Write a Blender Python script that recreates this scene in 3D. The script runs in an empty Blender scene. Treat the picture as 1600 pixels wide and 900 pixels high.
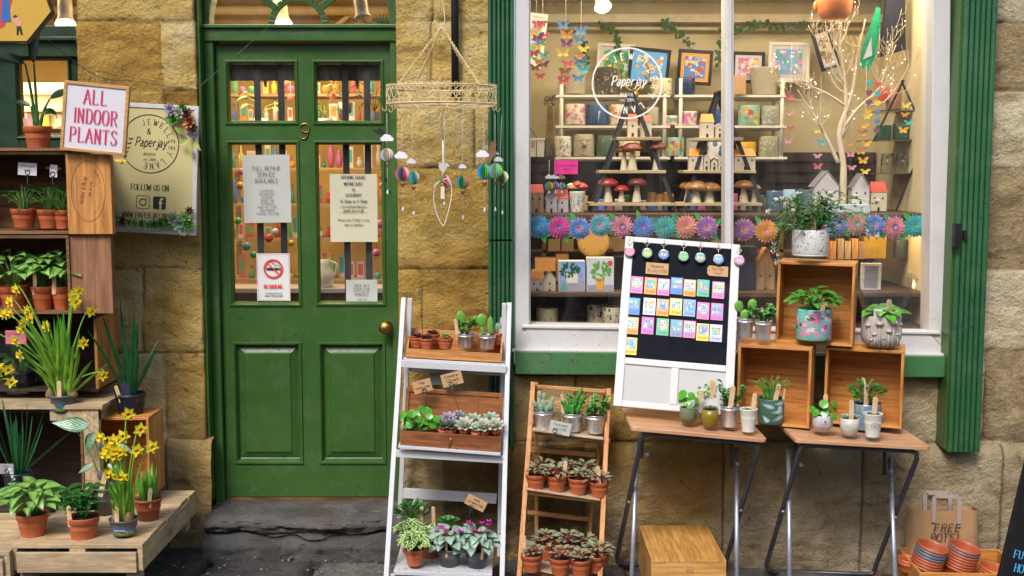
import bpy, math, random
from mathutils import Vector, Matrix, noise
R = math.radians
sin, cos, pi = math.sin, math.cos, math.pi
C = bpy.context.scene.collection
sc = bpy.context.scene
# ------------------------------------------------------------------ camera, light, exposure
FPX = 1850.0                       # focal length in photo pixels (1600 wide)
CAM = Vector((0.0, -5.2, 1.66))
PITCH = R(5.8)
cd = bpy.data.cameras.new('camera'); cam = bpy.data.objects.new('camera', cd); C.objects.link(cam)
cd.lens = 36 * FPX / 1600; cd.sensor_width = 36; cd.clip_start = 0.05; cd.clip_end = 500
cam.location = CAM; cam.rotation_euler = (R(90) - PITCH, 0, 0)
sc.camera = cam
w = bpy.data.worlds.new('World'); sc.world = w; w.use_nodes = True
nt = w.node_tree; bg = nt.nodes['Background']
sky = nt.nodes.new('ShaderNodeTexSky'); sky.sky_type = 'NISHITA'; sky.sun_disc = False
SUN_EL, SUN_AZ = R(48), R(203)     # azimuth clockwise from +Y
sky.sun_elevation = SUN_EL; sky.sun_rotation = SUN_AZ
sky.air_density = 1.0; sky.dust_density = 3.0; sky.ozone_density = 1.0
nt.links.new(sky.outputs[0], bg.inputs[0]); bg.inputs[1].default_value = 0.145
sd = bpy.data.lights.new('sun', 'SUN'); so = bpy.data.objects.new('sun', sd); C.objects.link(so)
sd.energy = 1.9; sd.angle = R(18); sd.color = (1.0, 0.96, 0.91)
so.rotation_euler = (R(90) - SUN_EL, 0, pi - SUN_AZ + pi) if False else Vector((sin(SUN_AZ) * cos(SUN_EL), cos(SUN_AZ) * cos(SUN_EL), sin(SUN_EL))).to_track_quat('Z', 'Y').to_euler()
sc.view_settings.view_transform = 'Standard'; sc.view_settings.look = 'None'
sc.view_settings.gamma = 1; sc.view_settings.use_curve_mapping = False
sc.view_settings.exposure = 0.55
sc.render.engine = 'CYCLES'
sc.cycles.max_bounces = 8; sc.cycles.transparent_max_bounces = 16
sc.cycles.diffuse_bounces = 3; sc.cycles.glossy_bounces = 3; sc.cycles.transmission_bounces = 6
sc.cycles.caustics_reflective = False; sc.cycles.caustics_refractive = False
sc.cycles.use_denoising = True; sc.cycles.sample_clamp_indirect = 4.0
FW = Vector((0, cos(PITCH), -sin(PITCH))); UPV = Vector((0, sin(PITCH), cos(PITCH)))
def P(px, py, y):
 """world point at depth y seen at photo pixel (px, py): used to measure real positions off the photo"""
 d = Vector(((px - 800) / FPX, 0, 0)) + FW + UPV * ((450 - py) / FPX)
 return CAM + d * ((y - CAM.y) / d.y)
def U(py, y):
 """metres per photo pixel at that depth"""
 d = FW + UPV * ((450 - py) / FPX)
 return (y - CAM.y) / d.y / FPX
# ------------------------------------------------------------------ mesh builder
class MB:
 def __init__(s): s.v = []; s.f = []; s.m = []; s.sm = []; s.uv = []; s.M = Matrix(); s.mi = 0
 def add(s, vs, fs, smooth=False, uvs=None):
  b = len(s.v)
  M = s.M
  s.v += [M @ Vector(p) for p in vs]
  s.uv += list(uvs) if uvs else [(0.5, 0.5)] * len(vs)
  for f in fs:
   s.f.append([i + b for i in f]); s.m.append(s.mi); s.sm.append(smooth)
  return s
 def box(s, c, d, rz=0, ry=0, rx=0):
  x, y, z = d[0] / 2, d[1] / 2, d[2] / 2
  T = Matrix.Translation(c) @ Matrix.Rotation(rz, 4, 'Z') @ Matrix.Rotation(ry, 4, 'Y') @ Matrix.Rotation(rx, 4, 'X')
  vs = [T @ Vector((a * x, b * y, e * z)) for a in (-1, 1) for b in (-1, 1) for e in (-1, 1)]
  return s.add(vs, [(0, 1, 3, 2), (4, 6, 7, 5), (0, 4, 5, 1), (2, 3, 7, 6), (0, 2, 6, 4), (1, 5, 7, 3)])
 def b6(s, x0, x1, y0, y1, z0, z1):
  return s.box(((x0 + x1) / 2, (y0 + y1) / 2, (z0 + z1) / 2), (x1 - x0, y1 - y0, z1 - z0))
 def bar(s, a, b, wx, wy, side=None):
  """square bar from a to b"""
  a = Vector(a); b = Vector(b); d = (b - a).normalized()
  sd = Vector(side) if side else Vector((1, 0, 0))
  sd = (sd - d * sd.dot(d)).normalized(); up = d.cross(sd)
  vs = []
  for p in (a, b):
   for i, j in ((-1, -1), (1, -1), (1, 1), (-1, 1)):
    vs.append(p + sd * i * wx / 2 + up * j * wy / 2)
  return s.add(vs, [(3, 2, 1, 0), (4, 5, 6, 7), (0, 1, 5, 4), (1, 2, 6, 5), (2, 3, 7, 6), (3, 0, 4, 7)])
 def tube(s, pts, r, n=6, caps=True, closed=False):
  pts = [Vector(p) for p in pts]; k = len(pts)
  rr = r if isinstance(r, (list, tuple)) else [r] * k
  vs = []; uvs = []; prev = None
  for i, p in enumerate(pts):
   if closed: t = pts[(i + 1) % k] - pts[i - 1]
   else: t = pts[min(i + 1, k - 1)] - pts[max(i - 1, 0)]
   if t.length < 1e-9: t = Vector((0, 0, 1))
   t.normalize()
   if prev is None:
    a = Vector((0, 0, 1)) if abs(t.z) < .9 else Vector((1, 0, 0))
    a = a.cross(t).normalized()
   else:
    a = prev - t * prev.dot(t)
    a = a.normalized() if a.length > 1e-6 else Vector((1, 0, 0))
   prev = a; b = t.cross(a)
   for j in range(n):
    q = 2 * pi * j / n
    vs.append(p + (a * cos(q) + b * sin(q)) * rr[i]); uvs.append((j / n, i / max(k - 1, 1)))
  fs = []
  for i in range(k if closed else k - 1):
   i2 = (i + 1) % k
   for j in range(n):
    j2 = (j + 1) % n
    fs.append((i * n + j, i * n + j2, i2 * n + j2, i2 * n + j))
  if caps and not closed:
   fs.append(tuple(range(n))[::-1]); fs.append(tuple((k - 1) * n + j for j in range(n)))
  return s.add(vs, fs, True, uvs)
 def lathe(s, prof, n=24, c=(0, 0, 0), smooth=True, sx=1, sy=1):
  vs = []; uvs = []; k = len(prof); L = [0]
  for i in range(1, k): L.append(L[-1] + math.hypot(prof[i][0] - prof[i - 1][0], prof[i][1] - prof[i - 1][1]))
  for i, (r, z) in enumerate(prof):
   for j in range(n + 1):
    q = 2 * pi * j / n - pi / 2
    vs.append((c[0] + cos(q) * r * sx, c[1] + sin(q) * r * sy, c[2] + z)); uvs.append((j / n, L[i] / (L[-1] or 1)))
  fs = []
  m = n + 1
  for i in range(k - 1):
   for j in range(n):
    fs.append((i * m + j, i * m + j + 1, (i + 1) * m + j + 1, (i + 1) * m + j))
  return s.add(vs, fs, smooth, uvs)
 def ball(s, c, r, n=10, k=6, sx=1, sy=1, sz=1):
  return s.lathe([(max(sin(pi * i / k), 1e-4) * r, -cos(pi * i / k) * r * sz) for i in range(k + 1)], n, c, True, sx, sy)
 def prism(s, pts, y0, y1):
  """outline in XZ, extruded from y0 (front) to y1"""
  k = len(pts)
  vs = [(a, y0, b) for a, b in pts] + [(a, y1, b) for a, b in pts]
  fs = [tuple(range(k)), tuple(range(2 * k - 1, k - 1, -1))]
  fs += [(i, i + k, (i + 1) % k + k, (i + 1) % k) for i in range(k)]
  return s.add(vs, fs)
 def loft(s, x0, x1, z0, z1, steps, cap=True, back=False):
  """nested rectangles: steps = [(inset, y)], mouldings and raised panels"""
  vs = []
  for ins, y in steps:
   vs += [(x0 + ins, y, z0 + ins), (x1 - ins, y, z0 + ins), (x1 - ins, y, z1 - ins), (x0 + ins, y, z1 - ins)]
  fs = []
  for i in range(len(steps) - 1):
   for j in range(4):
    fs.append((i * 4 + j, i * 4 + (j + 1) % 4, i * 4 + 4 + (j + 1) % 4, i * 4 + 4 + j))
  if cap:
   b = (len(steps) - 1) * 4; fs.append((b, b + 1, b + 2, b + 3))
  return s.add(vs, fs)
 def leaf(s, base, d, up, L, W, shape='ovate', droop=.5, fold=.15, n=6, curl=0):
  d = Vector(d).normalized(); up = Vector(up); up = up - d * up.dot(d)
  up = up.normalized() if up.length > 1e-5 else d.orthogonal().normalized()
  side = d.cross(up)
  p = Vector(base); vs = []; uvs = []; fs = []
  st = L / n
  for i in range(n + 1):
   t = i / n
   a = droop * t
   dd = d * cos(a) - up * sin(a); uu = up * cos(a) + d * sin(a)
   if i: p = p + dd * st
   if shape == 'ovate': wd = sin(pi * min(t, 1) ** .75) * (1 - .25 * t)
   elif shape == 'heart': wd = (min(1, t * 6 + .62) if t < .25 else 1.0) * (1 - ((t - .12) / .88) ** 1.7 if t > .12 else 1)
   elif shape == 'round': wd = math.sqrt(max(0, 1 - (2 * t - 1) ** 2))
   elif shape == 'strap': wd = min(1, .5 + t * 2) * (1 - max(0, t - .75) / .25 * .92)
   elif shape == 'lance': wd = (.35 + .65 * sin(pi * min(1, t * 1.1 + .15))) * (1 - t) ** .4
   elif shape == 'point': wd = (1 - t) ** .6 * (.6 + t)
   elif shape == 'spat': wd = (.25 + .9 * t) * (1 - t ** 6 * .8) if t < 1 else .1
   else: wd = 1
   wd = max(wd, .02) * W / 2
   vs += [p - side * wd + uu * wd * fold * 2, p, p + side * wd + uu * wd * fold * 2]
   uvs += [(0, t), (.5, t), (1, t)]
  for i in range(n):
   b = i * 3
   fs += [(b, b + 1, b + 4, b + 3), (b + 1, b + 2, b + 5, b + 4)]
  return s.add(vs, fs, True, uvs)
 def build(s, name, mats, parent=None, bevel=0, loc=None, rot=None):
  me = bpy.data.meshes.new(name)
  me.from_pydata([tuple(p) for p in s.v], [], s.f)
  if not isinstance(mats, (list, tuple)): mats = [mats]
  for m in mats: me.materials.append(m)
  me.polygons.foreach_set('material_index', s.m); me.polygons.foreach_set('use_smooth', s.sm)
  ul = me.uv_layers.new(name='UVMap')
  li = [0] * len(me.loops); me.loops.foreach_get('vertex_index', li)
  flat = []
  for i in li: flat += s.uv[i]
  ul.data.foreach_set('uv', flat)
  me.update()
  o = bpy.data.objects.new(name, me); C.objects.link(o)
  if parent: o.parent = parent
  if loc is not None: o.location = loc
  if rot is not None: o.rotation_euler = rot
  if bevel:
   b = o.modifiers.new('bevel', 'BEVEL'); b.width = bevel; b.segments = 2; b.limit_method = 'ANGLE'; b.angle_limit = R(50)
  return o
def thing(name, label, cat, loc=(0, 0, 0), rot=(0, 0, 0), group=None):
 o = bpy.data.objects.new(name, None); C.objects.link(o); o.empty_display_size = .05
 o.location = loc; o.rotation_euler = rot; o['label'] = label; o['category'] = cat
 if group: o['group'] = group
 return o
def tag(o, label, cat, group=None):
 o['label'] = label; o['category'] = cat
 if group: o['group'] = group
 return o
# ------------------------------------------------------------------ materials
MC = {}
def nn(nt, t, **k):
 n = nt.nodes.new(t)
 for a, b in k.items():
  if a in n.inputs: n.inputs[a].default_value = b
  else: setattr(n, a, b)
 return n
def base(name):
 m = bpy.data.materials.new(name); m.use_nodes = True
 nt = m.node_tree; return m, nt, nt.nodes['Principled BSDF']
def c4(c): return (c[0], c[1], c[2], 1)
def ramp(nt, fac, stops, interp='LINEAR'):
 r = nt.nodes.new('ShaderNodeValToRGB'); r.color_ramp.interpolation = interp
 e = r.color_ramp.elements
 while len(e) < len(stops): e.new(.5)
 for x, (p, c) in zip(e, stops): x.position = p; x.color = c4(c) if len(c) == 3 else c
 nt.links.new(fac, r.inputs[0]); return r.outputs[0]
def mixc(nt, fac, a, b, mode='MIX'):
 m = nt.nodes.new('ShaderNodeMix'); m.data_type = 'RGBA'; m.blend_type = mode
 for i, v in ((0, fac), (6, a), (7, b)):
  if isinstance(v, (int, float)): m.inputs[i].default_value = v
  elif isinstance(v, (tuple, list)): m.inputs[i].default_value = c4(v)
  else: nt.links.new(v, m.inputs[i])
 return m.outputs[2]
def math_(nt, op, a, b=0.0, clamp=False):
 m = nt.nodes.new('ShaderNodeMath'); m.operation = op; m.use_clamp = clamp
 for i, v in ((0, a), (1, b)):
  if isinstance(v, (int, float)): m.inputs[i].default_value = v
  else: nt.links.new(v, m.inputs[i])
 return m.outputs[0]
def coords(nt, kind='Object', scale=(1, 1, 1)):
 t = nt.nodes.new('ShaderNodeTexCoord'); mp = nt.nodes.new('ShaderNodeMapping')
 mp.inputs['Scale'].default_value = scale
 nt.links.new(t.outputs[kind], mp.inputs[0]); return mp.outputs[0]
def noise_(nt, co, scale, detail=4, rough=.55, dist=0):
 n = nn(nt, 'ShaderNodeTexNoise'); n.inputs['Scale'].default_value = scale; n.inputs['Detail'].default_value = detail
 n.inputs['Roughness'].default_value = rough; n.inputs['Distortion'].default_value = dist
 nt.links.new(co, n.inputs['Vector']); return n.outputs['Fac']
def bump_(nt, bs, h, strength=.3, dist=.01):
 b = nt.nodes.new('ShaderNodeBump'); b.inputs['Strength'].default_value = strength; b.inputs['Distance'].default_value = dist
 nt.links.new(h, b.inputs['Height']); nt.links.new(b.outputs[0], bs.inputs['Normal'])
def mul(c, k): return tuple(min(1, x * k) for x in c)
def plain(name, col, rough=.5, var=.12, vs=18, metal=0, bump=.0, bs=120, dirt=None, coat=0, sheen=0):
 """one base colour with uneven tone, optional dirt blotches and fine bump"""
 if name in MC: return MC[name]
 m, nt, b = base(name)
 co = coords(nt)
 n = noise_(nt, co, vs, 5)
 col_o = ramp(nt, n, [(.3, mul(col, 1 - var)), (.7, mul(col, 1 + var))])
 if dirt:
  d = noise_(nt, co, dirt[1], 6, .65)
  f = ramp(nt, d, [(dirt[2], (0, 0, 0)), (dirt[2] + .09, (1, 1, 1))])
  col_o = mixc(nt, f, col_o, dirt[0])
 nt.links.new(col_o, b.inputs['Base Color'])
 b.inputs['Metallic'].default_value = metal
 r = ramp(nt, noise_(nt, co, vs * 2.3, 3), [(.3, (max(0, rough - .08),) * 3), (.7, (min(1, rough + .1),) * 3)])
 nt.links.new(r, b.inputs['Roughness'])
 b.inputs['Coat Weight'].default_value = coat
 if bump: bump_(nt, b, noise_(nt, co, bs, 5, .6), bump, .004)
 MC[name] = m; return m
def wood(name, c1, c2, axis='x', rough=.6, scale=1, knots=True, grey=None):
 if name in MC: return MC[name]
 m, nt, b = base(name)
 sv = {'x': (1.2, 14, 14), 'z': (14, 14, 1.2), 'y': (14, 1.2, 14)}[axis]
 co = coords(nt, 'Object', tuple(a * scale for a in sv))
 n1 = noise_(nt, co, 1.6, 5, .6, 1.4)
 wv = nn(nt, 'ShaderNodeTexNoise'); wv.inputs['Scale'].default_value = 7; wv.inputs['Detail'].default_value = 6
 wv.inputs['Roughness'].default_value = .7; nt.links.new(co, wv.inputs['Vector'])
 f = math_(nt, 'ADD', math_(nt, 'MULTIPLY', n1, .65), math_(nt, 'MULTIPLY', wv.outputs['Fac'], .4))
 col = ramp(nt, f, [(.34, mul(c2, .75)), (.45, c2), (.56, c1), (.7, mul(c1, 1.12))])
 # growth rings in bands
 wt = nn(nt, 'ShaderNodeTexWave'); wt.inputs['Scale'].default_value = .9; wt.inputs['Distortion'].default_value = 5; wt.inputs['Detail'].default_value = 2
 wt.bands_direction = {'x': 'Z', 'z': 'X', 'y': 'X'}[axis]
 nt.links.new(co, wt.inputs['Vector'])
 col = mixc(nt, math_(nt, 'MULTIPLY', wt.outputs['Fac'], .35), col, mul(c2, .8))
 if knots:
  vo = nn(nt, 'ShaderNodeTexVoronoi'); vo.inputs['Scale'].default_value = 5.5
  co2 = coords(nt, 'Object', {'x': (.55, 1, 1.6), 'z': (1.6, 1, .55), 'y': (1.6, .55, 1)}[axis]); nt.links.new(co2, vo.inputs['Vector'])
  k = ramp(nt, vo.outputs['Distance'], [(.035, (1, 1, 1)), (.075, (0, 0, 0))])
  col = mixc(nt, math_(nt, 'MULTIPLY', k, .6), col, mul(c2, .35))
 if grey:
  g = ramp(nt, noise_(nt, coords(nt), 4.5, 6, .7), [(.42, (0, 0, 0)), (.62, (1, 1, 1))])
  col = mixc(nt, math_(nt, 'MULTIPLY', g, .75), col, grey)
 nt.links.new(col, b.inputs['Base Color']); b.inputs['Roughness'].default_value = rough
 bump_(nt, b, f, .35, .003)
 MC[name] = m; return m
def leafm(name, c, tip=None, stripe=None, edge=None, vein=None, rough=.35, sub=.0, blot=None, back=None):
 """leaf material on leaf UVs: u across, v along"""
 if name in MC: return MC[name]
 m, nt, b = base(name)
 uv = nn(nt, 'ShaderNodeTexCoord').outputs['UV']
 sp = nt.nodes.new('ShaderNodeSeparateXYZ'); nt.links.new(uv, sp.inputs[0])
 u, v = sp.outputs[0], sp.outputs[1]
 au = math_(nt, 'ABSOLUTE', math_(nt, 'SUBTRACT', u, .5))     # 0 mid, .5 edge
 geo = coords(nt)
 n = noise_(nt, geo, 30, 3)
 col = ramp(nt, n, [(.3, mul(c, .62)), (.7, mul(c, 1.35))])
 if tip: col = mixc(nt, ramp(nt, v, [(.45, (0, 0, 0)), (.95, (1, 1, 1))]), col, tip)
 if vein:
  ln = math_(nt, 'SUBTRACT', v, math_(nt, 'MULTIPLY', au, .8))
  fr = math_(nt, 'SINE', math_(nt, 'MULTIPLY', ln, 44))
  f = ramp(nt, fr, [(.72, (0, 0, 0)), (.95, (1, 1, 1))])
  mid = ramp(nt, au, [(.03, (1, 1, 1)), (.06, (0, 0, 0))])
  f2 = mixc(nt, 1.0, f, mid, 'LIGHTEN')
  col = mixc(nt, math_(nt, 'MULTIPLY', f2, .5), col, vein)
 if stripe:   # (colour, frequency, lo, hi, chevron slant)
  ln = math_(nt, 'SUBTRACT', v, math_(nt, 'MULTIPLY', au, stripe[4])) if stripe[1] else au
  fr = math_(nt, 'SINE', math_(nt, 'MULTIPLY', ln, stripe[1])) if stripe[1] else au
  f = ramp(nt, fr, [(stripe[2], (0, 0, 0)), (stripe[3], (1, 1, 1))])
  col = mixc(nt, f, col, stripe[0])
 if blot:
  f = ramp(nt, noise_(nt, geo, blot[1], 4), [(blot[2], (0, 0, 0)), (blot[2] + .06, (1, 1, 1))])
  col = mixc(nt, f, col, blot[0])
 if edge:
  f = ramp(nt, math_(nt, 'ADD', au, math_(nt, 'MULTIPLY', noise_(nt, geo, 60, 2), .2)), [(edge[1], (0, 0, 0)), (edge[1] + .05, (1, 1, 1))])
  col = mixc(nt, f, col, edge[0])
 nt.links.new(col, b.inputs['Base Color'])
 b.inputs['Roughness'].default_value = rough
 tr = nt.nodes.new('ShaderNodeBsdfTranslucent'); nt.links.new(col, tr.inputs[0])
 ms = nt.nodes.new('ShaderNodeMixShader'); ms.inputs[0].default_value = .22
 out = nt.nodes['Material Output']
 nt.links.new(b.outputs[0], ms.inputs[1]); nt.links.new(tr.outputs[0], ms.inputs[2]); nt.links.new(ms.outputs[0], out.inputs[0])
 MC[name] = m; return m
def spots(name, c, layers, rough=.4, co='UV', scl=None, metal=0, bump=0):
 """printed pattern: layers of (colour, voronoi scale, radius, seed)"""
 if name in MC: return MC[name]
 m, nt, b = base(name)
 scl = scl or ((2.4, 1, 1) if co == 'UV' else (1, 1, 1))
 col = c4(c); cur = None
 for (lc, s, r, seed) in layers:
  vec = coords(nt, co, scl)
  mp = vec.node; mp.inputs['Location'].default_value = (seed * 1.7, seed * .9, seed * .3)
  nz = nt.nodes.new('ShaderNodeTexNoise'); nz.inputs['Scale'].default_value = s * 1.3; nt.links.new(vec, nz.inputs['Vector'])
  v2 = nt.nodes.new('ShaderNodeMix'); v2.data_type = 'VECTOR'; v2.inputs[0].default_value = .1
  nt.links.new(vec, v2.inputs[4]); nt.links.new(nz.outputs['Color'], v2.inputs[5])
  vo = nn(nt, 'ShaderNodeTexVoronoi'); vo.inputs['Scale'].default_value = s; nt.links.new(v2.outputs[1], vo.inputs['Vector'])
  f = ramp(nt, vo.outputs['Distance'], [(max(0, r - .03), (1, 1, 1)), (r, (0, 0, 0))])
  cur = mixc(nt, f, cur if cur else c, lc)
 nt.links.new(cur, b.inputs['Base Color']); b.inputs['Roughness'].default_value = rough; b.inputs['Metallic'].default_value = metal
 if bump: bump_(nt, b, f, bump, .003)
 MC[name] = m; return m
def paint(name, col, rough=.36, chip=(.02, .03, .03), thr=.62, var=.16, dust=.12):
 """old gloss paint: brush marks along the grain, dusty film, clustered chips"""
 m, nt, b = base(name); co = coords(nt); cz = coords(nt, 'Object', (9, 9, .8))
 st = noise_(nt, cz, 14, 5, .7); big = noise_(nt, co, 2.6, 5, .6)
 c = ramp(nt, math_(nt, 'ADD', math_(nt, 'MULTIPLY', st, .4), math_(nt, 'MULTIPLY', big, .6)), [(.34, mul(col, 1 - var)), (.66, mul(col, 1 + var))])
 d = ramp(nt, noise_(nt, co, 7, 7, .75), [(.5, (0, 0, 0)), (.72, (1, 1, 1))])
 c = mixc(nt, math_(nt, 'MULTIPLY', d, dust), c, (.30, .29, .24))
 k = math_(nt, 'MULTIPLY', ramp(nt, noise_(nt, co, 55, 5, .7), [(thr, (0, 0, 0)), (thr + .02, (1, 1, 1))]), ramp(nt, noise_(nt, co, 3.3, 3), [(.47, (0, 0, 0)), (.56, (1, 1, 1))]))
 c = mixc(nt, k, c, chip); nt.links.new(c, b.inputs['Base Color'])
 nt.links.new(ramp(nt, big, [(.3, (rough - .07,) * 3), (.7, (rough + .14,) * 3)]), b.inputs['Roughness'])
 bump_(nt, b, math_(nt, 'SUBTRACT', math_(nt, 'ADD', math_(nt, 'MULTIPLY', st, .5), noise_(nt, co, 30, 3)), k), .28, .004)
 return m
def glassm(name, tint=(1, 1, 1), rough=.0, fac=1.0, smear=False):
 if name in MC: return MC[name]
 m = bpy.data.materials.new(name); m.use_nodes = True; nt = m.node_tree
 nt.nodes.remove(nt.nodes['Principled BSDF'])
 t = nt.nodes.new('ShaderNodeBsdfTransparent'); t.inputs[0].default_value = c4(tint)
 g = nt.nodes.new('ShaderNodeBsdfGlossy'); g.inputs['Roughness'].default_value = rough
 fr = nt.nodes.new('ShaderNodeFresnel')
 # thin sheet: the same weak mirror from both sides
 ge = nt.nodes.new('ShaderNodeNewGeometry'); nt.links.new(math_(nt, 'SUBTRACT', 1.5, math_(nt, 'MULTIPLY', ge.outputs['Backfacing'], .8333)), fr.inputs[0])
 f = math_(nt, 'MULTIPLY', fr.outputs[0], fac)
 ms = nt.nodes.new('ShaderNodeMixShader')
 nt.links.new(f, ms.inputs[0]); nt.links.new(t.outputs[0], ms.inputs[1]); nt.links.new(g.outputs[0], ms.inputs[2])
 o_ = ms.outputs[0]
 if smear:
  df = nt.nodes.new('ShaderNodeBsdfDiffuse'); df.inputs[0].default_value = (.8, .8, .78, 1)
  co = coords(nt); n1 = noise_(nt, coords(nt, 'Object', (1, 1, .35)), 3.5, 6, .7, 1.5)
  v = ramp(nt, n1, [(.42, (.004,) * 3), (.75, (.075,) * 3)])
  v = mixc(nt, ramp(nt, noise_(nt, co, 160, 2), [(.74, (0, 0, 0)), (.78, (.25,) * 3)]), v, (.3, .3, .3))
  m2 = nt.nodes.new('ShaderNodeMixShader'); nt.links.new(v, m2.inputs[0]); nt.links.new(o_, m2.inputs[1]); nt.links.new(df.outputs[0], m2.inputs[2]); o_ = m2.outputs[0]
 nt.links.new(o_, nt.nodes['Material Output'].inputs[0])
 MC[name] = m; return m
def emis(name, col, s):
 if name in MC: return MC[name]
 m, nt, b = base(name)
 b.inputs['Base Color'].default_value = c4(col); b.inputs['Emission Color'].default_value = c4(col); b.inputs['Emission Strength'].default_value = s
 MC[name] = m; return m
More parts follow.
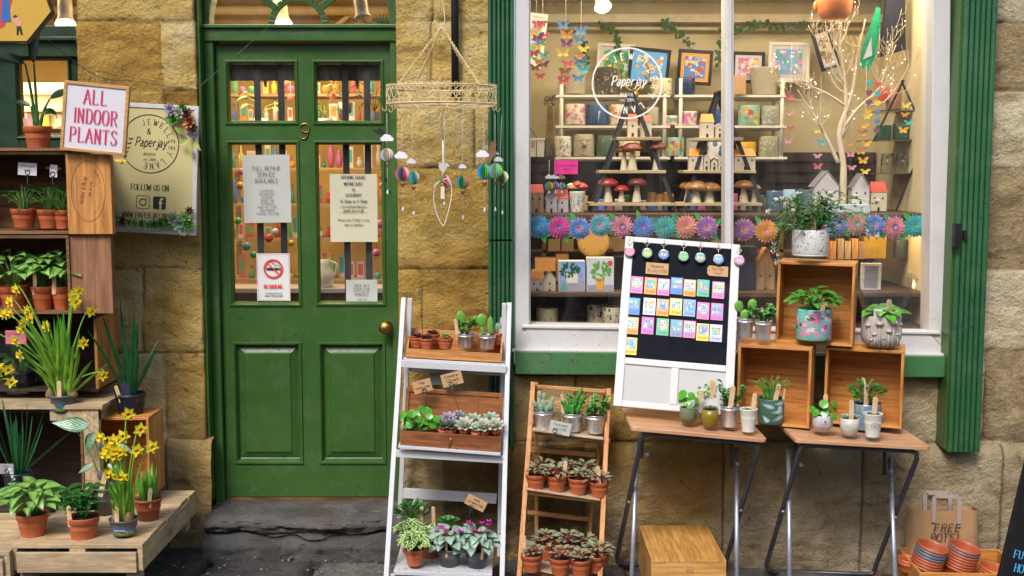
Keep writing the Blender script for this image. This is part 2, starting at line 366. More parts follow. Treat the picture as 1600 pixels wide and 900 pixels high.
# ------------------------------------------------------------------ lettering: stroke glyphs on a 6 x 10 grid
G = {
'A': "0 0,3 10,6 0|1.1 3.5,4.9 3.5", 'B': "1 0,1 10|~1 10,3.8 9.9,4.9 7.8,3.8 5.5,1 5.3|~1 5.3,4.3 5.2,5.6 2.8,4.3 .2,1 0",
'C': "~5.6 7.8,5 9.3,3.4 10,1.4 9,.4 5,1.4 1,3.4 0,5 .7,5.7 2.4", 'D': "1 0,1 10|~1 10,4 9.7,5.7 7.5,5.8 5,5.7 2.5,4 .3,1 0",
'E': "1 0,1 10|1 10,5.2 10|1 5.2,4.4 5.2|1 0,5.4 0", 'F': "1 0,1 10|1 10,5.2 10|1 5.2,4.3 5.2",
'G': "~5.6 7.8,5 9.3,3.4 10,1.4 9,.4 5,1.4 1,3.4 0,5.4 1|5.4 0.6,5.4 4.4|3.8 4.4,6 4.4", 'H': "1 0,1 10|5.4 0,5.4 10|1 5.1,5.4 5.1",
'I': "3 0,3 10", 'J': "~4 10,4 2,3.2 .2,1.6 .2,1 1.6", 'K': "1 0,1 10|5.4 10,1 4.6|2.4 6.2,5.7 0", 'L': "1 0,1 10|1 0,5.4 0",
'M': "0 0,.6 10|.6 10,3.2 1.5|3.2 1.5,5.8 10|5.8 10,6.4 0", 'N': "1 0,1 10|1 10,5.3 0|5.3 0,5.3 10",
'O': "~3.1 10,1.2 9.2,.3 5,1.2 .8,3.1 0,5 .8,5.9 5,5 9.2,3.1 10", 'P': "1 0,1 10|~1 10,4.4 9.9,5.5 7.5,4.4 5,1 4.8",
'Q': "~3.1 10,1.2 9.2,.3 5,1.2 .8,3.1 0,5 .8,5.9 5,5 9.2,3.1 10|3.4 2.2,6 -1.2", 'R': "1 0,1 10|~1 10,4.3 9.9,5.3 7.6,4.3 5.4,1 5.2|3 5.2,5.8 0",
'S': "~5 8,4.4 9.6,2.8 10,1.2 9,1 7.2,2.8 5.4,4.8 4,5.2 2,4 .3,2.4 0,1 .7,.6 2.4", 'T': "3 0,3 10|.3 10,5.7 10",
'U': "~.8 10,.8 3,1.8 .4,3.2 0,4.6 .6,5.4 3,5.4 10", 'V': "0 10,3 0,6 10", 'W': "-.4 10,1.5 0,3 8.5,4.7 0,6.4 10", 'X': "0.4 0,5.6 10|.4 10,5.6 0",
'Y': "0 10,3 5|6 10,3 5|3 5,3 0", 'Z': ".6 10,5.4 10,.6 0,5.6 0",
'a': "~1.2 5.6,2.8 6.4,4.2 5.6,4.3 4,4.3 1,5 0|~4.3 4,2 3.4,.8 1.8,1.6 .2,3.2 .2,4.3 1.6", 'b': "1 10,1 0|~1 4,2.4 6.2,4.2 5.8,5 3.2,4.2 .5,2.4 0,1 1.2",
'c': "~4.8 5,3.6 6.3,1.8 5.8,.8 3.2,1.8 .4,3.6 0,4.9 1.3", 'd': "5 10,5 0|~5 4,3.6 6.2,1.8 5.8,.8 3.2,1.8 .4,3.6 0,5 1.4",
'e': "~.9 3.5,4.9 3.5,4.4 5.7,3 6.4,1.4 5.5,.8 3.2,1.6 .5,3.2 0,4.8 1", 'f': "~4.6 9.4,3.4 10,2.4 8.8,2.3 7,2.3 0|.8 6.2,4 6.2",
'g': "~4.6 4.6,3.4 6.3,1.8 5.8,1 3.6,2 1.4,3.6 1.4,4.6 3|~4.7 6.2,4.7 -1.2,3.6 -2.8,1.8 -2.8,1 -1.8", 'h': "1 0,1 10|~1 4,2.6 6.2,4.2 5.6,4.6 3.6,4.6 0",
'i': "3 0,3 6.3|3 8,3 8.8", 'j': "~3 6.3,3 -1.4,2 -2.8,.6 -2.4|3 8,3 8.8", 'k': "1 0,1 10|4.8 6.2,1 2.8|2.4 4,5.1 0", 'l': "3 0,3 10",
'm': "0.2 0,.2 6.3|~.2 4,1.4 6.3,2.8 5.6,3 3.6,3 0|~3 4,4.4 6.3,5.7 5.6,6 3.6,6 0", 'n': "1 0,1 6.3|~1 4,2.6 6.3,4.2 5.6,4.6 3.6,4.6 0",
'o': "~3 6.3,1.3 5.6,.7 3.2,1.3 .7,3 0,4.7 .7,5.3 3.2,4.7 5.6,3 6.3", 'p': "1 6.3,1 -3|~1 4,2.4 6.2,4.2 5.8,5 3.2,4.2 .5,2.4 0,1 1.2",
'q': "5 6.3,5 -3|~5 4,3.6 6.2,1.8 5.8,.8 3.2,1.8 .4,3.6 0,5 1.4", 'r': "1.4 0,1.4 6.3|~1.4 3.8,2.6 5.8,4.4 6.1", 's': "~4.5 5.2,3.2 6.3,1.6 5.8,1.4 4.4,3 3.4,4.6 2.2,4.4 .6,2.8 0,1 1",
't': "~2.4 8.6,2.4 1.6,3.2 .1,4.6 .6|.8 6.2,4.4 6.2", 'u': "~1 6.3,1 2,2 .2,3.6 .3,4.6 2|4.6 6.3,4.6 0", 'v': ".6 6.3,2.9 0,5.2 6.3", 'w': "0 6.3,1.6 0,3 5.6,4.5 0,6 6.3",
'x': ".8 0,5 6.3|.8 6.3,5 0", 'y': ".8 6.3,3 .4|5.2 6.3,2.4 -2.2,.8 -2.8", 'z': "1 6.3,5 6.3,1 0,5.2 0",
'0': "~3 10,1.2 9,.5 5,1.2 1,3 0,4.8 1,5.5 5,4.8 9,3 10", '1': "1.6 8.4,3.2 10,3.2 0", '2': "~.9 7.6,1.8 9.7,3.6 10,5 8.6,4.8 6.4,2.4 3,.8 0|.8 0,5.4 0",
'3': "~1 8.4,2.6 10,4.6 9,4.6 6.4,2.6 5.3|~2.6 5.3,5 4.2,5.2 1.6,3 0,.9 1.2", '4': "4.2 0,4.2 10,.5 3,5.6 3", '5': "5 10,1.4 10,1.2 5.6|~1.2 5.6,3.4 6.4,5.2 4.6,5 1.6,3 0,.9 1",
'6': "~4.8 9.4,2.6 9,.8 5.4,.8 2.4,2.4 0,4.6 .6,5.3 3,4 5.4,2 5.4,.9 3.6", '7': ".6 10,5.4 10,2.2 0", '8': "~3 5.4,1.2 7,1.8 9.5,3 10,4.4 9.4,4.8 7,3 5.4,1 3.6,.9 1.4,3 0,5.1 1.4,5 3.6,3 5.4",
'9': "~1.2 .6,3.4 1,5.2 4.6,5.2 7.6,3.6 10,1.4 9.4,.7 7,2 4.6,4 4.6,5.1 6.4", '&': "~5.8 0,2 6.4,1.6 8.6,2.8 10,4 8.6,3.4 6.6,1 4.2,.5 2,1.8 .1,3.6 .4,5.4 4.4",
'.': "3 0,3 .9", ',': "3 .9,2.4 -1.6", ':': "3 0,3 .9|3 4.4,3 5.3", "'": "3 10,2.7 7.6", '!': "3.2 10,3 3|3 0,3 .9", '-': "1.4 4,4.6 4", '@': "~4 4,2.8 5,2 3.6,3 2.4,4 4,4.6 2.6,5.6 4,4.6 7,2 7,.6 4,2 .4,4.6 .4", '+': "3 1.4,3 6.6|.6 4,5.4 4", '/': ".8 0,5 10"}
ADV = {'I': 4, 'i': 3.2, 'l': 3.2, 'j': 3.6, '.': 3, ',': 3, ':': 3, "'": 3, 'J': 5.4, 'M': 7.8, 'W': 7.8, 'm': 7.4, 'w': 7.2, ' ': 3.6, 't': 5, 'f': 5, 'r': 5.2, '1': 5, '!': 4, 's': 5.8}
def crom(p, sub=4):
 out = []
 k = len(p)
 for i in range(k - 1):
  a = p[max(i - 1, 0)]; b = p[i]; c = p[i + 1]; d = p[min(i + 2, k - 1)]
  for j in range(sub):
   t = j / sub
   out.append(tuple(.5 * (2 * b[q] + (c[q] - a[q]) * t + (2 * a[q] - 5 * b[q] + 4 * c[q] - d[q]) * t * t + (3 * b[q] - a[q] - 3 * c[q] + d[q]) * t ** 3) for q in range(len(b))))
 out.append(tuple(p[-1])); return out
def stroke(mb, pts, wd, y, contrast=0):
 """flat ribbon in XZ at y"""
 k = len(pts); vs = []
 for i, (a, b) in enumerate(pts):
  q = pts[min(i + 1, k - 1)]; r = pts[max(i - 1, 0)]
  tx, tz = q[0] - r[0], q[1] - r[1]; L = math.hypot(tx, tz) or 1; tx /= L; tz /= L
  ww = wd * (1 - contrast * (1 - abs(tz) ** 1.3)) / 2
  vs += [(a - tz * ww, y, b + tx * ww), (a + tz * ww, y, b - tx * ww)]
 mb.add(vs, [(i * 2, i * 2 + 2, i * 2 + 3, i * 2 + 1) for i in range(k - 1)])
def text(mb, s, x, z, h, y=0, wt=.12, serif=False, align='c', slant=0, squeeze=1.0, arc=None, track=0, flip=False):
 """s drawn with cap height h; arc=(cx, cz, radius, start angle, dir)"""
 sc_ = h / 10
 widths = [(ADV.get(ch, 6.6 if not ch.islower() else 6.0) + track) * sc_ * squeeze for ch in s]
 tot = sum(widths)
 cx = x - (tot / 2 if align == 'c' else tot if align == 'r' else 0)
 if arc:
  acx, acz, rad, a0, dr = arc
  ang = a0 - dr * (-tot / 2) / rad if align == 'c' else a0
 lay = 0
 for ch, wdt in zip(s, widths):
  if ch in G:
   if arc: am = ang - dr * (wdt / 2) / rad
   for stx in G[ch].split('|'):
    sm = stx[0] == '~'
    pts = [tuple(float(q) for q in p.split()) for p in stx.lstrip('~').split(',')]
    segs = [crom(pts)] if sm else [[pts[i], pts[i + 1]] for i in range(len(pts) - 1)]
    if not sm and not serif and len(pts) > 2: pass
    extra = []
    if serif and not sm:
     for e, o in ((pts[0], pts[1]), (pts[-1], pts[-2])):
      if abs(e[1] - o[1]) > abs(e[0] - o[0]) * .8 and (abs(e[1]) < .05 or abs(e[1] - 10) < .05 or abs(e[1] - 6.3) < .05 or abs(e[1] + 3) < .05):
       sw = .95
       extra.append([(e[0] - sw, e[1]), (e[0] + sw, e[1])])
      elif abs(e[1] - o[1]) < .01 and ch in 'EFLTZ' and len(pts) == 2 and abs(e[0] - 1) > .05:
       extra.append([(e[0], e[1]), (e[0], e[1] + (1.4 if e[1] < 5 else -1.4))])
    for si, sg in enumerate(segs + extra):
     out = []
     for (a, b) in sg:
      a += (b * slant)
      if arc:
       r2 = rad + dr * (b - 5) * sc_
       lx = (a - 3.2) * sc_ * squeeze
       A = am - dr * lx / rad
       out.append((acx + r2 * cos(A), acz + r2 * sin(A)))
      else: out.append((cx + a * sc_ * squeeze, z + b * sc_))
     thin = si >= len(segs)
     stroke(mb, out, wt * h * (.45 if thin else 1), y - lay * .00003, 0.55 if (serif and not thin) else 0)
     lay += 1
  if arc: ang -= dr * wdt / rad
  cx += wdt
 return mb
def ringm(mb, cx, cz, r0, r1, y, n=48, a0=0, a1=2 * pi):
 vs = []
 for i in range(n + 1):
  a = a0 + (a1 - a0) * i / n
  vs += [(cx + r0 * cos(a), y, cz + r0 * sin(a)), (cx + r1 * cos(a), y, cz + r1 * sin(a))]
 mb.add(vs, [(i * 2, i * 2 + 1, i * 2 + 3, i * 2 + 2) for i in range(n)])
# ================================================================== SETTING
def stone_mat():
 m, nt, b = base('bath_stone')
 co = coords(nt)
 at = nn(nt, 'ShaderNodeAttribute'); at.attribute_name = 'blk'
 sp = nt.nodes.new('ShaderNodeSeparateColor'); nt.links.new(at.outputs['Color'], sp.inputs[0])
 geo = nt.nodes.new('ShaderNodeTexCoord'); sx = nt.nodes.new('ShaderNodeSeparateXYZ'); nt.links.new(geo.outputs['Object'], sx.inputs[0])
 n = noise_(nt, co, 3.2, 7, .65, .6)
 n2 = noise_(nt, co, 26, 6, .7)
 t = math_(nt, 'ADD', math_(nt, 'MULTIPLY', n, .7), math_(nt, 'MULTIPLY', sp.outputs[0], .3))
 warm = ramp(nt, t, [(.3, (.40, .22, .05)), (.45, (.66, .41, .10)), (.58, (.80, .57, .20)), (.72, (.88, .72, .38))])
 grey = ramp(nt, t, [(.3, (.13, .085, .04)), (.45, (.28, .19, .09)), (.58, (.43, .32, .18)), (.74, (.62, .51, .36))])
 # lower courses washed grey and sooty; warm light painted into the upper ones as yellow
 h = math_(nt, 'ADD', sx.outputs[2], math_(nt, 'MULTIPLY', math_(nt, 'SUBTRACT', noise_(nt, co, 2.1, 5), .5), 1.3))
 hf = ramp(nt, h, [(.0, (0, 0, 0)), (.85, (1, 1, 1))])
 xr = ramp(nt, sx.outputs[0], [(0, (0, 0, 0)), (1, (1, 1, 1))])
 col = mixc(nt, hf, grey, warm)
 pale = ramp(nt, t, [(.3, (.30, .24, .15)), (.5, (.55, .45, .29)), (.7, (.84, .74, .54))])
 xx = math_(nt, 'MULTIPLY', math_(nt, 'SUBTRACT', sx.outputs[0], .9), 1.5, True)
 col = mixc(nt, math_(nt, 'MULTIPLY', xx, .75), col, pale)
 col = mixc(nt, ramp(nt, n2, [(.30, (.7, .7, .7)), (.42, (0, 0, 0))]), col, (.12, .07, .025))
 chip = ramp(nt, noise_(nt, co, 5.5, 8, .75), [(.6, (0, 0, 0)), (.66, (1, 1, 1))])
 col = mixc(nt, math_(nt, 'MULTIPLY', chip, .45), col, (.62, .52, .36))
 col = mixc(nt, sp.outputs[1], col, (.13, .09, .05))
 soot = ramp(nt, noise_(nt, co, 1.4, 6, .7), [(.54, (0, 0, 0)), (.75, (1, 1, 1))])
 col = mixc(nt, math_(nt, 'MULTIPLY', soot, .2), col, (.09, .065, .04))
 fine = noise_(nt, co, 130, 5, .75)
 col = mixc(nt, ramp(nt, fine, [(.30, (.55,) * 3), (.42, (0, 0, 0))]), col, (.10, .06, .025))
 col = mixc(nt, ramp(nt, fine, [(.62, (0, 0, 0)), (.74, (.5,) * 3)]), col, (.78, .68, .48))
 nt.links.new(col, b.inputs['Base Color']); b.inputs['Roughness'].default_value = .92
 b.inputs['Specular IOR Level'].default_value = .2
 hh = math_(nt, 'ADD', math_(nt, 'ADD', noise_(nt, co, 55, 7, .7), math_(nt, 'MULTIPLY', fine, .5)), math_(nt, 'MULTIPLY', noise_(nt, co, 14, 6, .6), 1.6))
 bump_(nt, b, hh, 1.0, .028)
 MC['stone'] = m; return m
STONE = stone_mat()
def flag_mat():
 m, nt, b = base('dark_flagstone')
 co = coords(nt)
 at = nn(nt, 'ShaderNodeAttribute'); at.attribute_name = 'blk'
 sp = nt.nodes.new('ShaderNodeSeparateColor'); nt.links.new(at.outputs['Color'], sp.inputs[0])
 n = math_(nt, 'ADD', math_(nt, 'MULTIPLY', noise_(nt, co, 5, 7, .7), .75), math_(nt, 'MULTIPLY', sp.outputs[0], .25))
 col = ramp(nt, n, [(.3, (.038, .038, .041)), (.5, (.10, .098, .095)), (.68, (.21, .195, .175))])
 sp2 = ramp(nt, noise_(nt, co, 9, 2), [(.73, (0, 0, 0)), (.76, (1, 1, 1))])
 col = mixc(nt, math_(nt, 'MULTIPLY', sp2, .7), col, (.3, .28, .24))
 col = mixc(nt, sp.outputs[1], col, (.02, .014, .009))
 fine = noise_(nt, co, 90, 6, .8)
 col = mixc(nt, ramp(nt, fine, [(.62, (0, 0, 0)), (.72, (.7,) * 3)]), col, (.22, .20, .17))
 col = mixc(nt, ramp(nt, fine, [(.30, (.55,) * 3), (.40, (0, 0, 0))]), col, (.02, .018, .016))
 st_ = ramp(nt, noise_(nt, co, 3.1, 6, .7), [(.52, (0, 0, 0)), (.68, (.45,) * 3)])
 col = mixc(nt, st_, col, (.11, .07, .035))
 nt.links.new(col, b.inputs['Base Color'])
 r = ramp(nt, noise_(nt, co, 7, 4), [(.35, (.38,) * 3), (.65, (.75,) * 3)]); nt.links.new(r, b.inputs['Roughness'])
 bump_(nt, b, math_(nt, 'ADD', noise_(nt, co, 40, 7, .75), noise_(nt, co, 9, 4)), 1.0, .02)
 return m
FLAG = flag_mat()
GRN = paint('green_gloss_paint', (.036, .104, .018))
GRN2 = paint('green_shutter_paint', (.024, .108, .040), .38, (.012, .03, .07), .59)
GRND = plain('dark_green_paint', (.009, .034, .012), .4, .2, 5, bump=.1, bs=60)
WHT = paint('old_white_paint', (.60, .59, .59), .42, (.34, .29, .23), .635, .06, .2)
BRASS = plain('aged_brass', (.42, .25, .07), .32, .3, 30, metal=1, bump=.1)
BLK = plain('black_metal', (.012, .013, .016), .45, .2)
CREAM = plain('cream_plaster', (.72, .62, .38), .85, .06, 3, bump=.1, bs=30)
GLASS = glassm('window_glass', (.97, .98, .97), 0, 1.3, True)
DKW = wood('dark_shelf_wood', (.12, .06, .03), (.04, .02, .012), 'x')
def hsh(*a): return random.Random(str(a)).random()
COURSES = [-.6, .0, P(0, 690, 0).z, P(0, 550, 0).z, P(0, 420, 0).z, P(0, 262, 0).z, P(0, 140, 0).z, P(0, 33, 0).z, 2.75, 3.1, 3.5]
def blk(x, z):
 i = 0
 while i < len(COURSES) - 2 and z >= COURSES[i + 1]: i += 1
 dz = min(z - COURSES[i], COURSES[i + 1] - z)
 wd = .42 + .25 * hsh(i, 3); off = hsh(i, 9) * wd
 k = math.floor((x + off) / wd); fx = (x + off) - k * wd
 dx = min(fx, wd - fx)
 return hsh(i, k), min(dx, dz), (i, k)
def grid_mesh(name, fn, nu, nv, mat, parent, extra=None):
 """fn(i, j) -> (point, blk random, joint mask)"""
 vs = []; cs = []
 for j in range(nv + 1):
  for i in range(nu + 1):
   p, a, b = fn(i / nu, j / nv); vs.append(tuple(p)); cs += [a, b, 0, 1]
 fs = [(j * (nu + 1) + i, j * (nu + 1) + i + 1, (j + 1) * (nu + 1) + i + 1, (j + 1) * (nu + 1) + i) for j in range(nv) for i in range(nu)]
 me = bpy.data.meshes.new(name); me.from_pydata(vs, [], fs); me.materials.append(mat)
 ca = me.color_attributes.new('blk', 'FLOAT_COLOR', 'POINT'); ca.data.foreach_set('color', cs)
 me.polygons.foreach_set('use_smooth', [True] * len(fs))
 o = bpy.data.objects.new(name, me); C.objects.link(o); o.parent = parent
 return o
def fr(p, H=.8, l=2.1, o=5): return noise.fractal(p, H, l, o)
def wall_piece(x0, x1, z0, z1, yb=0.0, st=.009, rough=1.0, plinth=None):
 nu = max(4, int((x1 - x0) / st)); nv = max(4, int((z1 - z0) / st))
 def fn(u, v):
  edge = u <= 0 or u >= 1 or v <= 0 or v >= 1
  uu = min(max((u - 1 / nu) / (1 - 2 / nu), 0), 1); vv = min(max((v - 1 / nv) / (1 - 2 / nv), 0), 1)
  x = x0 + (x1 - x0) * uu; z = z0 + (z1 - z0) * vv
  wob = noise.noise(Vector((x * 3, 0, z * 3))) * .012
  r, d, key = blk(x + wob, z + wob * .8 + noise.noise(Vector((x * 24, 3, z * 24))) * .003)
  j = max(0, 1 - d / .0065)
  y = yb + .010 * j * (.5 + hsh(key[0], key[1], 5) * .7)
  y -= (r - .5) * .006
  y -= fr(Vector((x * 2.2, 3.1, z * 3.6))) * .014 * rough
  y -= fr(Vector((x * 9, 1.1, z * 13))) * .007 * rough
  c = noise.noise(Vector((x * 5.5, 7, z * 8.5)))
  if c > .28: y += (c - .28) * .035 * rough
  y += max(0, .022 - d - .012 * noise.noise(Vector((x * 22, 5, z * 22)))) * .22
  if edge: y = yb + .07
  return (x, y, z), r, min(1, j * .75)
 return fn, nu, nv
B = thing('shop_building', 'old yellow stone shop with green door and large white window', 'shop')
XL = P(128, 300, 0).x; XD0 = P(311, 300, 0).x; XD1 = P(621, 300, 0).x; XW0 = P(800, 300, 0).x; XW1 = P(1490, 300, 0).x
ZSILL = P(1000, 588, 0).z; ZPL = P(1000, 697, 0).z; TOP = 2.62
for n_, a in enumerate([(XL, XD0, .0, 3.2), (XD1, XW0 + .004, -.05, 3.2), (XW0, XW1, -.25, ZSILL), (XW1, 3.1, -.35, 3.2)]):
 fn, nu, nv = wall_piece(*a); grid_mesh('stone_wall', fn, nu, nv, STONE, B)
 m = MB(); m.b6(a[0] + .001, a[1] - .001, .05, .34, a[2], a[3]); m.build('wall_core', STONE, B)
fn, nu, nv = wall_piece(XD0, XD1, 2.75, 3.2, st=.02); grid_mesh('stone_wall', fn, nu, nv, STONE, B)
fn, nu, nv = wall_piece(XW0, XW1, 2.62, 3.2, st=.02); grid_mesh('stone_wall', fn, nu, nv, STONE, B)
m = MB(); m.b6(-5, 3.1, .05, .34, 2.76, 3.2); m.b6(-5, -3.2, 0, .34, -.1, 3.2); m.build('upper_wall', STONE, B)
# ground level falls to the right
def gz(x):
 t = min(max((x + 1.0) / 3.4, 0), 1.4)
 return -.035 - .155 * t
def plinth(x0, x1, ztop, out, name='plinth_course'):
 # profile: (y offset outward, z) from the ground up over the rounded ledge
 prof = [(out, None), (out, ztop - .07), (out * .96, ztop - .03), (out * .75, ztop - .008), (out * .4, ztop + .004), (0.0, ztop + .012), (-.04, ztop + .014)]
 nu = int((x1 - x0) / .010); nv = 56
 L = []
 def fn(u, v):
  x = x0 + (x1 - x0) * u
  zb = gz(x) - .06
  if v < .8:
   z = zb + (ztop - .07 - zb) * v / .8; o = out
  else:
   t = (v - .8) / .2 * 5; i = min(int(t), 4); f = t - i
   a, b = prof[i + 1], prof[i + 2]; o = a[0] + (b[0] - a[0]) * f; z = a[1] + (b[1] - a[1]) * f
  k = math.floor((x + .3) / .62); fx = (x + .3) - k * .62; d = min(fx, .62 - fx)
  j = max(0, 1 - d / .008)
  y = -o + .007 * j - fr(Vector((x * 3, 9, z * 4))) * .014 - fr(Vector((x * 13, 4, z * 15))) * .006
  c = noise.noise(Vector((x * 11, 2, z * 14)))
  if c > .2: y += (c - .2) * .03
  z += fr(Vector((x * 5, 1, 2))) * .008 * (v > .85)
  return (x, y, z), hsh(k, 5) * .8, min(1, j * .8)
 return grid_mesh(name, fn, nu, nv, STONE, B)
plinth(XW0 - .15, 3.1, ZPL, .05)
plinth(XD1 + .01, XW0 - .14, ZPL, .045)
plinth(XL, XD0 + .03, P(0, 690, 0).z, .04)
# doorstep: worn dark stone, two layers
def step_():
 x0, x1 = P(322, 780, -.1).x, XD1 + .06; zt = P(480, 780, .1).z - .005
 prof = [(.16, zt), (.0, zt - .002), (-.10, zt - .008), (-.145, zt - .022), (-.155, zt - .05), (-.13, zt - .085), (-.16, zt - .10), (-.185, zt - .13), (-.19, -.08)]
 nu = 110
 sub = []
 for i in range(len(prof) - 1):
  for k in range(6): t = k / 6; sub.append((prof[i][0] + (prof[i + 1][0] - prof[i][0]) * t, prof[i][1] + (prof[i + 1][1] - prof[i][1]) * t))
 sub.append(prof[-1]); nv = len(sub) - 1
 def fn(u, v):
  x = x0 + (x1 - x0) * u; y, z = sub[round(v * nv)]
  n = fr(Vector((x * 5, y * 9, z * 12))) * .012 + fr(Vector((x * 17, y * 20, z * 25))) * .004
  wear = .012 * math.exp(-((x + .95) / .3) ** 2) if z > zt - .03 else 0
  crack = max(0, 1 - abs(z - (zt - .092 + .012 * sin(x * 9) + .006 * sin(x * 31))) / .006)
  return (x, y + n + crack * .03 + .02 * max(0, fr(Vector((x * 11, 2, z * 30)))) * (z < zt - .03), z + n * .5 - wear), .3 + .3 * (z > zt - .04), crack
 grid_mesh('door_step', fn, nu, nv, FLAG, B)
step_()
# pavement of large dark flags
def pave():
 x0, x1, y0, y1 = -3.2, 3.2, -1.7, .1
 def fn(u, v):
  x = x0 + (x1 - x0) * u; y = y0 + (y1 - y0) * v
  row = 0 if y > -.98 else 1; xs = x - (y + .1) * .12
  js = (-3.3, -2.6, -2.0, -1.30, -.84, -.1, .52, 1.15, 1.62, 2.3, 3.4) if row == 0 else (-3.4, -2.3, -1.5, -.6, .2, 1.0, 1.9, 3.4)
  k = max(i for i in range(len(js)) if js[i] <= max(xs, js[0])); d = min(abs(xs - js[k]), abs(xs - js[min(k + 1, len(js) - 1)]), abs(y + .98)) + .010 * noise.noise(Vector((x * 9, y * 9, 1))); j = min(1, max(0, 1 - max(0, d - .011) / .016))
  z = gz(x) - .045 * j ** .7 + (hsh(row, k) - .5) * .012
  z += fr(Vector((x * 3, y * 3, 0))) * .010 + fr(Vector((x * 14, y * 14, 3))) * .003
  return (x, y, z), hsh(row, k, 2), min(1, j)
 o = grid_mesh('pavement', fn, 420, 150, FLAG, None); o['kind'] = 'structure'
pave()
ASPH = plain('lane_stone', (.06, .058, .055), .8, .3, 3, bump=.5, bs=40)
m = MB(); m.add([(-60, -60, -.26), (60, -60, -.26), (60, 60, -.26), (-60, 60, -.26)], [(0, 1, 2, 3)])
o = m.build('ground', ASPH); o['kind'] = 'structure'
# ---------------------------------------------------------------- green front door
YD = .12
def X(px, y=YD): return P(px, 400, y).x
def Z(py, y=YD): return P(600, py, y).z
dz0, dz1 = Z(776), Z(68); dx0, dx1 = X(345), X(613)
panes = [(362, 466, 190, 98), (496, 597, 190, 98), (366, 466, 474, 224), (499, 598, 473, 224)]
pan2 = [(362, 474, 722, 537), (494, 605, 722, 537)]
d = MB()
xs0, xs1 = X(362), X(466); xt0, xt1 = X(497), X(598)
for (a, b, c_, e) in [(dx0, xs0, dz0, dz1), (xt1, dx1, dz0, dz1), (xs1, xt0, dz0, dz1)]:
 d.b6(a, b, YD, YD + .045, c_, e)
for (a, b) in ((xs0, xs1), (xt0, xt1)):
 for (c_, e) in ((dz0, Z(722)), (Z(537), Z(474)), (Z(224), Z(190)), (Z(98), dz1)):
  d.b6(a, b, YD + .0004, YD + .044, c_, e)
for a, b, zb, zt in panes:
 x0, x1 = (xs0, xs1) if a < 480 else (xt0, xt1)
 d.loft(x0 - .014, x1 + .014, Z(zb) - .014, Z(zt) + .014, [(0, YD), (.002, YD - .007), (.009, YD - .008), (.013, YD - .001), (.017, YD + .004), (.020, YD + .03)], cap=False)
for a, b, zb, zt in pan2:
 x0, x1 = (xs0, xs1) if a < 480 else (xt0, xt1)
 d.loft(x0 - .008, x1 + .008, Z(zb) - .008, Z(zt) + .008, [(0, YD), (.002, YD - .008), (.01, YD - .008), (.016, YD + .001), (.019, YD + .018), (.024, YD + .022), (.05, YD + .010), (.056, YD + .004), (.06, YD + .004)], cap=True)
door = d.build('green_door', GRN, B)
for a, b, zb, zt in panes:
 x0, x1 = (xs0, xs1) if a < 480 else (xt0, xt1)
 g = MB(); g.add([(x0, YD + .028, Z(zb)), (x1, YD + .028, Z(zb)), (x1, YD + .028, Z(zt)), (x0, YD + .028, Z(zt))], [(0, 1, 2, 3)]); g.build('pane', GLASS, door)
m = MB()
for px in (403, 440, 540, 574): m.b6(X(px) - .014, X(px) + .014, YD + .06, YD + .072, Z(476), Z(98))
m.build('grille_bar', BLK, door)
m = MB(); kx, kz = X(603), Z(510)
m.M = Matrix.Translation((kx, YD, kz)) @ Matrix.Rotation(R(90), 4, 'X')
m.lathe([(.028, 0), (.028, .004), (.012, .008), (.010, .03), (.022, .036), (.030, .05), (.028, .064), (.016, .072), (.0001, .074)], 24)
m.build('door_knob', BRASS, door)
m = MB()
pts = [(X(486), Z(204)), (X(481), Z(207)), (X(474), Z(203)), (X(474), Z(196)), (X(481), Z(193)), (X(486), Z(198)), (X(485), Z(208)), (X(482), Z(215)), (X(476), Z(217)), (X(472), Z(214))]
m.tube([(a, YD - .004, b) for a, b in crom(pts, 4)], .0035, 6)
m.build('door_numeral', BRASS, door)
# flaked bare patches on the lock stile
FLK = plain('bare_dark_patch', (.01, .012, .012), .6, .1)
rr = random.Random(3)
m = MB()
for (px, py, s) in [(596, 205, 9), (604, 210, 5), (607, 252, 3), (603, 258, 2), (605, 282, 5), (610, 300, 3), (600, 240, 2), (347, 195, 1.6), (343, 130, 1.5), (341, 172, 1.6), (503, 52, 3), (606, 630, 1.6), (607, 650, 1.6)]:
 cx, cz = X(px), Z(py); u = U(py, YD) * s
 vs = [(cx, YD - .0006, cz)] + [(cx + cos(q / 11 * 2 * pi) * u * rr.uniform(.5, 1.15), YD - .0006, cz + sin(q / 11 * 2 * pi) * u * .6 * rr.uniform(.5, 1.15)) for q in range(11)]
 m.add(vs, [(0, 1 + q, 1 + (q + 1) % 11) for q in range(11)])
m.build('paint_flake', FLK, door)
# door frame, transom bar and arched fanlight
f = MB()
f.b6(X(330), dx0 - .003, YD - .035, YD + .10, dz0 - .02, Z(40))          # inner jamb left
f.b6(dx1 + .003, X(624), YD - .035, YD + .10, dz0 - .02, Z(-150))
f.b6(X(330) , X(624), YD - .045, YD + .10, Z(66), Z(42))                 # transom
f.b6(X(326) , X(625), YD - .06, YD + .08, Z(46), Z(40))
f.b6(XD0 - .03, X(330) - .001, YD - .085, YD + .08, Z(700), 2.78)           # outer board
f.b6(X(322), X(330) - .001, YD - .06, YD + .08, dz0, Z(700))
f.b6(X(326), X(330), YD - .10, YD + .05, Z(690), 2.78)
m = MB(); m.b6(dx0, dx1, YD + .004, YD + .06, dz0 - .025, dz0 - .002); m.build('threshold', wood('worn_threshold', (.22, .11, .04), (.10, .05, .02), 'x'), B)
acx, acz, ar = (X(338) + X(613)) / 2, Z(40), (X(613) - X(338)) / 2
out = [(X(330), acz)] + [(acx - ar * cos(t * pi / 24), acz + ar * .95 * sin(t * pi / 24)) for t in range(25)] + [(X(624), acz), (X(624), 2.78), (X(330), 2.78)]
vs = []
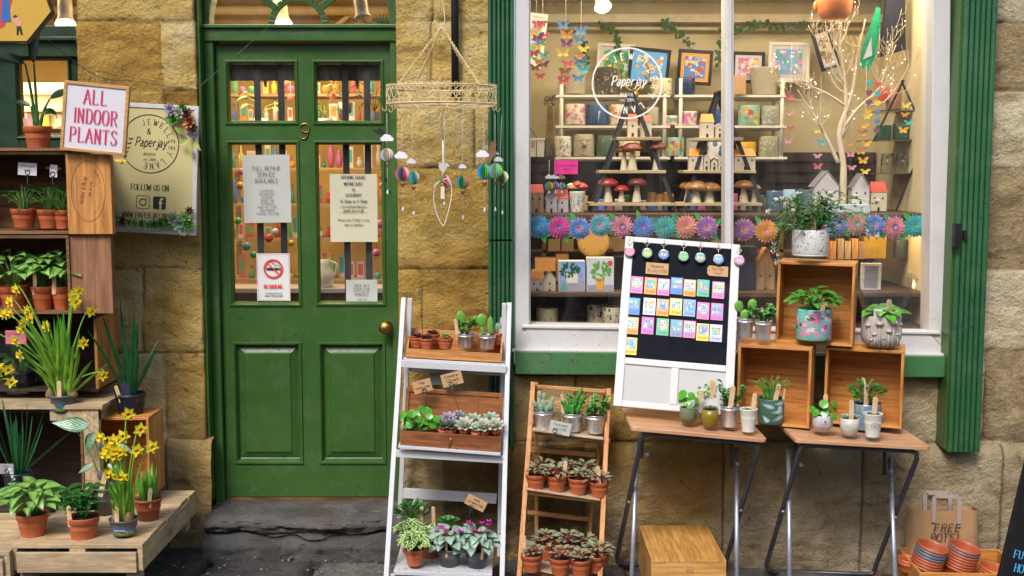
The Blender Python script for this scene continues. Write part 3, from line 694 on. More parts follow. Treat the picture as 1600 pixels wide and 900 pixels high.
for i in range(25):
 t = i / 24 * pi; a = (acx - ar * cos(t), acz + ar * sin(t)); b = (X(330) + (X(624) - X(330)) * i / 24, 2.78)
 vs += [(a[0], YD - .03, a[1]), (b[0], YD - .03, b[1]), (a[0], YD + .06, a[1])]
f.add(vs, [(i * 3, i * 3 + 1, i * 3 + 4, i * 3 + 3) for i in range(24)] + [(i * 3, i * 3 + 3, i * 3 + 5, i * 3 + 2) for i in range(24)])
f.b6(X(330), X(337), YD - .03, YD + .05, acz, 2.78)
f.build('door_frame', GRN, B, bevel=.004)
fl = MB()
ir = U(40, YD) * 42; icx = X(472)
pa = [(icx - ir * cos(t * pi / 16), YD + .01, acz + ir * sin(t * pi / 16)) for t in range(17)]
for a, b in zip(pa[:-1], pa[1:]): fl.bar(a, b, .016, .03, (0, 1, 0))
for ang in (38, 90, 142):
 a = Vector((icx + cos(R(ang)) * ir, YD + .01, acz + sin(R(ang)) * ir)); b = Vector((icx + cos(R(ang)) * ar * 1.0, YD + .01, acz + sin(R(ang)) * ar))
 fl.bar(a, b, .018, .03, (0, 1, 0))
fan = fl.build('fanlight_bars', GRN, B, bevel=.003)
g = MB(); g.add([(X(332), YD + .03, acz), (X(620), YD + .03, acz), (X(620), YD + .03, 2.75), (X(332), YD + .03, 2.75)], [(0, 1, 2, 3)]); g.build('pane', GLASS, fan)
# dark green shopfront at the far left edge
f = MB(); xa, xb = -3.25, XL
f.b6(xa, xb + .01, YD - .05, YD + .08, Z(90), Z(42)); f.b6(xa, xb + .01, YD - .075, YD + .06, Z(66), Z(60))
f.b6(xb - .02, xb + .012, YD - .04, YD + .08, -.05, 2.78)
f.b6(xa, X(40), YD - .02, YD + .05, -.05, Z(90)); f.b6(X(40), xb - .02, YD - .02, YD + .05, -.05, Z(214))
f.b6(X(122), xb - .02, YD - .018, YD + .048, Z(214), Z(90))
f.loft(X(36), X(124), Z(218), Z(88), [(0, YD - .02), (.004, YD - .03), (.012, YD - .028), (.02, YD - .005)], cap=False)
f.b6(xa, -2.98, YD - .03, YD + .06, Z(42), 2.78)
sf = f.build('side_shopfront', GRND, B, bevel=.003)
for a, b, c_, e in ((X(40), X(122), Z(214), Z(90)), (-2.98, XL - .02, Z(42), 2.75)):
 g = MB(); g.add([(a, YD + .02, c_), (b, YD + .02, c_), (b, YD + .02, e), (a, YD + .02, e)], [(0, 1, 2, 3)]); g.build('pane', GLASS, sf)
# ---------------------------------------------------------------- large shop window
YW = .0
def XW(px): return P(px, 400, YW).x
def ZW(py, px=800): return P(px, py, YW).z
def quadbox(mb, pts, y0, y1): mb.prism([(P(a, b, y0).x, P(a, b, y0).z) for a, b in pts], y0, y1)
wf = MB()
quadbox(wf, [(804, 546), (827, 512), (827, -70), (804, -70)], -.02, .10)
quadbox(wf, [(804, 546), (1482, 553), (1452, 520), (827, 508)], -.025, .10)
quadbox(wf, [(1482, 553), (1486, -70), (1459, -70), (1452, 520)], -.02, .10)
quadbox(wf, [(824, 512), (829, 508), (829, -70), (824, -70)], .0, .09)
quadbox(wf, [(1463, 522), (1451, 516), (1457, -70), (1470, -70)], -.005, .09)
quadbox(wf, [(815, 513), (1470, 523), (1470, 518), (815, 508)], -.034, .05)
quadbox(wf, [(1133, 516), (1146, 516), (1147, -70), (1133, -70)], .0, .10)
quadbox(wf, [(1136, 514), (1143, 514), (1144, -70), (1136, -70)], -.012, .10)
quadbox(wf, [(804, -48), (1486, -48), (1486, -75), (804, -75)], -.021, .10)
win = wf.build('window_frame', WHT, B, bevel=.004)
for a, b in ((826, 1134), (1146, 1458)):
 g = MB(); g.add([tuple(P(a, 514, .05)), tuple(P(b, 519, .05)), tuple(P(b, -60, .05)), tuple(P(a, -60, .05))], [(0, 1, 2, 3)]); g.build('pane', GLASS, win)
s = MB()
quadbox(s, [(805, 585), (1486, 590), (1486, 557), (805, 549)], -.075, .05)
s.build('window_sill', paint('green_sill_paint', (.052, .175, .062), .4, (.12, .05, .05), .58), B, bevel=.004)
s = MB(); quadbox(s, [(800, 550), (1488, 557), (1488, 553), (800, 546)], -.06, .05); s.build('sill_board', WHT, B, bevel=.003)
# fluted green shutter boxes
def shutter(px0, px1, pb0, pb1, y0, pt=-80, nm='shutter'):
 m = MB()
 x0, x1 = P(px0, 400, y0).x, P(px1, 400, y0).x; zb, zt = P(px0, pb0, y0).z, P(px0, pt, y0).z
 n = 6; wd = (x1 - x0) / n; out = [(x0, .0), (x0, y0)]
 for i in range(n):
  a = x0 + i * wd
  if i: out += [(a - wd * .10, y0 + .001), (a, y0 + .016), (a + wd * .10, y0 + .001)]
  out += [(a + wd * .3, y0 - .004), (a + wd * .5, y0 - .005), (a + wd * .7, y0 - .004)]
 out += [(x1, y0), (x1, .0)]
 k = len(out)
 m.add([(a, b, zb) for a, b in out] + [(a, b, zt) for a, b in out], [(i, i + 1, i + 1 + k, i + k) for i in range(k - 1)] + [tuple(range(k))[::-1], tuple(range(k, 2 * k))])
 return m.build(nm, GRN2, B)
sh = shutter(1493, 1543, 706, 708, -.13)
m = MB(); m.b6(P(1493, 345, -.13).x - .012, P(1493, 345, -.13).x + .012, -.165, -.128, P(0, 386, -.13).z, P(0, 349, -.13).z); m.b6(P(1506, 365, -.13).x - .006, P(1506, 365, -.13).x + .006, -.150, -.128, P(0, 374, -.13).z, P(0, 360, -.13).z)
m.build('hinge', plain('dark_iron', (.03, .025, .03), .5, .3, metal=.6), sh)
sh = shutter(763, 803, 374, 374, -.035)
shutter(763, 803, 700, 700, -.035, pt=377)
m = MB(); m.b6(P(1475, 400, -.02).x, P(1493, 400, -.13).x + .01, -.11, .03, P(1480, 700, -.1).z, P(0, -80, -.1).z); m.build('shutter_return', GRN, B)
m = MB(); m.b6(P(1543, 400, -.13).x - .004, P(1543, 400, -.13).x + .012, -.10, .02, P(1480, 700, -.1).z, P(0, -80, -.1).z); m.build('shutter_edge', GRND, B)
# ---------------------------------------------------------------- interior shells
i1 = MB()   # display box
bx0, bx1, by = P(826, 300, .05).x - .02, P(1459, 300, .05).x + .02, .98
ZP = P(900, 334, .14).z                # top of the upper platform
i1.add([(bx0, by, .5), (bx1, by, .5), (bx1, by, 2.75), (bx0, by, 2.75)], [(0, 1, 2, 3)])
i1.add([(bx0, .1, .5), (bx0, by, .5), (bx0, by, 2.75), (bx0, .1, 2.75)], [(0, 1, 2, 3)])
i1.add([(bx1, .1, .5), (bx1, by, .5), (bx1, by, 2.75), (bx1, .1, 2.75)], [(0, 1, 2, 3)])
i1.build('display_wall', CREAM, B)
m = MB(); m.b6(bx0, bx1, .0, by, 2.62, 2.76); m.build('display_ceiling', CREAM, B)
m = MB(); zz = P(0, 30, .95).z
m.b6(bx0, bx1, .90, .97, zz - .02, zz + .02); m.b6(bx0, bx1, .86, .97, P(0, 2, .95).z, P(0, 2, .95).z + .05)
m.tube([(bx0, .93, P(0, 44, .93).z), (bx1, .93, P(0, 46, .93).z)], .009, 8); m.build('wall_pipe', plain('cream_gloss', (.7, .62, .42), .4), B)
m = MB(); m.b6(bx0, bx1, .13, .97, ZP - .03, ZP); m.build('display_platform', DKW, B, bevel=.003)
ZS = P(900, 457, .16).z
m = MB(); m.b6(bx0, bx1, .15, .80, ZS - .02, ZS); m.build('lower_display_shelf', DKW, B, bevel=.003)
ZF = P(900, 509, .15).z
m = MB(); m.b6(bx0, bx1, .06, .97, ZF - .06, ZF - .004); m.build('display_floor', DKW, B)
m = MB(); m.b6(bx0 + .005, bx1 - .005, .955, .975, ZF, P(0, 238, .95).z)
for k in range(5): m.b6(bx0 + .005, bx1 - .005, .94, .956, ZP + .02 + k * .055, ZP + .026 + k * .055)
m.build('panelled_back', plain('dark_brown_panel', (.055, .032, .022), .6, .25, 6), B)
m = MB()
for k in range(7): m.b6(bx0 + .1 + k * .3, bx0 + .12 + k * .3, .78, .80, ZF, ZP - .03)
m.b6(bx0, bx1, .78, .795, ZS + .14, ZS + .155); m.build('cabinet_divider', wood('cabinet_wood', (.3, .18, .08), (.14, .07, .03), 'x'), B)
r = MB()    # shop room behind the doors
rx0, rx1, ry = -4.2, P(800, 300, .3).x, 2.3
r.add([(rx0, ry, -.1), (rx1, ry, -.1), (rx1, ry, 2.95), (rx0, ry, 2.95)], [(0, 1, 2, 3)])
r.add([(rx1, .2, -.1), (rx1, ry, -.1), (rx1, ry, 2.95), (rx1, .2, 2.95)], [(0, 1, 2, 3)])
r.add([(rx0, .2, -.1), (rx0, ry, -.1), (rx0, ry, 2.95), (rx0, .2, 2.95)], [(0, 1, 2, 3)])
r.add([(rx0, .2, 2.95), (rx1, .2, 2.95), (rx1, ry, 2.95), (rx0, ry, 2.95)], [(0, 1, 2, 3)])
r.build('room_wall', plain('warm_room_wall', (.52, .36, .13), .8, .35, 3), B)
m = MB(); m.b6(rx0, rx1, .2, ry, -.1, .15); m.build('room_floor', DKW, B)
m = MB()
for yy in (.7, 1.3, 1.9): m.b6(rx0, rx1, yy, yy + .06, 2.80, 2.90)
m.tube([(rx0, 2.2, 2.62), (rx1, 2.2, 2.62)], .03, 8); m.tube([(rx0, 2.24, 2.52), (-1.1, 2.24, 2.52), (-1.0, 2.24, 2.6), (rx1, 2.24, 2.6)], .02, 8)
m.build('ceiling_beam', MC['cream_gloss'], B)
# black downpipe on the pier
m = MB(); m.tube([(P(712, 300, -.04).x, -.035, 2.9), (P(712, 300, -.04).x, -.035, P(0, 152, -.04).z)], .017, 10)
m.build('downpipe', BLK, B)
# ---------------------------------------------------------------- shop lamps (lit in the photograph)
def lamp(loc, e, size, col=(1, .72, .38), aim=None, nm='lamp_light', sp=False, shape=None):
 l = bpy.data.lights.new(nm, 'AREA'); l.energy = e; l.size = size; l.color = col
 if shape: l.shape = 'RECTANGLE'; l.size_y = shape
 o = bpy.data.objects.new(nm, l); C.objects.link(o); o.location = loc
 d = Vector(aim) - Vector(loc) if aim else Vector((0, 0, -1))
 o.rotation_euler = d.to_track_quat('-Z', 'Y').to_euler(); return o
STEEL = plain('brushed_steel', (.6, .58, .55), .3, .1, metal=1)
def spotlamp(px, py, y, label, e, aim, s=1.0, bulb_on=True):
 p = P(px, py, y)
 t = thing('ceiling_spotlight', label, 'lamp', p, (R(150), 0, R(20)), 'shop ceiling spotlights')
 m = MB(); m.lathe([(.0001, -.10 * s), (.028 * s, -.10 * s), (.03 * s, -.04 * s), (.03 * s, .0), (.042 * s, .03 * s), (.044 * s, .035 * s), (.036 * s, .03 * s)], 20)
 m.build('housing', plain('white_can', (.7, .68, .62), .4), t)
 m = MB(); m.lathe([(.040 * s, .034 * s), (.03 * s, .046 * s), (.0001, .05 * s)], 20)
 m.build('bulb', emis('lit_bulb', (1, .82, .5), 14) if bulb_on else STEEL, t)
 m = MB(); m.tube([(0, 0, -.1 * s), (0, -.12 * s, -.22 * s)], .006, 6); m.build('stem', BLK, t)
spotlamp(940, 2, .5, 'bright lit spotlight at top of left window pane', 0, None, 1.0)
spotlamp(440, 28, .9, 'lit spotlight shining inside fanlight left of its centre arch', 0, None, 1.2)
spotlamp(566, 22, .55, 'silver tipped spotlight at right end of fanlight', 0, None, 1.1, False)
spotlamp(102, 28, .7, 'lit spotlight in the dark shopfront above the plant crates', 0, None, 1.2)
lamp((P(980, 0, .4).x, .24, 2.52), 8.5, .9, (1, .83, .58), shape=.35)
lamp((P(1300, 0, .4).x, .24, 2.52), 8.5, .9, (1, .84, .60), shape=.35)
lamp((1.0, .30, ZP - .05), 5.0, 1.8, (1, .7, .36), aim=(1.0, .5, 0), shape=.1)
for x in (-2.9, -1.5, -.6):
 lamp((x, 1.1, 2.75), 11, .7, (1, .68, .30))
lamp((-1.1, .45, 2.1), 5, .5, (1, .70, .34), aim=(-1.0, 1.5, 1.0))
lamp((-2.4, .45, 2.1), 5, .5, (1, .70, .34), aim=(-2.4, 1.5, 1.0))
# unseen timber overhang added above the shopfront to darken the upper wall
m = MB(); m.b6(-4.5, 3.1, -.32, .0, 3.04, 3.12); m.b6(-4.5, 3.1, -.36, -.32, 3.0, 3.16); m.build('shade_overhang', GRND, B)
# the house across the lane, behind the photographer: what the glass reflects
ob = thing('opposite_building', 'plain stone house across the lane with dark sash windows', 'building', (0, -12.5, -.26))
m = MB(); m.b6(-13, 13, -1, 0, 0, 6.2); m.build('wall', plain('opposite_stone', (.34, .29, .21), .9, .2, 2), ob)
for x in range(-12, 13, 3):
 for z_ in (.8, 3.8): m = MB(); m.b6(x - .6, x + .6, -.02, .02, z_, z_ + 1.7); wq = m.build('window', BLK, ob); m = MB(); m.b6(x - .03, x + .03, .021, .04, z_, z_ + 1.7); m.b6(x - .6, x + .6, .021, .04, z_ + .83, z_ + .88); m.build('glazing_bar', WHT, wq)
m = MB(); m.b6(-13.2, 13.2, -1.2, .2, 6.2, 6.5); m.build('cornice', WHT, ob)
# grit, crumbs of soil and fallen leaves in the corners of the paving
rr = random.Random(9); m = MB()
for q in range(420):
 x = rr.uniform(-2.2, 2.2); y = -.16 - abs(rr.gauss(0, .16)) ; z = gz(x) + .004 + rr.uniform(-.002, .004); s = rr.uniform(.002, .006)
 m.mi = q % 2; m.add([(x - s, y, z), (x, y - s, z), (x + s, y + s * .3, z), (x, y + s, z), (x, y, z + s)], [(0, 1, 4), (1, 2, 4), (2, 3, 4), (3, 0, 4)])
m.mi = 2
for q in range(34): x = rr.uniform(-1.4, 2.0); a = rr.uniform(0, 6.3); m.leaf((x, -.14 - abs(rr.gauss(0, .14)), gz(x) + .009), (cos(a), sin(a), .1), (0, 0, 1), rr.uniform(.02, .04), .014, 'ovate', .5, .3, 4)
o = m.build('paving_grit', [plain('grit_dark', (.04, .03, .02), .9), plain('grit_pale', (.35, .3, .22), .9), plain('dead_leaf', (.26, .14, .05), .8, .4)]); o['kind'] = 'stuff'
# ================================================================== POTS AND PLANTS
TERRA = plain('terracotta_plastic', (.50, .125, .045), .45, .14, 6, dirt=((.46, .25, .16), 16, .60))
TERRA2 = plain('terracotta_plastic_dark', (.40, .095, .04), .45, .16, 6, dirt=((.30, .16, .10), 14, .6))
SOIL = plain('potting_soil', (.035, .02, .012), .95, .5, 60, bump=1, bs=200)
GALV = plain('galvanised_steel', (.66, .66, .68), .30, .14, 25, metal=.72, bump=.08, bs=15)
STICK = wood('label_stick_wood', (.72, .50, .30), (.60, .38, .20), 'z', .6, 3, knots=False)
INK = plain('ink', (.02, .02, .02), .6, .05)
INKL = plain('faint_ink', (.18, .15, .13), .6, .05)
NAVY = plain('navy_pot_plastic', (.012, .018, .04), .35, .2, 8)
GREYP = plain('grey_pot_plastic', (.10, .10, .115), .4, .1, 8)
STEM = plain('green_stem', (.13, .27, .05), .45, .3, 20)
STEMR = plain('red_stem', (.30, .05, .05), .45, .3, 20)
BROWN = plain('brown_stem', (.12, .07, .035), .8, .3, 20)
KRAFT = plain('kraft_card', (.50, .30, .15), .8, .08, 30)
WIRE = plain('dark_green_wire', (.012, .04, .03), .4, .2)
def prints(parent, r0, r1, H, cols_, n, s, sd=1, twig=None):
 """five petalled flowers printed round a pot"""
 rr = random.Random(sd); m = MB(); mats = [CM[c] if isinstance(c, str) else c for c in cols_]
 def on(a, z): r = r0 + (r1 - r0) * z / H + .0006; return (cos(a) * r, sin(a) * r, z)
 for k in range(n):
  a = -pi / 2 + rr.uniform(-1.5, 1.5); z = rr.uniform(s, H - s); q = s * rr.choice((.45, .7, 1, 1)); rot = rr.random() * 6; m.mi = rr.randrange(len(mats)); da = 1 / r1
  if twig is not None and k % 3 == 0:
   mi = m.mi; m.mi = twig; z2 = min(H - .004, max(.004, z + rr.uniform(-.03, .03))); a2 = a + rr.uniform(-.4, .4); p1, p2 = Vector(on(a, z)), Vector(on(a2, z2)); p3, p4 = p1 + Vector((0, -.0002, .0012)), p2 + Vector((0, -.0002, .0012)); pm = Vector(on((a + a2) / 2, (z + z2) / 2)); m.add([p1, pm, p2, p4, pm + Vector((0, 0, .0012)), p3], [(0, 1, 4, 5), (1, 2, 3, 4)]); m.mi = mi
  for p in range(5):
   t0 = rot + p * 1.2566; v = [on(a, z)]
   for dt, rd in ((-.5, .62), (-.28, 1), (.28, 1), (.5, .62)): v.append(on(a + cos(t0 + dt) * q * rd * da, z + sin(t0 + dt) * q * rd))
   m.add(v, [(0, 1, 2, 3, 4)])
 return m.build('printed_flowers', mats, parent)
def pot(root, kind, rt, H, mat=None, n=28):
 """adds pot and soil parts; returns soil height"""
 m = MB(); rb = rt * .72
 if kind == 'terra':
  h1 = H * .72
  m.lathe([(.001, .003), (rb * .96, .0), (rb, .004), (rt * .90, h1), (rt * .92, h1 + .001), (rt * .965, h1 + .002), (rt, H * .97), (rt, H), (rt * .955, H), (rt * .93, H * .9), (rt * .86, H * .5)], n)
 elif kind == 'galv':
  rb = rt * .74
  m.lathe([(.001, .004), (rb, .0), (rb * 1.02, .003), (rt * .95, H * .80), (rt * .985, H * .81), (rt * .985, H * .84), (rt * .96, H * .85), (rt * .99, H * .97), (rt * 1.03, H * .98), (rt * 1.03, H), (rt * .99, H), (rt * .94, H * .85), (rt * .85, H * .5)], n)
  m.bar((rt * .1, -rb * 1.0, .005), (rt * .1, -rt * .975, H * .8), .004, .002)
 elif kind == 'cup':
  m.lathe([(.001, .003), (rt * .70, .0), (rt * .71, .003), (rt, H), (rt * 1.03, H + .002), (rt * 1.0, H + .004), (rt * .96, H), (rt * .9, H * .6)], n)
 elif kind == 'cyl':
  m.lathe([(.001, .003), (rt * .95, .0), (rt, .006), (rt, H - .003), (rt * .985, H), (rt * .95, H), (rt * .94, H - .005), (rt * .93, H * .5)], n)
 elif kind == 'round':
  m.lathe([(.001, .003), (rt * .55, .0), (rt * .72, .006), (rt * .98, H * .42), (rt * 1.0, H * .6), (rt * .95, H), (rt * .91, H), (rt * .88, H * .5)], n)
 elif kind == 'round2':
  m.lathe([(.001, .003), (rt * .70, .0), (rt * .95, .02), (rt * 1.04, H * .35), (rt * 1.0, H * .97), (rt * .98, H), (rt * .93, H), (rt * .9, H * .5)], n)
 elif kind == 'label':
  m.lathe([(.001, .003), (rb, .0), (rt * .92, H * .86), (rt * .99, H * .87), (rt, H), (rt * .95, H), (rt * .88, H * .5)], n)
 p = m.build('pot', mat or (GALV if kind == 'galv' else TERRA), root)
 s = MB(); zs = H * .90
 vs = [(0, 0, zs + .004)]; rr = random.Random(n)
 for k in (1, 2, 3):
  for j in range(12): vs.append((cos(j * pi / 6) * rt * .93 * k / 3, sin(j * pi / 6) * rt * .93 * k / 3, zs + rr.uniform(-.002, .003)))
 fs = [(0, 1 + j, 1 + (j + 1) % 12) for j in range(12)]
 for k in range(2):
  for j in range(12): fs.append((1 + k * 12 + j, 13 + k * 12 + j, 13 + k * 12 + (j + 1) % 12, 1 + k * 12 + (j + 1) % 12))
 s.add(vs, fs, True); s.build('soil', SOIL, root)
 return zs, p
def stick(root, x, y, z, h=.075, lean=0, yaw=0, w=.016, tip=0, nm='label_stick', ink=True):
 m = MB(); t = .0022; out = []
 hh = h + .02
 for i in range(9): a = pi * i / 8; out.append((cos(a) * w / 2, hh - w / 2 + sin(a) * w / 2))
 out += [(-w / 2, 0), (w / 2, 0)]
 m.M = Matrix.Translation((x, y, z - .02)) @ Matrix.Rotation(yaw, 4, 'Z') @ Matrix.Rotation(lean, 4, 'Y') @ Matrix.Rotation(tip, 4, 'X')
 m.prism(out[::-1], -t / 2, t / 2)
 o = m.build(nm, STICK, root)
 if ink and h > .04:
  g = MB(); g.M = m.M.copy(); rr = random.Random(int(x * 9999 + h * 999))
  for k in range(3): stroke(g, crom([(-.004 + i * .0026, hh - .012 - k * .007 + rr.uniform(-.0016, .0016)) for i in range(4)], 3), .0008, -t / 2 - .0003)
  g.build('handwriting', INKL, o)
 return o
def leafmound(root, z, n, rad, H, L, W, shape, mat, stem=STEM, droop=.7, up=.25, sd=1, face=.35, stemr=.0016, name='foliage', cone=.5, fold=.12, base_r=.3, jit=.25, res=5, lean=(0, 0)):
 """leaves on stalks that spread from the soil"""
 rr = random.Random(sd); m = MB(); s = MB()
 for i in range(n):
  q = math.sqrt((i + .5) / n); a = i * 2.39996 + rr.uniform(-.35, .35)
  r = rad * q * rr.uniform(1 - jit, 1 + jit * .4)
  h = H * (1 - q * q * cone) * rr.uniform(.78, 1.05)
  p = Vector((cos(a) * r + lean[0], sin(a) * r + lean[1], z + h))
  b = Vector((cos(a) * r * base_r * .6, sin(a) * r * base_r * .6, z))
  d = Vector((cos(a), sin(a) - face, up + rr.uniform(-.25, .25) + (1 - q) * .4)); d.normalize()
  l = L * rr.uniform(.72, 1.12)
  if stem:
   mid = (b + p) / 2 + Vector((cos(a) * r * .02, 0, h * .12)) - Vector((cos(a) * r * .15, sin(a) * r * .15, 0))
   s.tube([b, mid, p], [stemr * 1.2, stemr, stemr * .8], 4, caps=False)
  m.leaf(p, d, Vector((rr.uniform(-.3, .3), -face * .8 + rr.uniform(-.2, .2), 1)), l, W * l / L * rr.uniform(.9, 1.1), shape, droop * rr.uniform(.5, 1.4), fold, res)
 if stem: s.build('stems', stem, root)
 return m.build(name, mat, root)
L_SYN = leafm('pale_green_leaf', (.22, .42, .08), edge=((.07, .22, .04), .40), vein=(.42, .58, .2), rough=.4)
L_MID = leafm('mid_green_leaf', (.07, .26, .03), vein=(.16, .38, .07))
L_DARK = leafm('dark_glossy_leaf', (.018, .11, .018), vein=(.05, .2, .04), rough=.22)
L_JADE = leafm('jade_leaf', (.035, .15, .03), tip=(.08, .24, .05), rough=.28)
L_IVY = leafm('variegated_ivy_leaf', (.11, .27, .05), edge=((.66, .76, .36), .36), blot=((.04, .13, .05), 38, .58))
L_CYC = leafm('silver_leaf', (.36, .48, .40), edge=((.08, .20, .10), .44), stripe=((.14, .26, .18), 0, .34, .38, 0), blot=((.46, .56, .50), 45, .6), rough=.45)
L_PEP = leafm('striped_leaf', (.07, .15, .05), stripe=None, edge=((.30, .06, .06), .46))
L_PIL = leafm('round_coin_leaf', (.09, .36, .025), rough=.25)
L_DAF = leafm('daffodil_leaf', (.24, .46, .04), tip=(.08, .34, .04), rough=.4)
L_STRAP = leafm('dark_strap_leaf', (.012, .07, .02), tip=(.02, .12, .03), rough=.3)
L_STRAP2 = leafm('aloe_leaf', (.02, .13, .035), tip=(.02, .10, .04), rough=.3)
L_CAL = leafm('calathea_leaf', (.42, .60, .42), stripe=((.02, .13, .05), 38, .25, .42, 1.1), edge=((.03, .16, .06), .42), rough=.35)
L_GER = leafm('fresh_green_leaf', (.15, .45, .06), vein=(.3, .55, .12), rough=.4)
L_SUCG = leafm('blue_green_succulent', (.28, .44, .32), tip=(.45, .52, .40), rough=.5)
L_SUCP = leafm('purple_succulent', (.10, .035, .04), tip=(.20, .09, .07), rough=.45)
L_SUCL = leafm('lilac_succulent', (.36, .34, .44), tip=(.42, .36, .46), rough=.5)
L_SUCW = leafm('pale_succulent', (.50, .58, .45), tip=(.55, .50, .42), rough=.5)
L_SUCB = leafm('bright_succulent', (.25, .52, .13), tip=(.45, .55, .25), rough=.4)
# longitudinal stripes for peperomia
def pep():
 m, nt, b = base('peperomia_leaf')
 uv = nn(nt, 'ShaderNodeTexCoord').outputs['UV']; sp = nt.nodes.new('ShaderNodeSeparateXYZ'); nt.links.new(uv, sp.inputs[0])
 au = math_(nt, 'ABSOLUTE', math_(nt, 'SUBTRACT', sp.outputs[0], .5))
 f = ramp(nt, math_(nt, 'SINE', math_(nt, 'MULTIPLY', au, 40)), [(.35, (0, 0, 0)), (.6, (1, 1, 1))])
 n = noise_(nt, coords(nt), 22, 3)
 dark = ramp(nt, n, [(.35, (.02, .07, .02)), (.55, (.09, .04, .02)), (.7, (.28, .04, .04))])
 pale = ramp(nt, noise_(nt, coords(nt), 16, 2), [(.3, (.26, .42, .16)), (.5, (.56, .62, .42)), (.7, (.40, .52, .46))])
 col = mixc(nt, f, dark, pale)
 nt.links.new(col, b.inputs['Base Color']); b.inputs['Roughness'].default_value = .33
 MC['pep'] = m; return m
L_PEP = pep()
def f_syn(root, z, r, sd=1, n=26, H=.10, s=1.0, mat=None, L=.055):
 leafmound(root, z, n, r * 1.75, H, L * s, L * .74 * s, 'heart', mat or L_SYN, sd=sd, droop=.8, up=.15, face=.45, fold=.10, jit=.2)
def f_strap(root, z, r, sd=1, n=14, L=.28, W=.018, mat=None, spread=.45, droop=.3, up=1.0, face=.0, shape='strap', base_r=.35):
 rr = random.Random(sd); m = MB()
 for i in range(n):
  a = i * 2.4 + rr.uniform(-.5, .5); q = math.sqrt((i + .5) / n)
  d = Vector((cos(a) * spread * q * rr.uniform(.6, 1.3), (sin(a) - face) * spread * q * .8, up))
  m.leaf((cos(a) * r * base_r * q, sin(a) * r * base_r * q, z - .003), d, Vector((-cos(a), -sin(a) - .2, .3)) * -1, L * rr.uniform(.6, 1.1), W * rr.uniform(.8, 1.15), shape, droop * rr.uniform(-.2, 1.6) * (.4 + q), .25, 9)
 return m.build('foliage', mat or L_STRAP, root)
PETAL = leafm('daffodil_petal', (.95, .80, .05), rough=.5)
TRUMP = plain('daffodil_trumpet', (.95, .60, .015), .5, .08, 30)
def daff_flower(root, p, d, s=1.0, sd=0):
 """one flower: six petals and a frilled trumpet, facing d"""
 d = Vector(d).normalized(); q = d.to_track_quat('Z', 'Y').to_matrix().to_4x4()
 m = MB(); m.M = Matrix.Translation(p) @ q
 for i in range(6):
  a = i * pi / 3 + sd
  m.mi = 0; m.leaf((cos(a) * .002 * s, sin(a) * .002 * s, 0), (cos(a), sin(a), .25 - .2 * (i % 2)), (0, 0, 1), .021 * s, .0155 * s, 'ovate', -.15, .12, 4)
 m.mi = 1
 m.lathe([(.0035 * s, 0), (.0045 * s, .006 * s), (.0055 * s, .011 * s), (.0080 * s, .0145 * s), (.0068 * s, .0135 * s), (.0045 * s, .006 * s)], 12)
 return m.build('flower', [PETAL, TRUMP], root)
def bulbs(root, z, r, n=2, sd=1):
 rr = random.Random(sd)
 for i in range(n):
  x = (i - (n - 1) / 2) * r * .95; m = MB()
  m.lathe([(.002, -.01), (.017, -.002), (.019, .008), (.013, .021), (.006, .034)], 12, (x, rr.uniform(-.3, -.05) * r, z))
  m.build('bulb', plain('bulb_skin', (.22, .12, .06), .6, .4, 40), root)
def daffodils(root, z, r, leaves, flowers, LW=.011, sd=2):
 """leaves: (base x, tip dx, height); flowers: (tip dx, dy, height, face dx)"""
 rr = random.Random(sd); m = MB()
 for (bx, tx, h) in leaves:
  by_ = rr.uniform(-.5, .5) * r; d = Vector((tx - bx, rr.uniform(-.10, .06), h)); L = d.length
  dr = rr.uniform(.1, .5)
  d2 = Vector((d.x * .75, d.y, d.z * 1.05)) if abs(tx - bx) > .3 * h else d
  m.leaf((bx, by_, z), d2, Vector((-(tx - bx) * 1.2, .5, .3)), L * 1.03, LW * rr.uniform(.8, 1.2), 'strap', dr, .22, 10)
 m.build('foliage', L_DAF, root)
 st = MB()
 fl = []
 for k, (bx, tx, ty, h, fx, *sz) in enumerate(flowers):
  b = Vector((bx, rr.uniform(-.2, .2) * r, z)); e = Vector((tx, ty, z + h))
  sg = 1 if fx >= 0 else -1
  hor = max(0, abs(tx - bx) - h)          # drooping, reaching stems arch first
  c1 = b + Vector(((tx - bx) * .25, 0, h * .5 + hor * .35)); c2 = b + Vector(((tx - bx) * .7, ty * .7, h * .88 + hor * .30))
  neck = e + Vector((-.006 * sg, .008, .010))
  st.tube(crom([tuple(b), tuple(c1), tuple(c2), tuple(neck), tuple(e + Vector((0, .004, .002)))], 5), [.0026] * 12 + [.0022] * 9, 6)
  daff_flower(root, e, (fx, -1, rr.uniform(-.35, .15)), (sz[0] if sz else 1.0), rr.random())
 st.build('stems', plain('daffodil_stem', (.26, .48, .07), .4, .15), root)
def rosette(root, c, r, mat, rings=4, n=8, sd=0, name='rosette', tilt=(0, 0)):
 m = MB(); m.M = Matrix.Translation(c) @ Matrix.Rotation(tilt[0], 4, 'X') @ Matrix.Rotation(tilt[1], 4, 'Y')
 for k in range(rings):
  t = k / max(rings - 1, 1)
  for i in range(n):
   a = 2 * pi * (i + .5 * (k % 2)) / n + sd
   l = r * (1 - .62 * t)
   m.leaf((cos(a) * r * .06, sin(a) * r * .06, r * .16 * t), (cos(a), sin(a), .22 + 1.3 * t), (-cos(a) * .3, -sin(a) * .3, 1), l, l * .52, 'spat', -.35, .28, 4)
   m.mi = 0
 return m.build(name, mat, root)
CACT = spots('cactus_skin', (.13, .33, .045), [((.60, .55, .25), 260, .16, 1)], .5, 'Object', bump=.3)
CACTB = spots('cactus_skin_blue', (.20, .34, .24), [((.7, .72, .6), 240, .2, 1)], .55, 'Object', bump=.3)
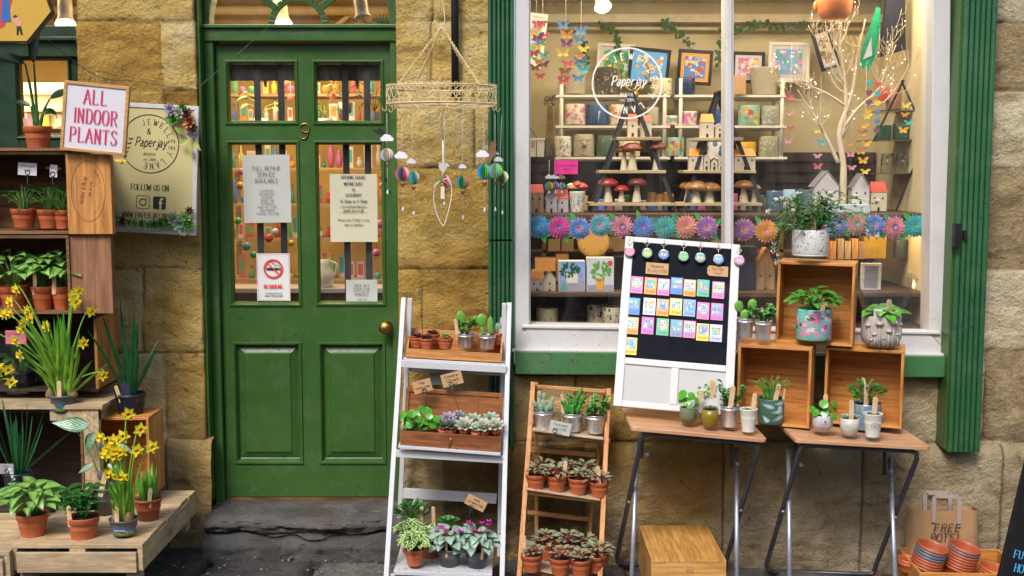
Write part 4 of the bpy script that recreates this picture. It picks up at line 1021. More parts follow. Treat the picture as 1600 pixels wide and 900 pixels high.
CACTD = plain('bumpy_cactus_green', (.04, .22, .03), .4, .35, 60, bump=.6, bs=90)
CACTD2 = plain('smooth_cactus_green', (.07, .30, .06), .33, .3, 30, bump=.3, bs=60)
def pads(root, z, spec, mat):
 """flat oval cactus pads: (x, y, z0, height, width, lean, yaw)"""
 m = MB()
 for (x, y, z0, h, w_, ln, yw) in spec:
  m.M = Matrix.Translation((x, y, z + z0)) @ Matrix.Rotation(yw, 4, 'Z') @ Matrix.Rotation(ln, 4, 'Y')
  k = 8; prof = []
  for i in range(k + 1):
   t = i / k; prof.append((max(.0002, (w_ / 2) * math.sqrt(max(0, 1 - (2 * t - 1) ** 2)) * (.78 + .3 * t)), t * h))
  m.lathe(prof, 14, sx=1, sy=.36)
 return m.build('cactus_body', mat, root)
def knobcactus(root, z, cols, mat, sd=1):
 """upright knobbly stems: (x, y, height, radius, lean)"""
 rr = random.Random(sd); m = MB()
 for (x, y, h, r, ln) in cols:
  pts = [(x + ln * h * (i / 6) ** 1.3, y, z + h * i / 6) for i in range(7)]
  m.tube(pts, [r * .7, r, r, r, r * .95, r * .8, r * .4], 8)
  for i in range(int(h / .0032)):
   t = rr.random(); a = rr.uniform(0, 2 * pi); zz = z + h * t
   cx = x + ln * h * t ** 1.3
   m.ball((cx + cos(a) * r * .9, y + sin(a) * r * .9, zz), r * .42, 6, 4, sz=1.2)
 return m.build('cactus_body', mat, root)
def branchy(root, z, cols, mat, leafmat_=None, sd=1, L=.022, W=.014, shape='round'):
 """curly lobed succulent: thick leaves along stems"""
 rr = random.Random(sd); m = MB(); s = MB()
 for (x, y, h, ln) in cols:
  s.tube([(x, y, z), (x + ln * h * .4, y, z + h * .5), (x + ln * h, y, z + h)], [.004, .003, .002], 6)
  for i in range(int(h / .006) + 3):
   t = .15 + .85 * rr.random(); a = rr.uniform(0, 2 * pi)
   m.leaf((x + ln * h * t, y, z + h * t), (cos(a), sin(a) - .4, rr.uniform(.1, 1.1)), (0, -.4, 1), L * rr.uniform(.6, 1.15), W * rr.uniform(.7, 1.1), shape, .3, .22, 4)
 s.build('stems', STEM, root); return m.build('foliage', mat, root)
def pilea(root, z, spec, mat=None, sr=.0014):
 """coin leaves on thin stalks: (x, y, z, diameter, face yaw)"""
 m = MB(); s = MB()
 for (x, y, zz, dia, yw) in spec:
  n = Vector((sin(yw) * .8, -.75, .75)).normalized(); d = Vector((sin(yw), -.2, -.25 if abs(yw) < .7 else .05)); d = (d - n * d.dot(n)).normalized()
  c = Vector((x, y, z + zz))
  m.leaf(c - d * dia / 2, d, n, dia, dia * .95, 'round', .35, .05, 8)
  s.tube([(x * .1, y * .1, z), (x * .5, y * .5, z + zz * .75), tuple(c)], sr, 4, caps=False)
 s.build('stems', STEM, root); return m.build('foliage', mat or L_PIL, root)
def plant_at(px, py, y, label, cat='plant', name='potted_plant', group=None, rot=(0, 0, 0)):
 return thing(name, label, cat, P(px, py, y), rot, group)
def wireclip(px, py, y, hpx, label, card=None, lean=0, group='wire card holders', kind='card_holder', cardmat=None, cw=.06, ch=.034, ct=0, lines=None, dy=0):
 """green wire holder with a loop top, holding a card; px,py is where the wire enters the pot or tray"""
 b = P(px, py, y); h = hpx * U(py, y)
 t = thing(kind, label, 'card holder', b, (0, lean, 0), group)
 m = MB(); r = .0085
 loop = [(sin(a) * r, 0, h - r - cos(a) * r * -1.1) for a in [pi + 2 * pi * i / 14 for i in range(15)]]
 m.tube([(0, 0, 0), (0, 0, h * .6), (0, 0, h - 2 * r)] + loop, .0013, 6)
 m.build('wire', WIRE, t)
 if card:
  cdx, cdz = card
  g = MB(); g.M = Matrix.Translation((cdx, .003, h + cdz)) @ Matrix.Rotation(ct, 4, 'Y')
  g.b6(-cw / 2, cw / 2, -.0006, .0006, -ch / 2, ch / 2)
  cd_ = g.build('card', cardmat or KRAFT, t)
  s = MB(); s.M = g.M.copy()
  for i, ln in enumerate(lines or ['Plant', 'price']):
   text(s, ln, 0, ch * .16 - i * ch * .34 , ch * .2, -.0012, .12)
  s.build('lettering', INKL if cardmat else INK, cd_)
 return t
# ================================================================== LEFT: CRATES, SIGNS, DAFFODILS
CR1 = wood('crate_orange_wood', (.56, .25, .065), (.34, .13, .03), 'x', .6)
CR1z = wood('crate_orange_wood_upright', (.58, .26, .065), (.36, .14, .03), 'z', .6)
CR2 = wood('crate_pine', (.64, .29, .075), (.42, .155, .03), 'x', .55)
CR2z = wood('crate_pine_upright', (.64, .29, .075), (.42, .155, .03), 'z', .55)
PAL = wood('pallet_wood', (.60, .45, .26), (.38, .25, .12), 'x', .8, grey=(.30, .24, .17))
PALy = wood('pallet_wood_deep', (.60, .45, .26), (.38, .25, .12), 'y', .8, grey=(.30, .24, .17))
VDK = wood('black_brown_crate', (.055, .032, .018), (.03, .016, .01), 'x', .8)
DKC = wood('old_crate_wood', (.24, .12, .045), (.12, .05, .018), 'x', .75)
def crate(name, label, loc, rot, w_, d_, h_, mats, group=None, th=.012, back=True, planks=1):
 """open box lying on its side, mouth to the street (-y); origin at bottom front left"""
 t = thing(name, label, 'crate', loc, rot, group)
 A, Bm = mats
 def bd(nm, *a, mm=A): m = MB(); m.b6(*a); return m.build(nm, mm, t, bevel=.0015)
 bd('bottom_board', 0, w_, 0, d_, 0, th)
 bd('top_board', 0, w_, 0, d_, h_ - th, h_)
 bd('side_board', 0, th, .0005, d_, th, h_ - th, mm=Bm)
 bd('side_board', w_ - th, w_, .0005, d_, th, h_ - th, mm=Bm)
 if back:
  m = MB()
  for i in range(planks): m.b6(th, w_ - th, d_ - th, d_ - .001, th + (h_ - 2 * th) * i / planks + .001, th + (h_ - 2 * th) * (i + 1) / planks - .001)
  m.build('back_board', A, t)
 m = MB()
 for x in (th / 2, w_ - th / 2):
  for z_ in (.03, h_ * .5, h_ - .03): m.ball((x, -.0002, z_), .0017, 6, 4)
 m.build('nail_heads', INKL, t)
 return t
# --- stack of shelving crates against the left pier
YC = -.42                                  # front of the crates
def PL(px, py, y=YC): return P(px, py, y)
def crate_px(name, label, px0, py0, px1, py1, y, d_, mats, **k):
 a = P(px0, py1, y); b = P(px1, py0, y)
 return crate(name, label, a, (0, 0, 0), b.x - a.x, d_, b.z - a.z, mats, **k)
crate_px('open_crate', 'upper open crate holding three leafy pots, far left', -70, 236, 106, 366, YC, .26, (DKC, DKC), group='crates stacked at the left', planks=2)
crate_px('open_crate', 'middle open crate holding pale green plants in clay pots', -70, 368, 107, 491, YC, .26, (DKC, DKC), group='crates stacked at the left', planks=2)
crate_px('open_crate', 'dark crate behind the large daffodil pot', -60, 493, 150, 612, YC + .08, .26, (VDK, CR1z), group='crates stacked at the left', planks=2)
crate_px('open_crate', 'lowest dark crate behind the tall dark green spiky plant', -60, 640, 128, 800, YC - .02, .34, (VDK, DKC), group='crates stacked at the left', planks=2)
crate_px('open_crate', 'small orange crate under the navy pot', 132, 652, 232, 778, YC + .02, .20, (CR2, CR2z), group='crates stacked at the left')
def boxpx(name, label, px0, py0, px1, py1, y, d_, mat, cat='crate', group=None):
 a = P(px0, py1, y); b = P(px1, py0, y); W_, H_ = b.x - a.x, b.z - a.z
 t = thing(name, label, cat, a, (0, 0, 0), group)
 def bd(nm, *q): m = MB(); m.b6(*q); return m.build(nm, mat, t, bevel=.002)
 bd('end_board', 0, W_, 0, .012, 0, H_); bd('side_board', 0, .01, .0125, d_, 0, H_); bd('side_board', W_ - .01, W_, .0125, d_, 0, H_)
 bd('top_board', .0105, W_ - .0105, .0125, d_, H_ - .01, H_ - .0005); bd('bottom_board', .0105, W_ - .0105, .0125, d_, .0005, .01)
 return t, W_, H_
t, W_, H_ = boxpx('wine_crate', 'orange wooden crate end stamped with an oval emblem', 107, 241, 172, 366, YC - .01, .035, CR1z, group='wine crates standing on end')
m = MB(); cx, cz = W_ * .48, H_ * .54; BURN = plain('branded_mark', (.12, .04, .015), .7, .1)
pts = [(cx + cos(q * pi / 16) * W_ * .38, cz + sin(q * pi / 16) * H_ * .38) for q in range(33)]
stroke(m, pts, .0016, -.0008)
m.build('emblem_oval', BURN, t)
m = MB(); T0 = Matrix.Translation((cx, 0, cz)) @ Matrix.Rotation(R(-80), 4, 'Y')
m.M = T0
text(m, 'Vallons la Reine', 0, .012, .017, -.001, .09, slant=.3, squeeze=.8); text(m, 'Bon de Ville', .01, -.012, .010, -.0012, .09, slant=.3)
m.M = Matrix()
for i, chh in enumerate('SAINTE-CROIX-DU-MONT'):
 a = R(-62 + i * 6.4); T = Matrix.Translation((cx + cos(a) * W_ * .29, 0, cz + sin(a) * H_ * .30)) @ Matrix.Rotation(-a - R(-90 + 0), 4, 'Y') @ Matrix.Rotation(R(180), 4, 'Y'); m.M = T
 text(m, chh, 0, -.004, .007, -.0015 - i * .00005, .12)
m.build('stamped_lettering', BURN, t)
boxpx('wine_crate', 'plain red brown crate end below the stamped one', 108, 369, 173, 490, YC + .01, .035, wood('red_brown_crate', (.30, .14, .07), (.20, .085, .04), 'z', .7), group='wine crates standing on end')
# top shelf board
a = P(-70, 236, YC - .01); b = P(128, 236, YC - .01)
m = MB(); m.b6(0, b.x - a.x, 0, .27, 0, .012); o = m.build('shelf_board', DKC, None, loc=a + Vector((0, 0, .001))); tag(o, 'dark board on the upper crate carrying the bird of paradise pot', 'board')
a = P(-60, 640, YC - .04); b = P(160, 640, YC - .04)
t = thing('plank_platform', 'weathered plank platform under the large daffodil pot', 'pallet', (a.x, a.y, a.z))
for k in range(4): m = MB(); m.b6(0, b.x - a.x, k * .075, k * .075 + .07, -.0, .018); m.build('plank', PAL, t, bevel=.002)
m = MB(); m.b6(b.x - a.x - .085, b.x - a.x - .02, .01, .04, -.42, -.001); m.build('leg', PALy, t, bevel=.003)
m = MB(); m.b6(b.x - a.x - .22, b.x - a.x - .02, .012, .30, -.05, -.001); m.build('bearer', PALy, t, bevel=.003)
# --- pallets
def pallet(name, label, px0, px1, py, y0, depth, n, H_=.115, group='low wooden pallets', skew=0):
 a = P(px0, py, y0); b = P(px1, py, y0); W_ = b.x - a.x
 t = thing(name, label, 'pallet', a, (0, 0, R(skew)), group)
 pw = depth / n
 for k in range(n): m = MB(); m.b6(.004 * (k % 2), W_ - .003 * (k % 3), k * pw + .003, (k + 1) * pw - .004, -.016, 0); m.build('top_plank', PAL, t, bevel=.002)
 for x in (0.0, W_ / 2 - .03, W_ - .02):
  m = MB(); m.b6(x, x + .02 if x != W_ / 2 - .03 else x + .06, .004, depth - .004, -.016 - .085, -.0165); m.build('side_bearer', PALy, t, bevel=.002)
 m = MB(); m.b6(.022, W_ - .021, -.010, .004, -.105, -.028); m.build('front_board', PAL, t, bevel=.002)
 for x, yy in ((.02, .02), (W_ - .07, depth - .09), (W_ - .07, .02)):
  m = MB(); m.b6(x, x + .05, yy, yy + .06, -.16, -.102); m.build('foot_block', PAL, t, bevel=.003)
 return t, W_, depth
tp, pw_, pd_ = pallet('pallet', 'weathered pallet with pots standing before the doorstep', 17, 222, 851, -.92, .75, 7)
m = MB(); m.M = Matrix.Translation((pw_ + .0005, .36, -.062)) @ Matrix.Rotation(R(90), 4, 'Z'); text(m, 'HIU', 0, -.018, .034, -.0005, .1); m.build('stamped_lettering', INKL, tp)
pallet('pallet', 'second pallet cut off by the left photo edge', -150, 14, 862, -.95, .50, 4)
# --- signs
FRW = wood('sign_frame_pine', (.58, .33, .12), (.42, .21, .06), 'x', .5, knots=False)
PAPER = plain('white_paper', (.62, .60, .66), .6, .02, 3)
def flatsign(name, label, cat, corners, y, fw, fmat, face, tilt=0, depth=.02, group=None):
 """framed panel; corners in pixels TL, TR, BR, BL measured at depth y"""
 p = [P(a, b, y) for a, b in corners]
 c = (p[0] + p[1] + p[2] + p[3]) / 4
 W_ = ((p[1] - p[0]).length + (p[2] - p[3]).length) / 2; H_ = ((p[0] - p[3]).length + (p[1] - p[2]).length) / 2
 dx = (p[1] - p[0]) + (p[2] - p[3]); sdv = (p[0] - p[3]) + (p[1] - p[2]); ang = (-math.atan2(dx.z, dx.x) + math.atan2(sdv.x, sdv.z)) / 2
 t = thing(name, label, cat, c, (R(tilt), ang, 0), group)
 for (a0, a1, b0, b1, nm) in [(-W_/2, W_/2, H_/2 - fw, H_/2, 'x'), (-W_/2, W_/2, -H_/2, -H_/2 + fw, 'x'), (-W_/2, -W_/2 + fw, -H_/2 + fw, H_/2 - fw, 'z'), (W_/2 - fw, W_/2, -H_/2 + fw, H_/2 - fw, 'z')]:
  m = MB(); m.b6(a0, a1, -depth / 2, depth / 2, b0, b1); m.build('frame_rail', fmat, t, bevel=.0015)
 m = MB(); m.b6(-W_/2 + fw * .9, W_/2 - fw * .9, -depth / 2 + .005, depth / 2 - .002, -H_/2 + fw * .9, H_/2 - fw * .9)
 pn = m.build('panel', face, t)
 return t, pn, W_, H_
RED = plain('crimson_print', (.62, .01, .09), .6, .05)
t, pn, W_, H_ = flatsign('hanging_sign', 'white framed sign reading ALL INDOOR PLANTS in red', 'sign', [(105, 133), (208, 129), (192, 243), (91, 234)], -.46, .013, FRW, PAPER)
m = MB();
for i, (s_, w2) in enumerate((('ALL', 0), ('INDOOR', 0), ('PLANTS', 0))): text(m, s_, .002, .054 - i * .076, .056, -.0082, .10, serif=True, squeeze=.76, track=1.1)
m.build('lettering', RED, pn)
OLIVE = plain('olive_cream_panel', (.58, .50, .235), .5, .03, 3)
t2, pn, W_, H_ = flatsign('shop_sign', 'cream sign with white frame, round logo and artificial succulents', 'sign', [(150, 158), (312, 166), (306, 369), (150, 359)], -.10, .018, WHT, OLIVE)
m = MB(); u = U(250, -.10); cx, cz = .012, H_ / 2 - u * 62; rad = u * 45; yy = -.0062
ringm(m, cx, cz, rad - .002, rad + .002, yy)
text(m, 'JEWELLERY LANE', 0, 0, u * 9, yy, .10, serif=True, arc=(cx, cz, rad * .76, R(3), 1), track=4.2)
text(m, '&', cx - .004, cz + u * 15, u * 9, yy, .13, serif=True)
text(m, 'Paperjay', cx + .004, cz - u * 4, u * 14, yy - .0003, .085, slant=.28, squeeze=.78)
text(m, 'BRISTOL', cx + .002, cz - u * 18, u * 4, yy, .14, serif=True, track=1); text(m, 'est. 2005', cx + .002, cz - u * 26, u * 4, yy, .13, serif=True)
for k in range(5):
 for sg in (-1, 1): m.leaf((cx - rad * .86 + k * .006, yy - .0004, cz - rad * .5 + k * .019), (sg * .8, 0, .7), (0, -1, 0), .014, .006, 'ovate', 0, 0, 4)
text(m, 'FOLLOW US ON', cx + .004, cz - u * 72, u * 9, yy, .12, serif=True, squeeze=.9)
text(m, 'WWW.PAPERJAY.CO.UK', cx + .004, cz - u * 116, u * 9, yy, .12, serif=True, squeeze=.86)
def rrect(m, cx, cz, s, y, wd=None, r=.25):
 pts = []
 for q in range(4):
  for k in range(5):
   a = q * pi / 2 + k * pi / 8; ox = (1 if q in (0, 3) else -1) * s * (1 - r); oz = (1 if q in (0, 1) else -1) * s * (1 - r)
   pts.append((cx + ox + cos(a) * s * r, cz + oz + sin(a) * s * r))
 if wd: stroke(m, pts + [pts[0]], wd, y)
 else: m.add([(cx, y, cz)] + [(a, y, b) for a, b in pts], [(0, 1 + i, 1 + (i + 1) % len(pts)) for i in range(len(pts))])
s_ = u * 10
rrect(m, cx - u * 9, cz - u * 91, s_, yy, .0022); ringm(m, cx - u * 9, cz - u * 91, s_ * .42, s_ * .58, yy, 20); ringm(m, cx - u * 9 + s_ * .55, cz - u * 91 + s_ * .55, 0, s_ * .12, yy, 10)
rrect(m, cx + u * 17, cz - u * 91, s_, yy)
m.build('lettering', INK, pn)
m = MB(); text(m, 'f', cx + u * 19, cz - u * 102, s_ * 1.75, yy - .0006, .17); m.build('lettering', OLIVE, pn)
# artificial succulents on the frame
rr = random.Random(5)
smats = [L_SUCG, L_SUCP, L_SUCB, L_MID, L_SUCL, L_JADE, L_SUCW]
SUCR = leafm('red_succulent', (.5, .08, .06), tip=(.6, .3, .1))
spots_ = [(266, 172, 10), (280, 176, 10), (272, 186, 12), (292, 178, 10), (297, 190, 11), (300, 202, 9), (286, 168, 7), (296, 212, 6), (176, 330, 9), (182, 340, 10), (174, 348, 9), (192, 345, 8), (202, 348, 8), (212, 350, 9), (222, 350, 7), (231, 352, 8), (241, 351, 8), (252, 350, 8), (262, 347, 11), (272, 342, 11), (281, 350, 12), (290, 340, 10), (294, 350, 10), (286, 362, 7), (296, 330, 7)]
for i, (px, py, s) in enumerate(spots_):
 p = P(px, py, -.125) - t2.location; p.rotate(Matrix.Rotation(-t2.rotation_euler.y, 3, 'Y'))
 mt = SUCR if i == 4 else rr.choice(smats)
 rosette(t2, p, s * u * 1.15, mt, 3, 8, rr.random(), 'artificial_succulent', (R(80 + rr.uniform(-15, 15)), rr.uniform(-.3, .3)))
m = MB()
for (px, py, a) in [(284, 205, 2.6), (292, 215, 3.6), (293, 222, -1.3), (300, 218, -.8)]:
 p = P(px, py, -.13) - t2.location; m.leaf(p, (cos(a), -.2, sin(a)), (0, -1, .1), .05, .026, 'ovate', .1, .1, 5)
m.build('butterfly_wings', leafm('green_wing', (.30, .45, .10), edge=((.5, .35, .1), .4)), t2)
m = MB(); p = P(190, 252, -.475); m.ball((0, 0, 0), .007, 8, 6, sz=1.6); m.leaf((-.004, -.003, .002), (-1, 0, .2), (0, -1, .2), .026, .016, 'ovate', .1, .1, 4); m.leaf((.004, -.003, .002), (1, 0, .1), (0, -1, .2), .018, .014, 'ovate', .1, .1, 4)
o = m.build('bee_ornament', plain('yellow_felt', (.7, .42, .03), .8, .2)); o.location = p; tag(o, 'little yellow bee ornament under the indoor plants sign', 'ornament')
# cord and hooks across the pier
m = MB(); pts = [P(75, 62, -.3), P(150, 118, -.3), P(222, 128, -.18), P(300, 140, -.13), P(320, 128, -.12), P(418, 44, -.02)]
m.tube(crom([tuple(p) for p in pts], 6), .0016, 5); o = m.build('washing_line', plain('green_cord', (.08, .10, .04), .7, .1)); tag(o, 'thin green cord strung across the pier above the signs', 'cord')
for px, py, y in ((148, 120, -.42), (302, 142, -.12)):
 m = MB(); p = P(px, py, y); m.tube([(0, 0, .012), (.006, 0, .016), (.009, 0, .008), (.002, 0, .0), (.001, 0, -.03)], .0012, 5)
 o = m.build('wire_hook', STEEL, None, loc=p); tag(o, 'small wire hook holding the %s' % ('indoor plants sign' if px < 200 else 'cream shop sign'), 'hook')
# yellow hexagonal hanging sign, top left
t = thing('hexagonal_sign', 'yellow six sided hanging sign with blue and red figure', 'sign', P(0, 0, -.5))
def Q(px, py): p = P(px, py, -.5) - t.location; return (p.x, p.z)
hexo = [Q(-38, 64), Q(42, 64), Q(79, 18), Q(52, -55), Q(-60, -55), Q(-78, 18)]
m = MB(); m.prism(hexo, 0, .03); m.build('board', plain('mustard_panel', (.55, .33, .04), .5, .05), t)
m = MB(); kx = [(a * 1.03, b * 1.03 if b > 0 else b * 1.04) for a, b in hexo]; m.prism(kx, .004, .034); m.build('board_edge', BLK, t)
def poly(m, pts, y): k = len(pts); m.add([(a, y, b) for a, b in pts], [tuple(range(k))])
m = MB(); poly(m, [Q(-22, -40), Q(16, -40), Q(20, -2), Q(8, 40), Q(2, 44), Q(-20, 44)], -.001); m.build('red_shadow', plain('red_print', (.5, .05, .03), .5, .03), t)
m = MB(); poly(m, [Q(-30, -42), Q(22, -42), Q(21, -20), Q(14, 4), Q(17, 34), Q(2, 34), Q(4, -4), Q(8, -24), Q(-30, -24)], -.002); m.build('blue_figure', plain('blue_print', (.02, .12, .42), .5, .03), t)
m = MB(); poly(m, [Q(23, 24), Q(29, 27), Q(34, 34), Q(33, 40), Q(28, 42), Q(23, 36), Q(20, 30)], -.001)
m.build('painted_person', plain('pink_print', (.7, .3, .2), .5, .03), t)
m = MB(); poly(m, [Q(26, 41), Q(33, 41), Q(36, 54), Q(33, 55), Q(30, 46), Q(29, 55), Q(26, 55)], -.001); poly(m, [Q(20, 26), Q(24, 23), Q(28, 26), Q(23, 28)], -.0015)
m.build('painted_clothes', INK, t)
# small round hexagon bracket chain: out of frame
# --- bird of paradise on top board
t = plant_at(60, 235, YC + .10, 'tall dark large leaved plant in clay pot on top crate')
z, _ = pot(t, 'terra', .057, .098)
m = MB(); s = MB(); BOP = leafm('broad_dark_leaf', (.010, .05, .014), vein=(.02, .09, .03), rough=.35)
for (bx, dx, hz, dirx, L_, W_, dr) in [(0, .0, .26, .12, .20, .062, .15), (-.006, -.03, .26, -1.0, .16, .052, .35), (.008, .05, .12, .95, .13, .05, .25), (-.01, -.01, .09, -.9, .09, .028, .4), (.01, .02, .06, .6, .08, .04, 1.2)]:
 s.tube(crom([(bx, 0, z), (bx + dx * .4, -.004, z + hz * .55), (bx + dx, -.01, z + hz)], 4), [.008] * 3 + [.006] * 3 + [.004] * 3, 7)
 m.leaf((bx + dx, -.01, z + hz), (dirx, -.15, 1 if abs(dirx) < .3 else .45), (-.2, -.8, .6), L_, W_, 'ovate', dr * 2.2, .2, 9)
s.build('stems', plain('dark_stem', (.03, .12, .03), .4, .2), t); m.build('foliage', BOP, t)
stick(t, -.032, -.03, z, .045, -.1)
# three dark pots with cards in upper crate
for i, (px, s_) in enumerate(((38, 1.0), (78, .95), (100, .8))):
 t = plant_at(px, 356 + i, YC + .08, ['left', 'middle', 'right'][i] + ' dark leafy pot in the upper crate', group='dark leafy pots in the upper crate')
 z, _ = pot(t, 'terra', .052 * s_, .078); leafmound(t, z, 30, .075, .10, .035, .022, 'ovate', L_DARK, sd=20 + i, droop=.6, res=4)
for px, py, h, cdx, lab in ((45, 330, 64, 0, 'white card on a wire in the left dark pot'), (84, 325, 56, .004, 'white card on a wire in the middle dark pot')):
 wireclip(px, py, YC + .05, h, lab, (cdx, .004), cardmat=PAPER, cw=.076 if px < 50 else .03, ch=.05, ct=.06, lines=['Coffee plant', 'small'])
t_ = [(72, 330, .062), (92, 328, .05)]
# syngoniums in the middle crate
for i, (px, s_, w_) in enumerate(((22, 1.0, .060), (68, .9, .050), (98, .75, .045))):
 t = plant_at(px, 484, YC + .07, ['left', 'middle', 'right'][i] + ' pale leaved pot in the middle crate', group='pale arrowhead plants in the middle crate')
 z, _ = pot(t, 'terra', w_ * .95, .098); f_syn(t, z, w_ * .85, 30 + i, 30, .15, 1.15)
 if i: stick(t, -.018, -.04, z, .07, .05)
# wrapped black pot in third crate with pink card
t = plant_at(34, 612, YC + .14, 'black pot wrapped in clear film inside the dark crate')
z, _ = pot(t, 'label', .06, .09, NAVY); f_syn(t, z, .05, 41, 14, .10, .9, L_DARK); stick(t, -.01, -.04, z, .06, -.05)
FILM = glassm('clear_film', (.90, .93, .93), .05, 2.2)
m = MB(); m.lathe([(.065, .0), (.07, .09), (.10, .22), (.115, .27)], 9, smooth=False); m.build('film_wrap', FILM, t)
PINKC = plain('pink_card', (.72, .18, .28), .6, .05)
wireclip(24, 590, YC + .03, 62, 'pink price card on a wire beside the daffodils', (.008, .004), cardmat=PINKC, cw=.085, ch=.056, lines=['Indoor', 'plants'])
# --- big daffodils on the plank platform
DLAB = spots('daffodil_pot_print', (.09, .11, .05), [((.10, .25, .05), 7, .5, 3), ((.75, .6, .05), 5, .28, 1), ((.35, .4, .15), 11, .2, 5)], .4)
t = plant_at(99, 642, YC - .0, 'large clump of tall daffodils in a printed grey pot', name='daffodil_pot')
z, p_ = pot(t, 'label', .054, .070, GREYP)
def wrap(parent, r0, r1, z0, z1, mat, name, a0=-1.35, a1=1.35):
 m = MB(); n = 20; vs = []; uv = []
 for i in range(n + 1):
  a = -pi / 2 + a0 + (a1 - a0) * i / n
  vs += [(cos(a) * r0, sin(a) * r0, z0), (cos(a) * r1, sin(a) * r1, z1)]; uv += [(i / n, 0), (i / n, .35)]
 m.add(vs, [(i * 2, i * 2 + 2, i * 2 + 3, i * 2 + 1) for i in range(n)], True, uv); return m.build(name, mat, parent)
wrap(p_, .0412, .0492, .006, .058, DLAB, 'printed_label')
BLUEB = plain('blue_print_band', (.03, .14, .55), .4, .05)
wrap(p_, .0450, .0468, .026, .038, BLUEB, 'blue_band', -.1, 1.2); wrap(p_, .042, .0495, .008, .056, PAPER, 'white_panel', -1.2, -.55)
bulbs(t, z, .05, 3, 4); stick(t, .002, -.045, z, .07, .03, w=.017)
k = U(640, YC)
fl = []
F0 = [(-.02, 39, 440), (-.02, 33, 458), (-.025, 19, 478), (-.01, 35, 474), (-.01, 55, 472), (.0, 48, 490), (.0, 60, 485), (.0, 50, 500), (.012, 124, 450), (.014, 135, 442), (.012, 128, 462), (.014, 133, 458), (.018, 152, 473), (.02, 139, 522), (.0, 83, 497), (-.02, 5, 511), (-.02, 41, 542), (.03, 168, 572), (-.02, 41, 517)]
for i, (bx, px, py) in enumerate(F0):
 fl.append((bx, (px - 99) * k, -.02 - .05 * hsh(i, 4), (632 - py) * k - z + .0, 1 if px > 99 else -.7, 1.25))
lv = []
rr = random.Random(8)
for i in range(30): bx = rr.uniform(-.03, .035); lv.append((bx, bx * 2.2 + rr.gauss(-.012, .055), rr.uniform(.20, .36)))
lv += [(.03, .20, .11), (.03, .17, .16), (-.02, -.15, .12), (.03, .13, .20), (-.01, -.13, .20)]
daffodils(t, z, .045, lv, fl, .013)
# daffodil heads at the left edge
t = plant_at(-38, 655, YC - .06, 'daffodils leaning in from the left photo edge', name='daffodil_pot')
z, _ = pot(t, 'label', .05, .065, GREYP)
fl = [(0, (px + 38) * k, -.03, (650 - py) * k - z, .6, 1.2) for px, py in ((5, 566), (20, 570), (3, 577), (24, 590), (-8, 560))]
daffodils(t, z, .04, [(0, .03 + .01 * i, .12 + .02 * i) for i in range(6)], fl, .012)
# --- navy pot with dark strap leaves
t = plant_at(205, 655, YC + .10, 'navy pot of long dark strap leaves on small crate')
z, _ = pot(t, 'label', .063, .112, NAVY)
m = MB()
for (bx, tx, h, dr, W_) in [(-.01, -.02, .40, .0, .012), (0, .045, .38, .25, .016), (.0, .06, .34, .3, .014), (.005, .03, .30, .1, .018), (.01, .14, .22, -.6, .014), (-.01, -.06, .30, .35, .015), (-.012, -.10, .36, .0, .013), (-.015, -.13, .24, .0, .013), (.0, .0, .24, .1, .02), (.005, .02, .2, .1, .02), (-.02, -.14, .30, .2, .012), (.012, .05, .22, .2, .016)]:
 d = Vector((tx - bx, -.03, h)); m.leaf((bx, 0, z - .003), d, Vector((-d.x, .6, .3)), d.length, W_ * 1.2, 'strap', dr, .3, 10)
m.build('foliage', L_STRAP, t)
stick(t, -.022, -.05, z, .055, -.3, w=.015); m = MB(); m.b6(-.02, .014, -.048, -.046, z - .005, z + .06); m.build('care_card', spots('care_card_print', (.02, .03, .06), [((.3, .5, .6), 20, .2, 2)], .4, 'Object'), t)
# --- pots on the low pallet
yp = -.80
t = plant_at(52, 836, yp, 'pale green arrowhead plant in clay pot, front left of pallet')
z, _ = pot(t, 'terra', .060, .088); f_syn(t, z, .062, 51, 46, .115, 1.2); stick(t, .0, -.05, z, .055, .15, w=.016)
wireclip(20, 790, yp + .01, 50, 'small white card stuck beside the arrowhead plant', (0, .0), cardmat=PAPER, cw=.012, ch=.05, ct=-.3, lines=['a'])
t = plant_at(131, 843, yp - .03, 'glossy dark coffee plant in clay pot on pallet')
z, _ = pot(t, 'terra', .0605, .092)
s = MB(); m = MB(); rr = random.Random(4)
for q in range(7):
 a = q * 2.4; bx, by_ = cos(a) * .012, sin(a) * .012; tx, ty, h = cos(a) * .05 + (-.03 if q == 1 else 0), sin(a) * .045, rr.uniform(.07, .13) + (.04 if q == 0 else 0)
 s.tube([(bx, by_, z), (bx + (tx - bx) * .5, by_ + (ty - by_) * .5, z + h * .6), (tx, ty, z + h)], .0018, 5)
 for v in range(7):
  tt = .35 + .65 * v / 6; p = Vector((bx + (tx - bx) * tt, by_ + (ty - by_) * tt, z + h * tt))
  for sg in (0, pi):
   aa = v * 1.57 + sg + q; m.leaf(p, (cos(aa), sin(aa) - .3, .35), (0, -.4, 1), rr.uniform(.035, .06), rr.uniform(.018, .026), 'ovate', .6, .15, 6)
s.build('stems', STEM, t); m.build('foliage', L_DARK, t); stick(t, -.032, -.045, z, .062, -.05, w=.016)
t = plant_at(194, 834, yp - .02, 'small clump of bright daffodils in a printed pot on pallet', name='daffodil_pot')
z, p_ = pot(t, 'label', .055, .062, GREYP)
wrap(p_, .0415, .0500, .005, .052, DLAB, 'printed_label'); wrap(p_, .0445, .0468, .020, .034, BLUEB, 'blue_band', -1.1, 1.1)
lt = MB(); lt.M = Matrix.Translation((0, -.0475, 0)); text(lt, 'Narcissus Tete a Tete', 0, .024, .006, 0, .13, squeeze=.62); lt.build('lettering', PAPER, p_)
bulbs(t, z, .05, 2, 4); stick(t, -.012, -.04, z, .062, 0, w=.017)
k = U(800, yp)
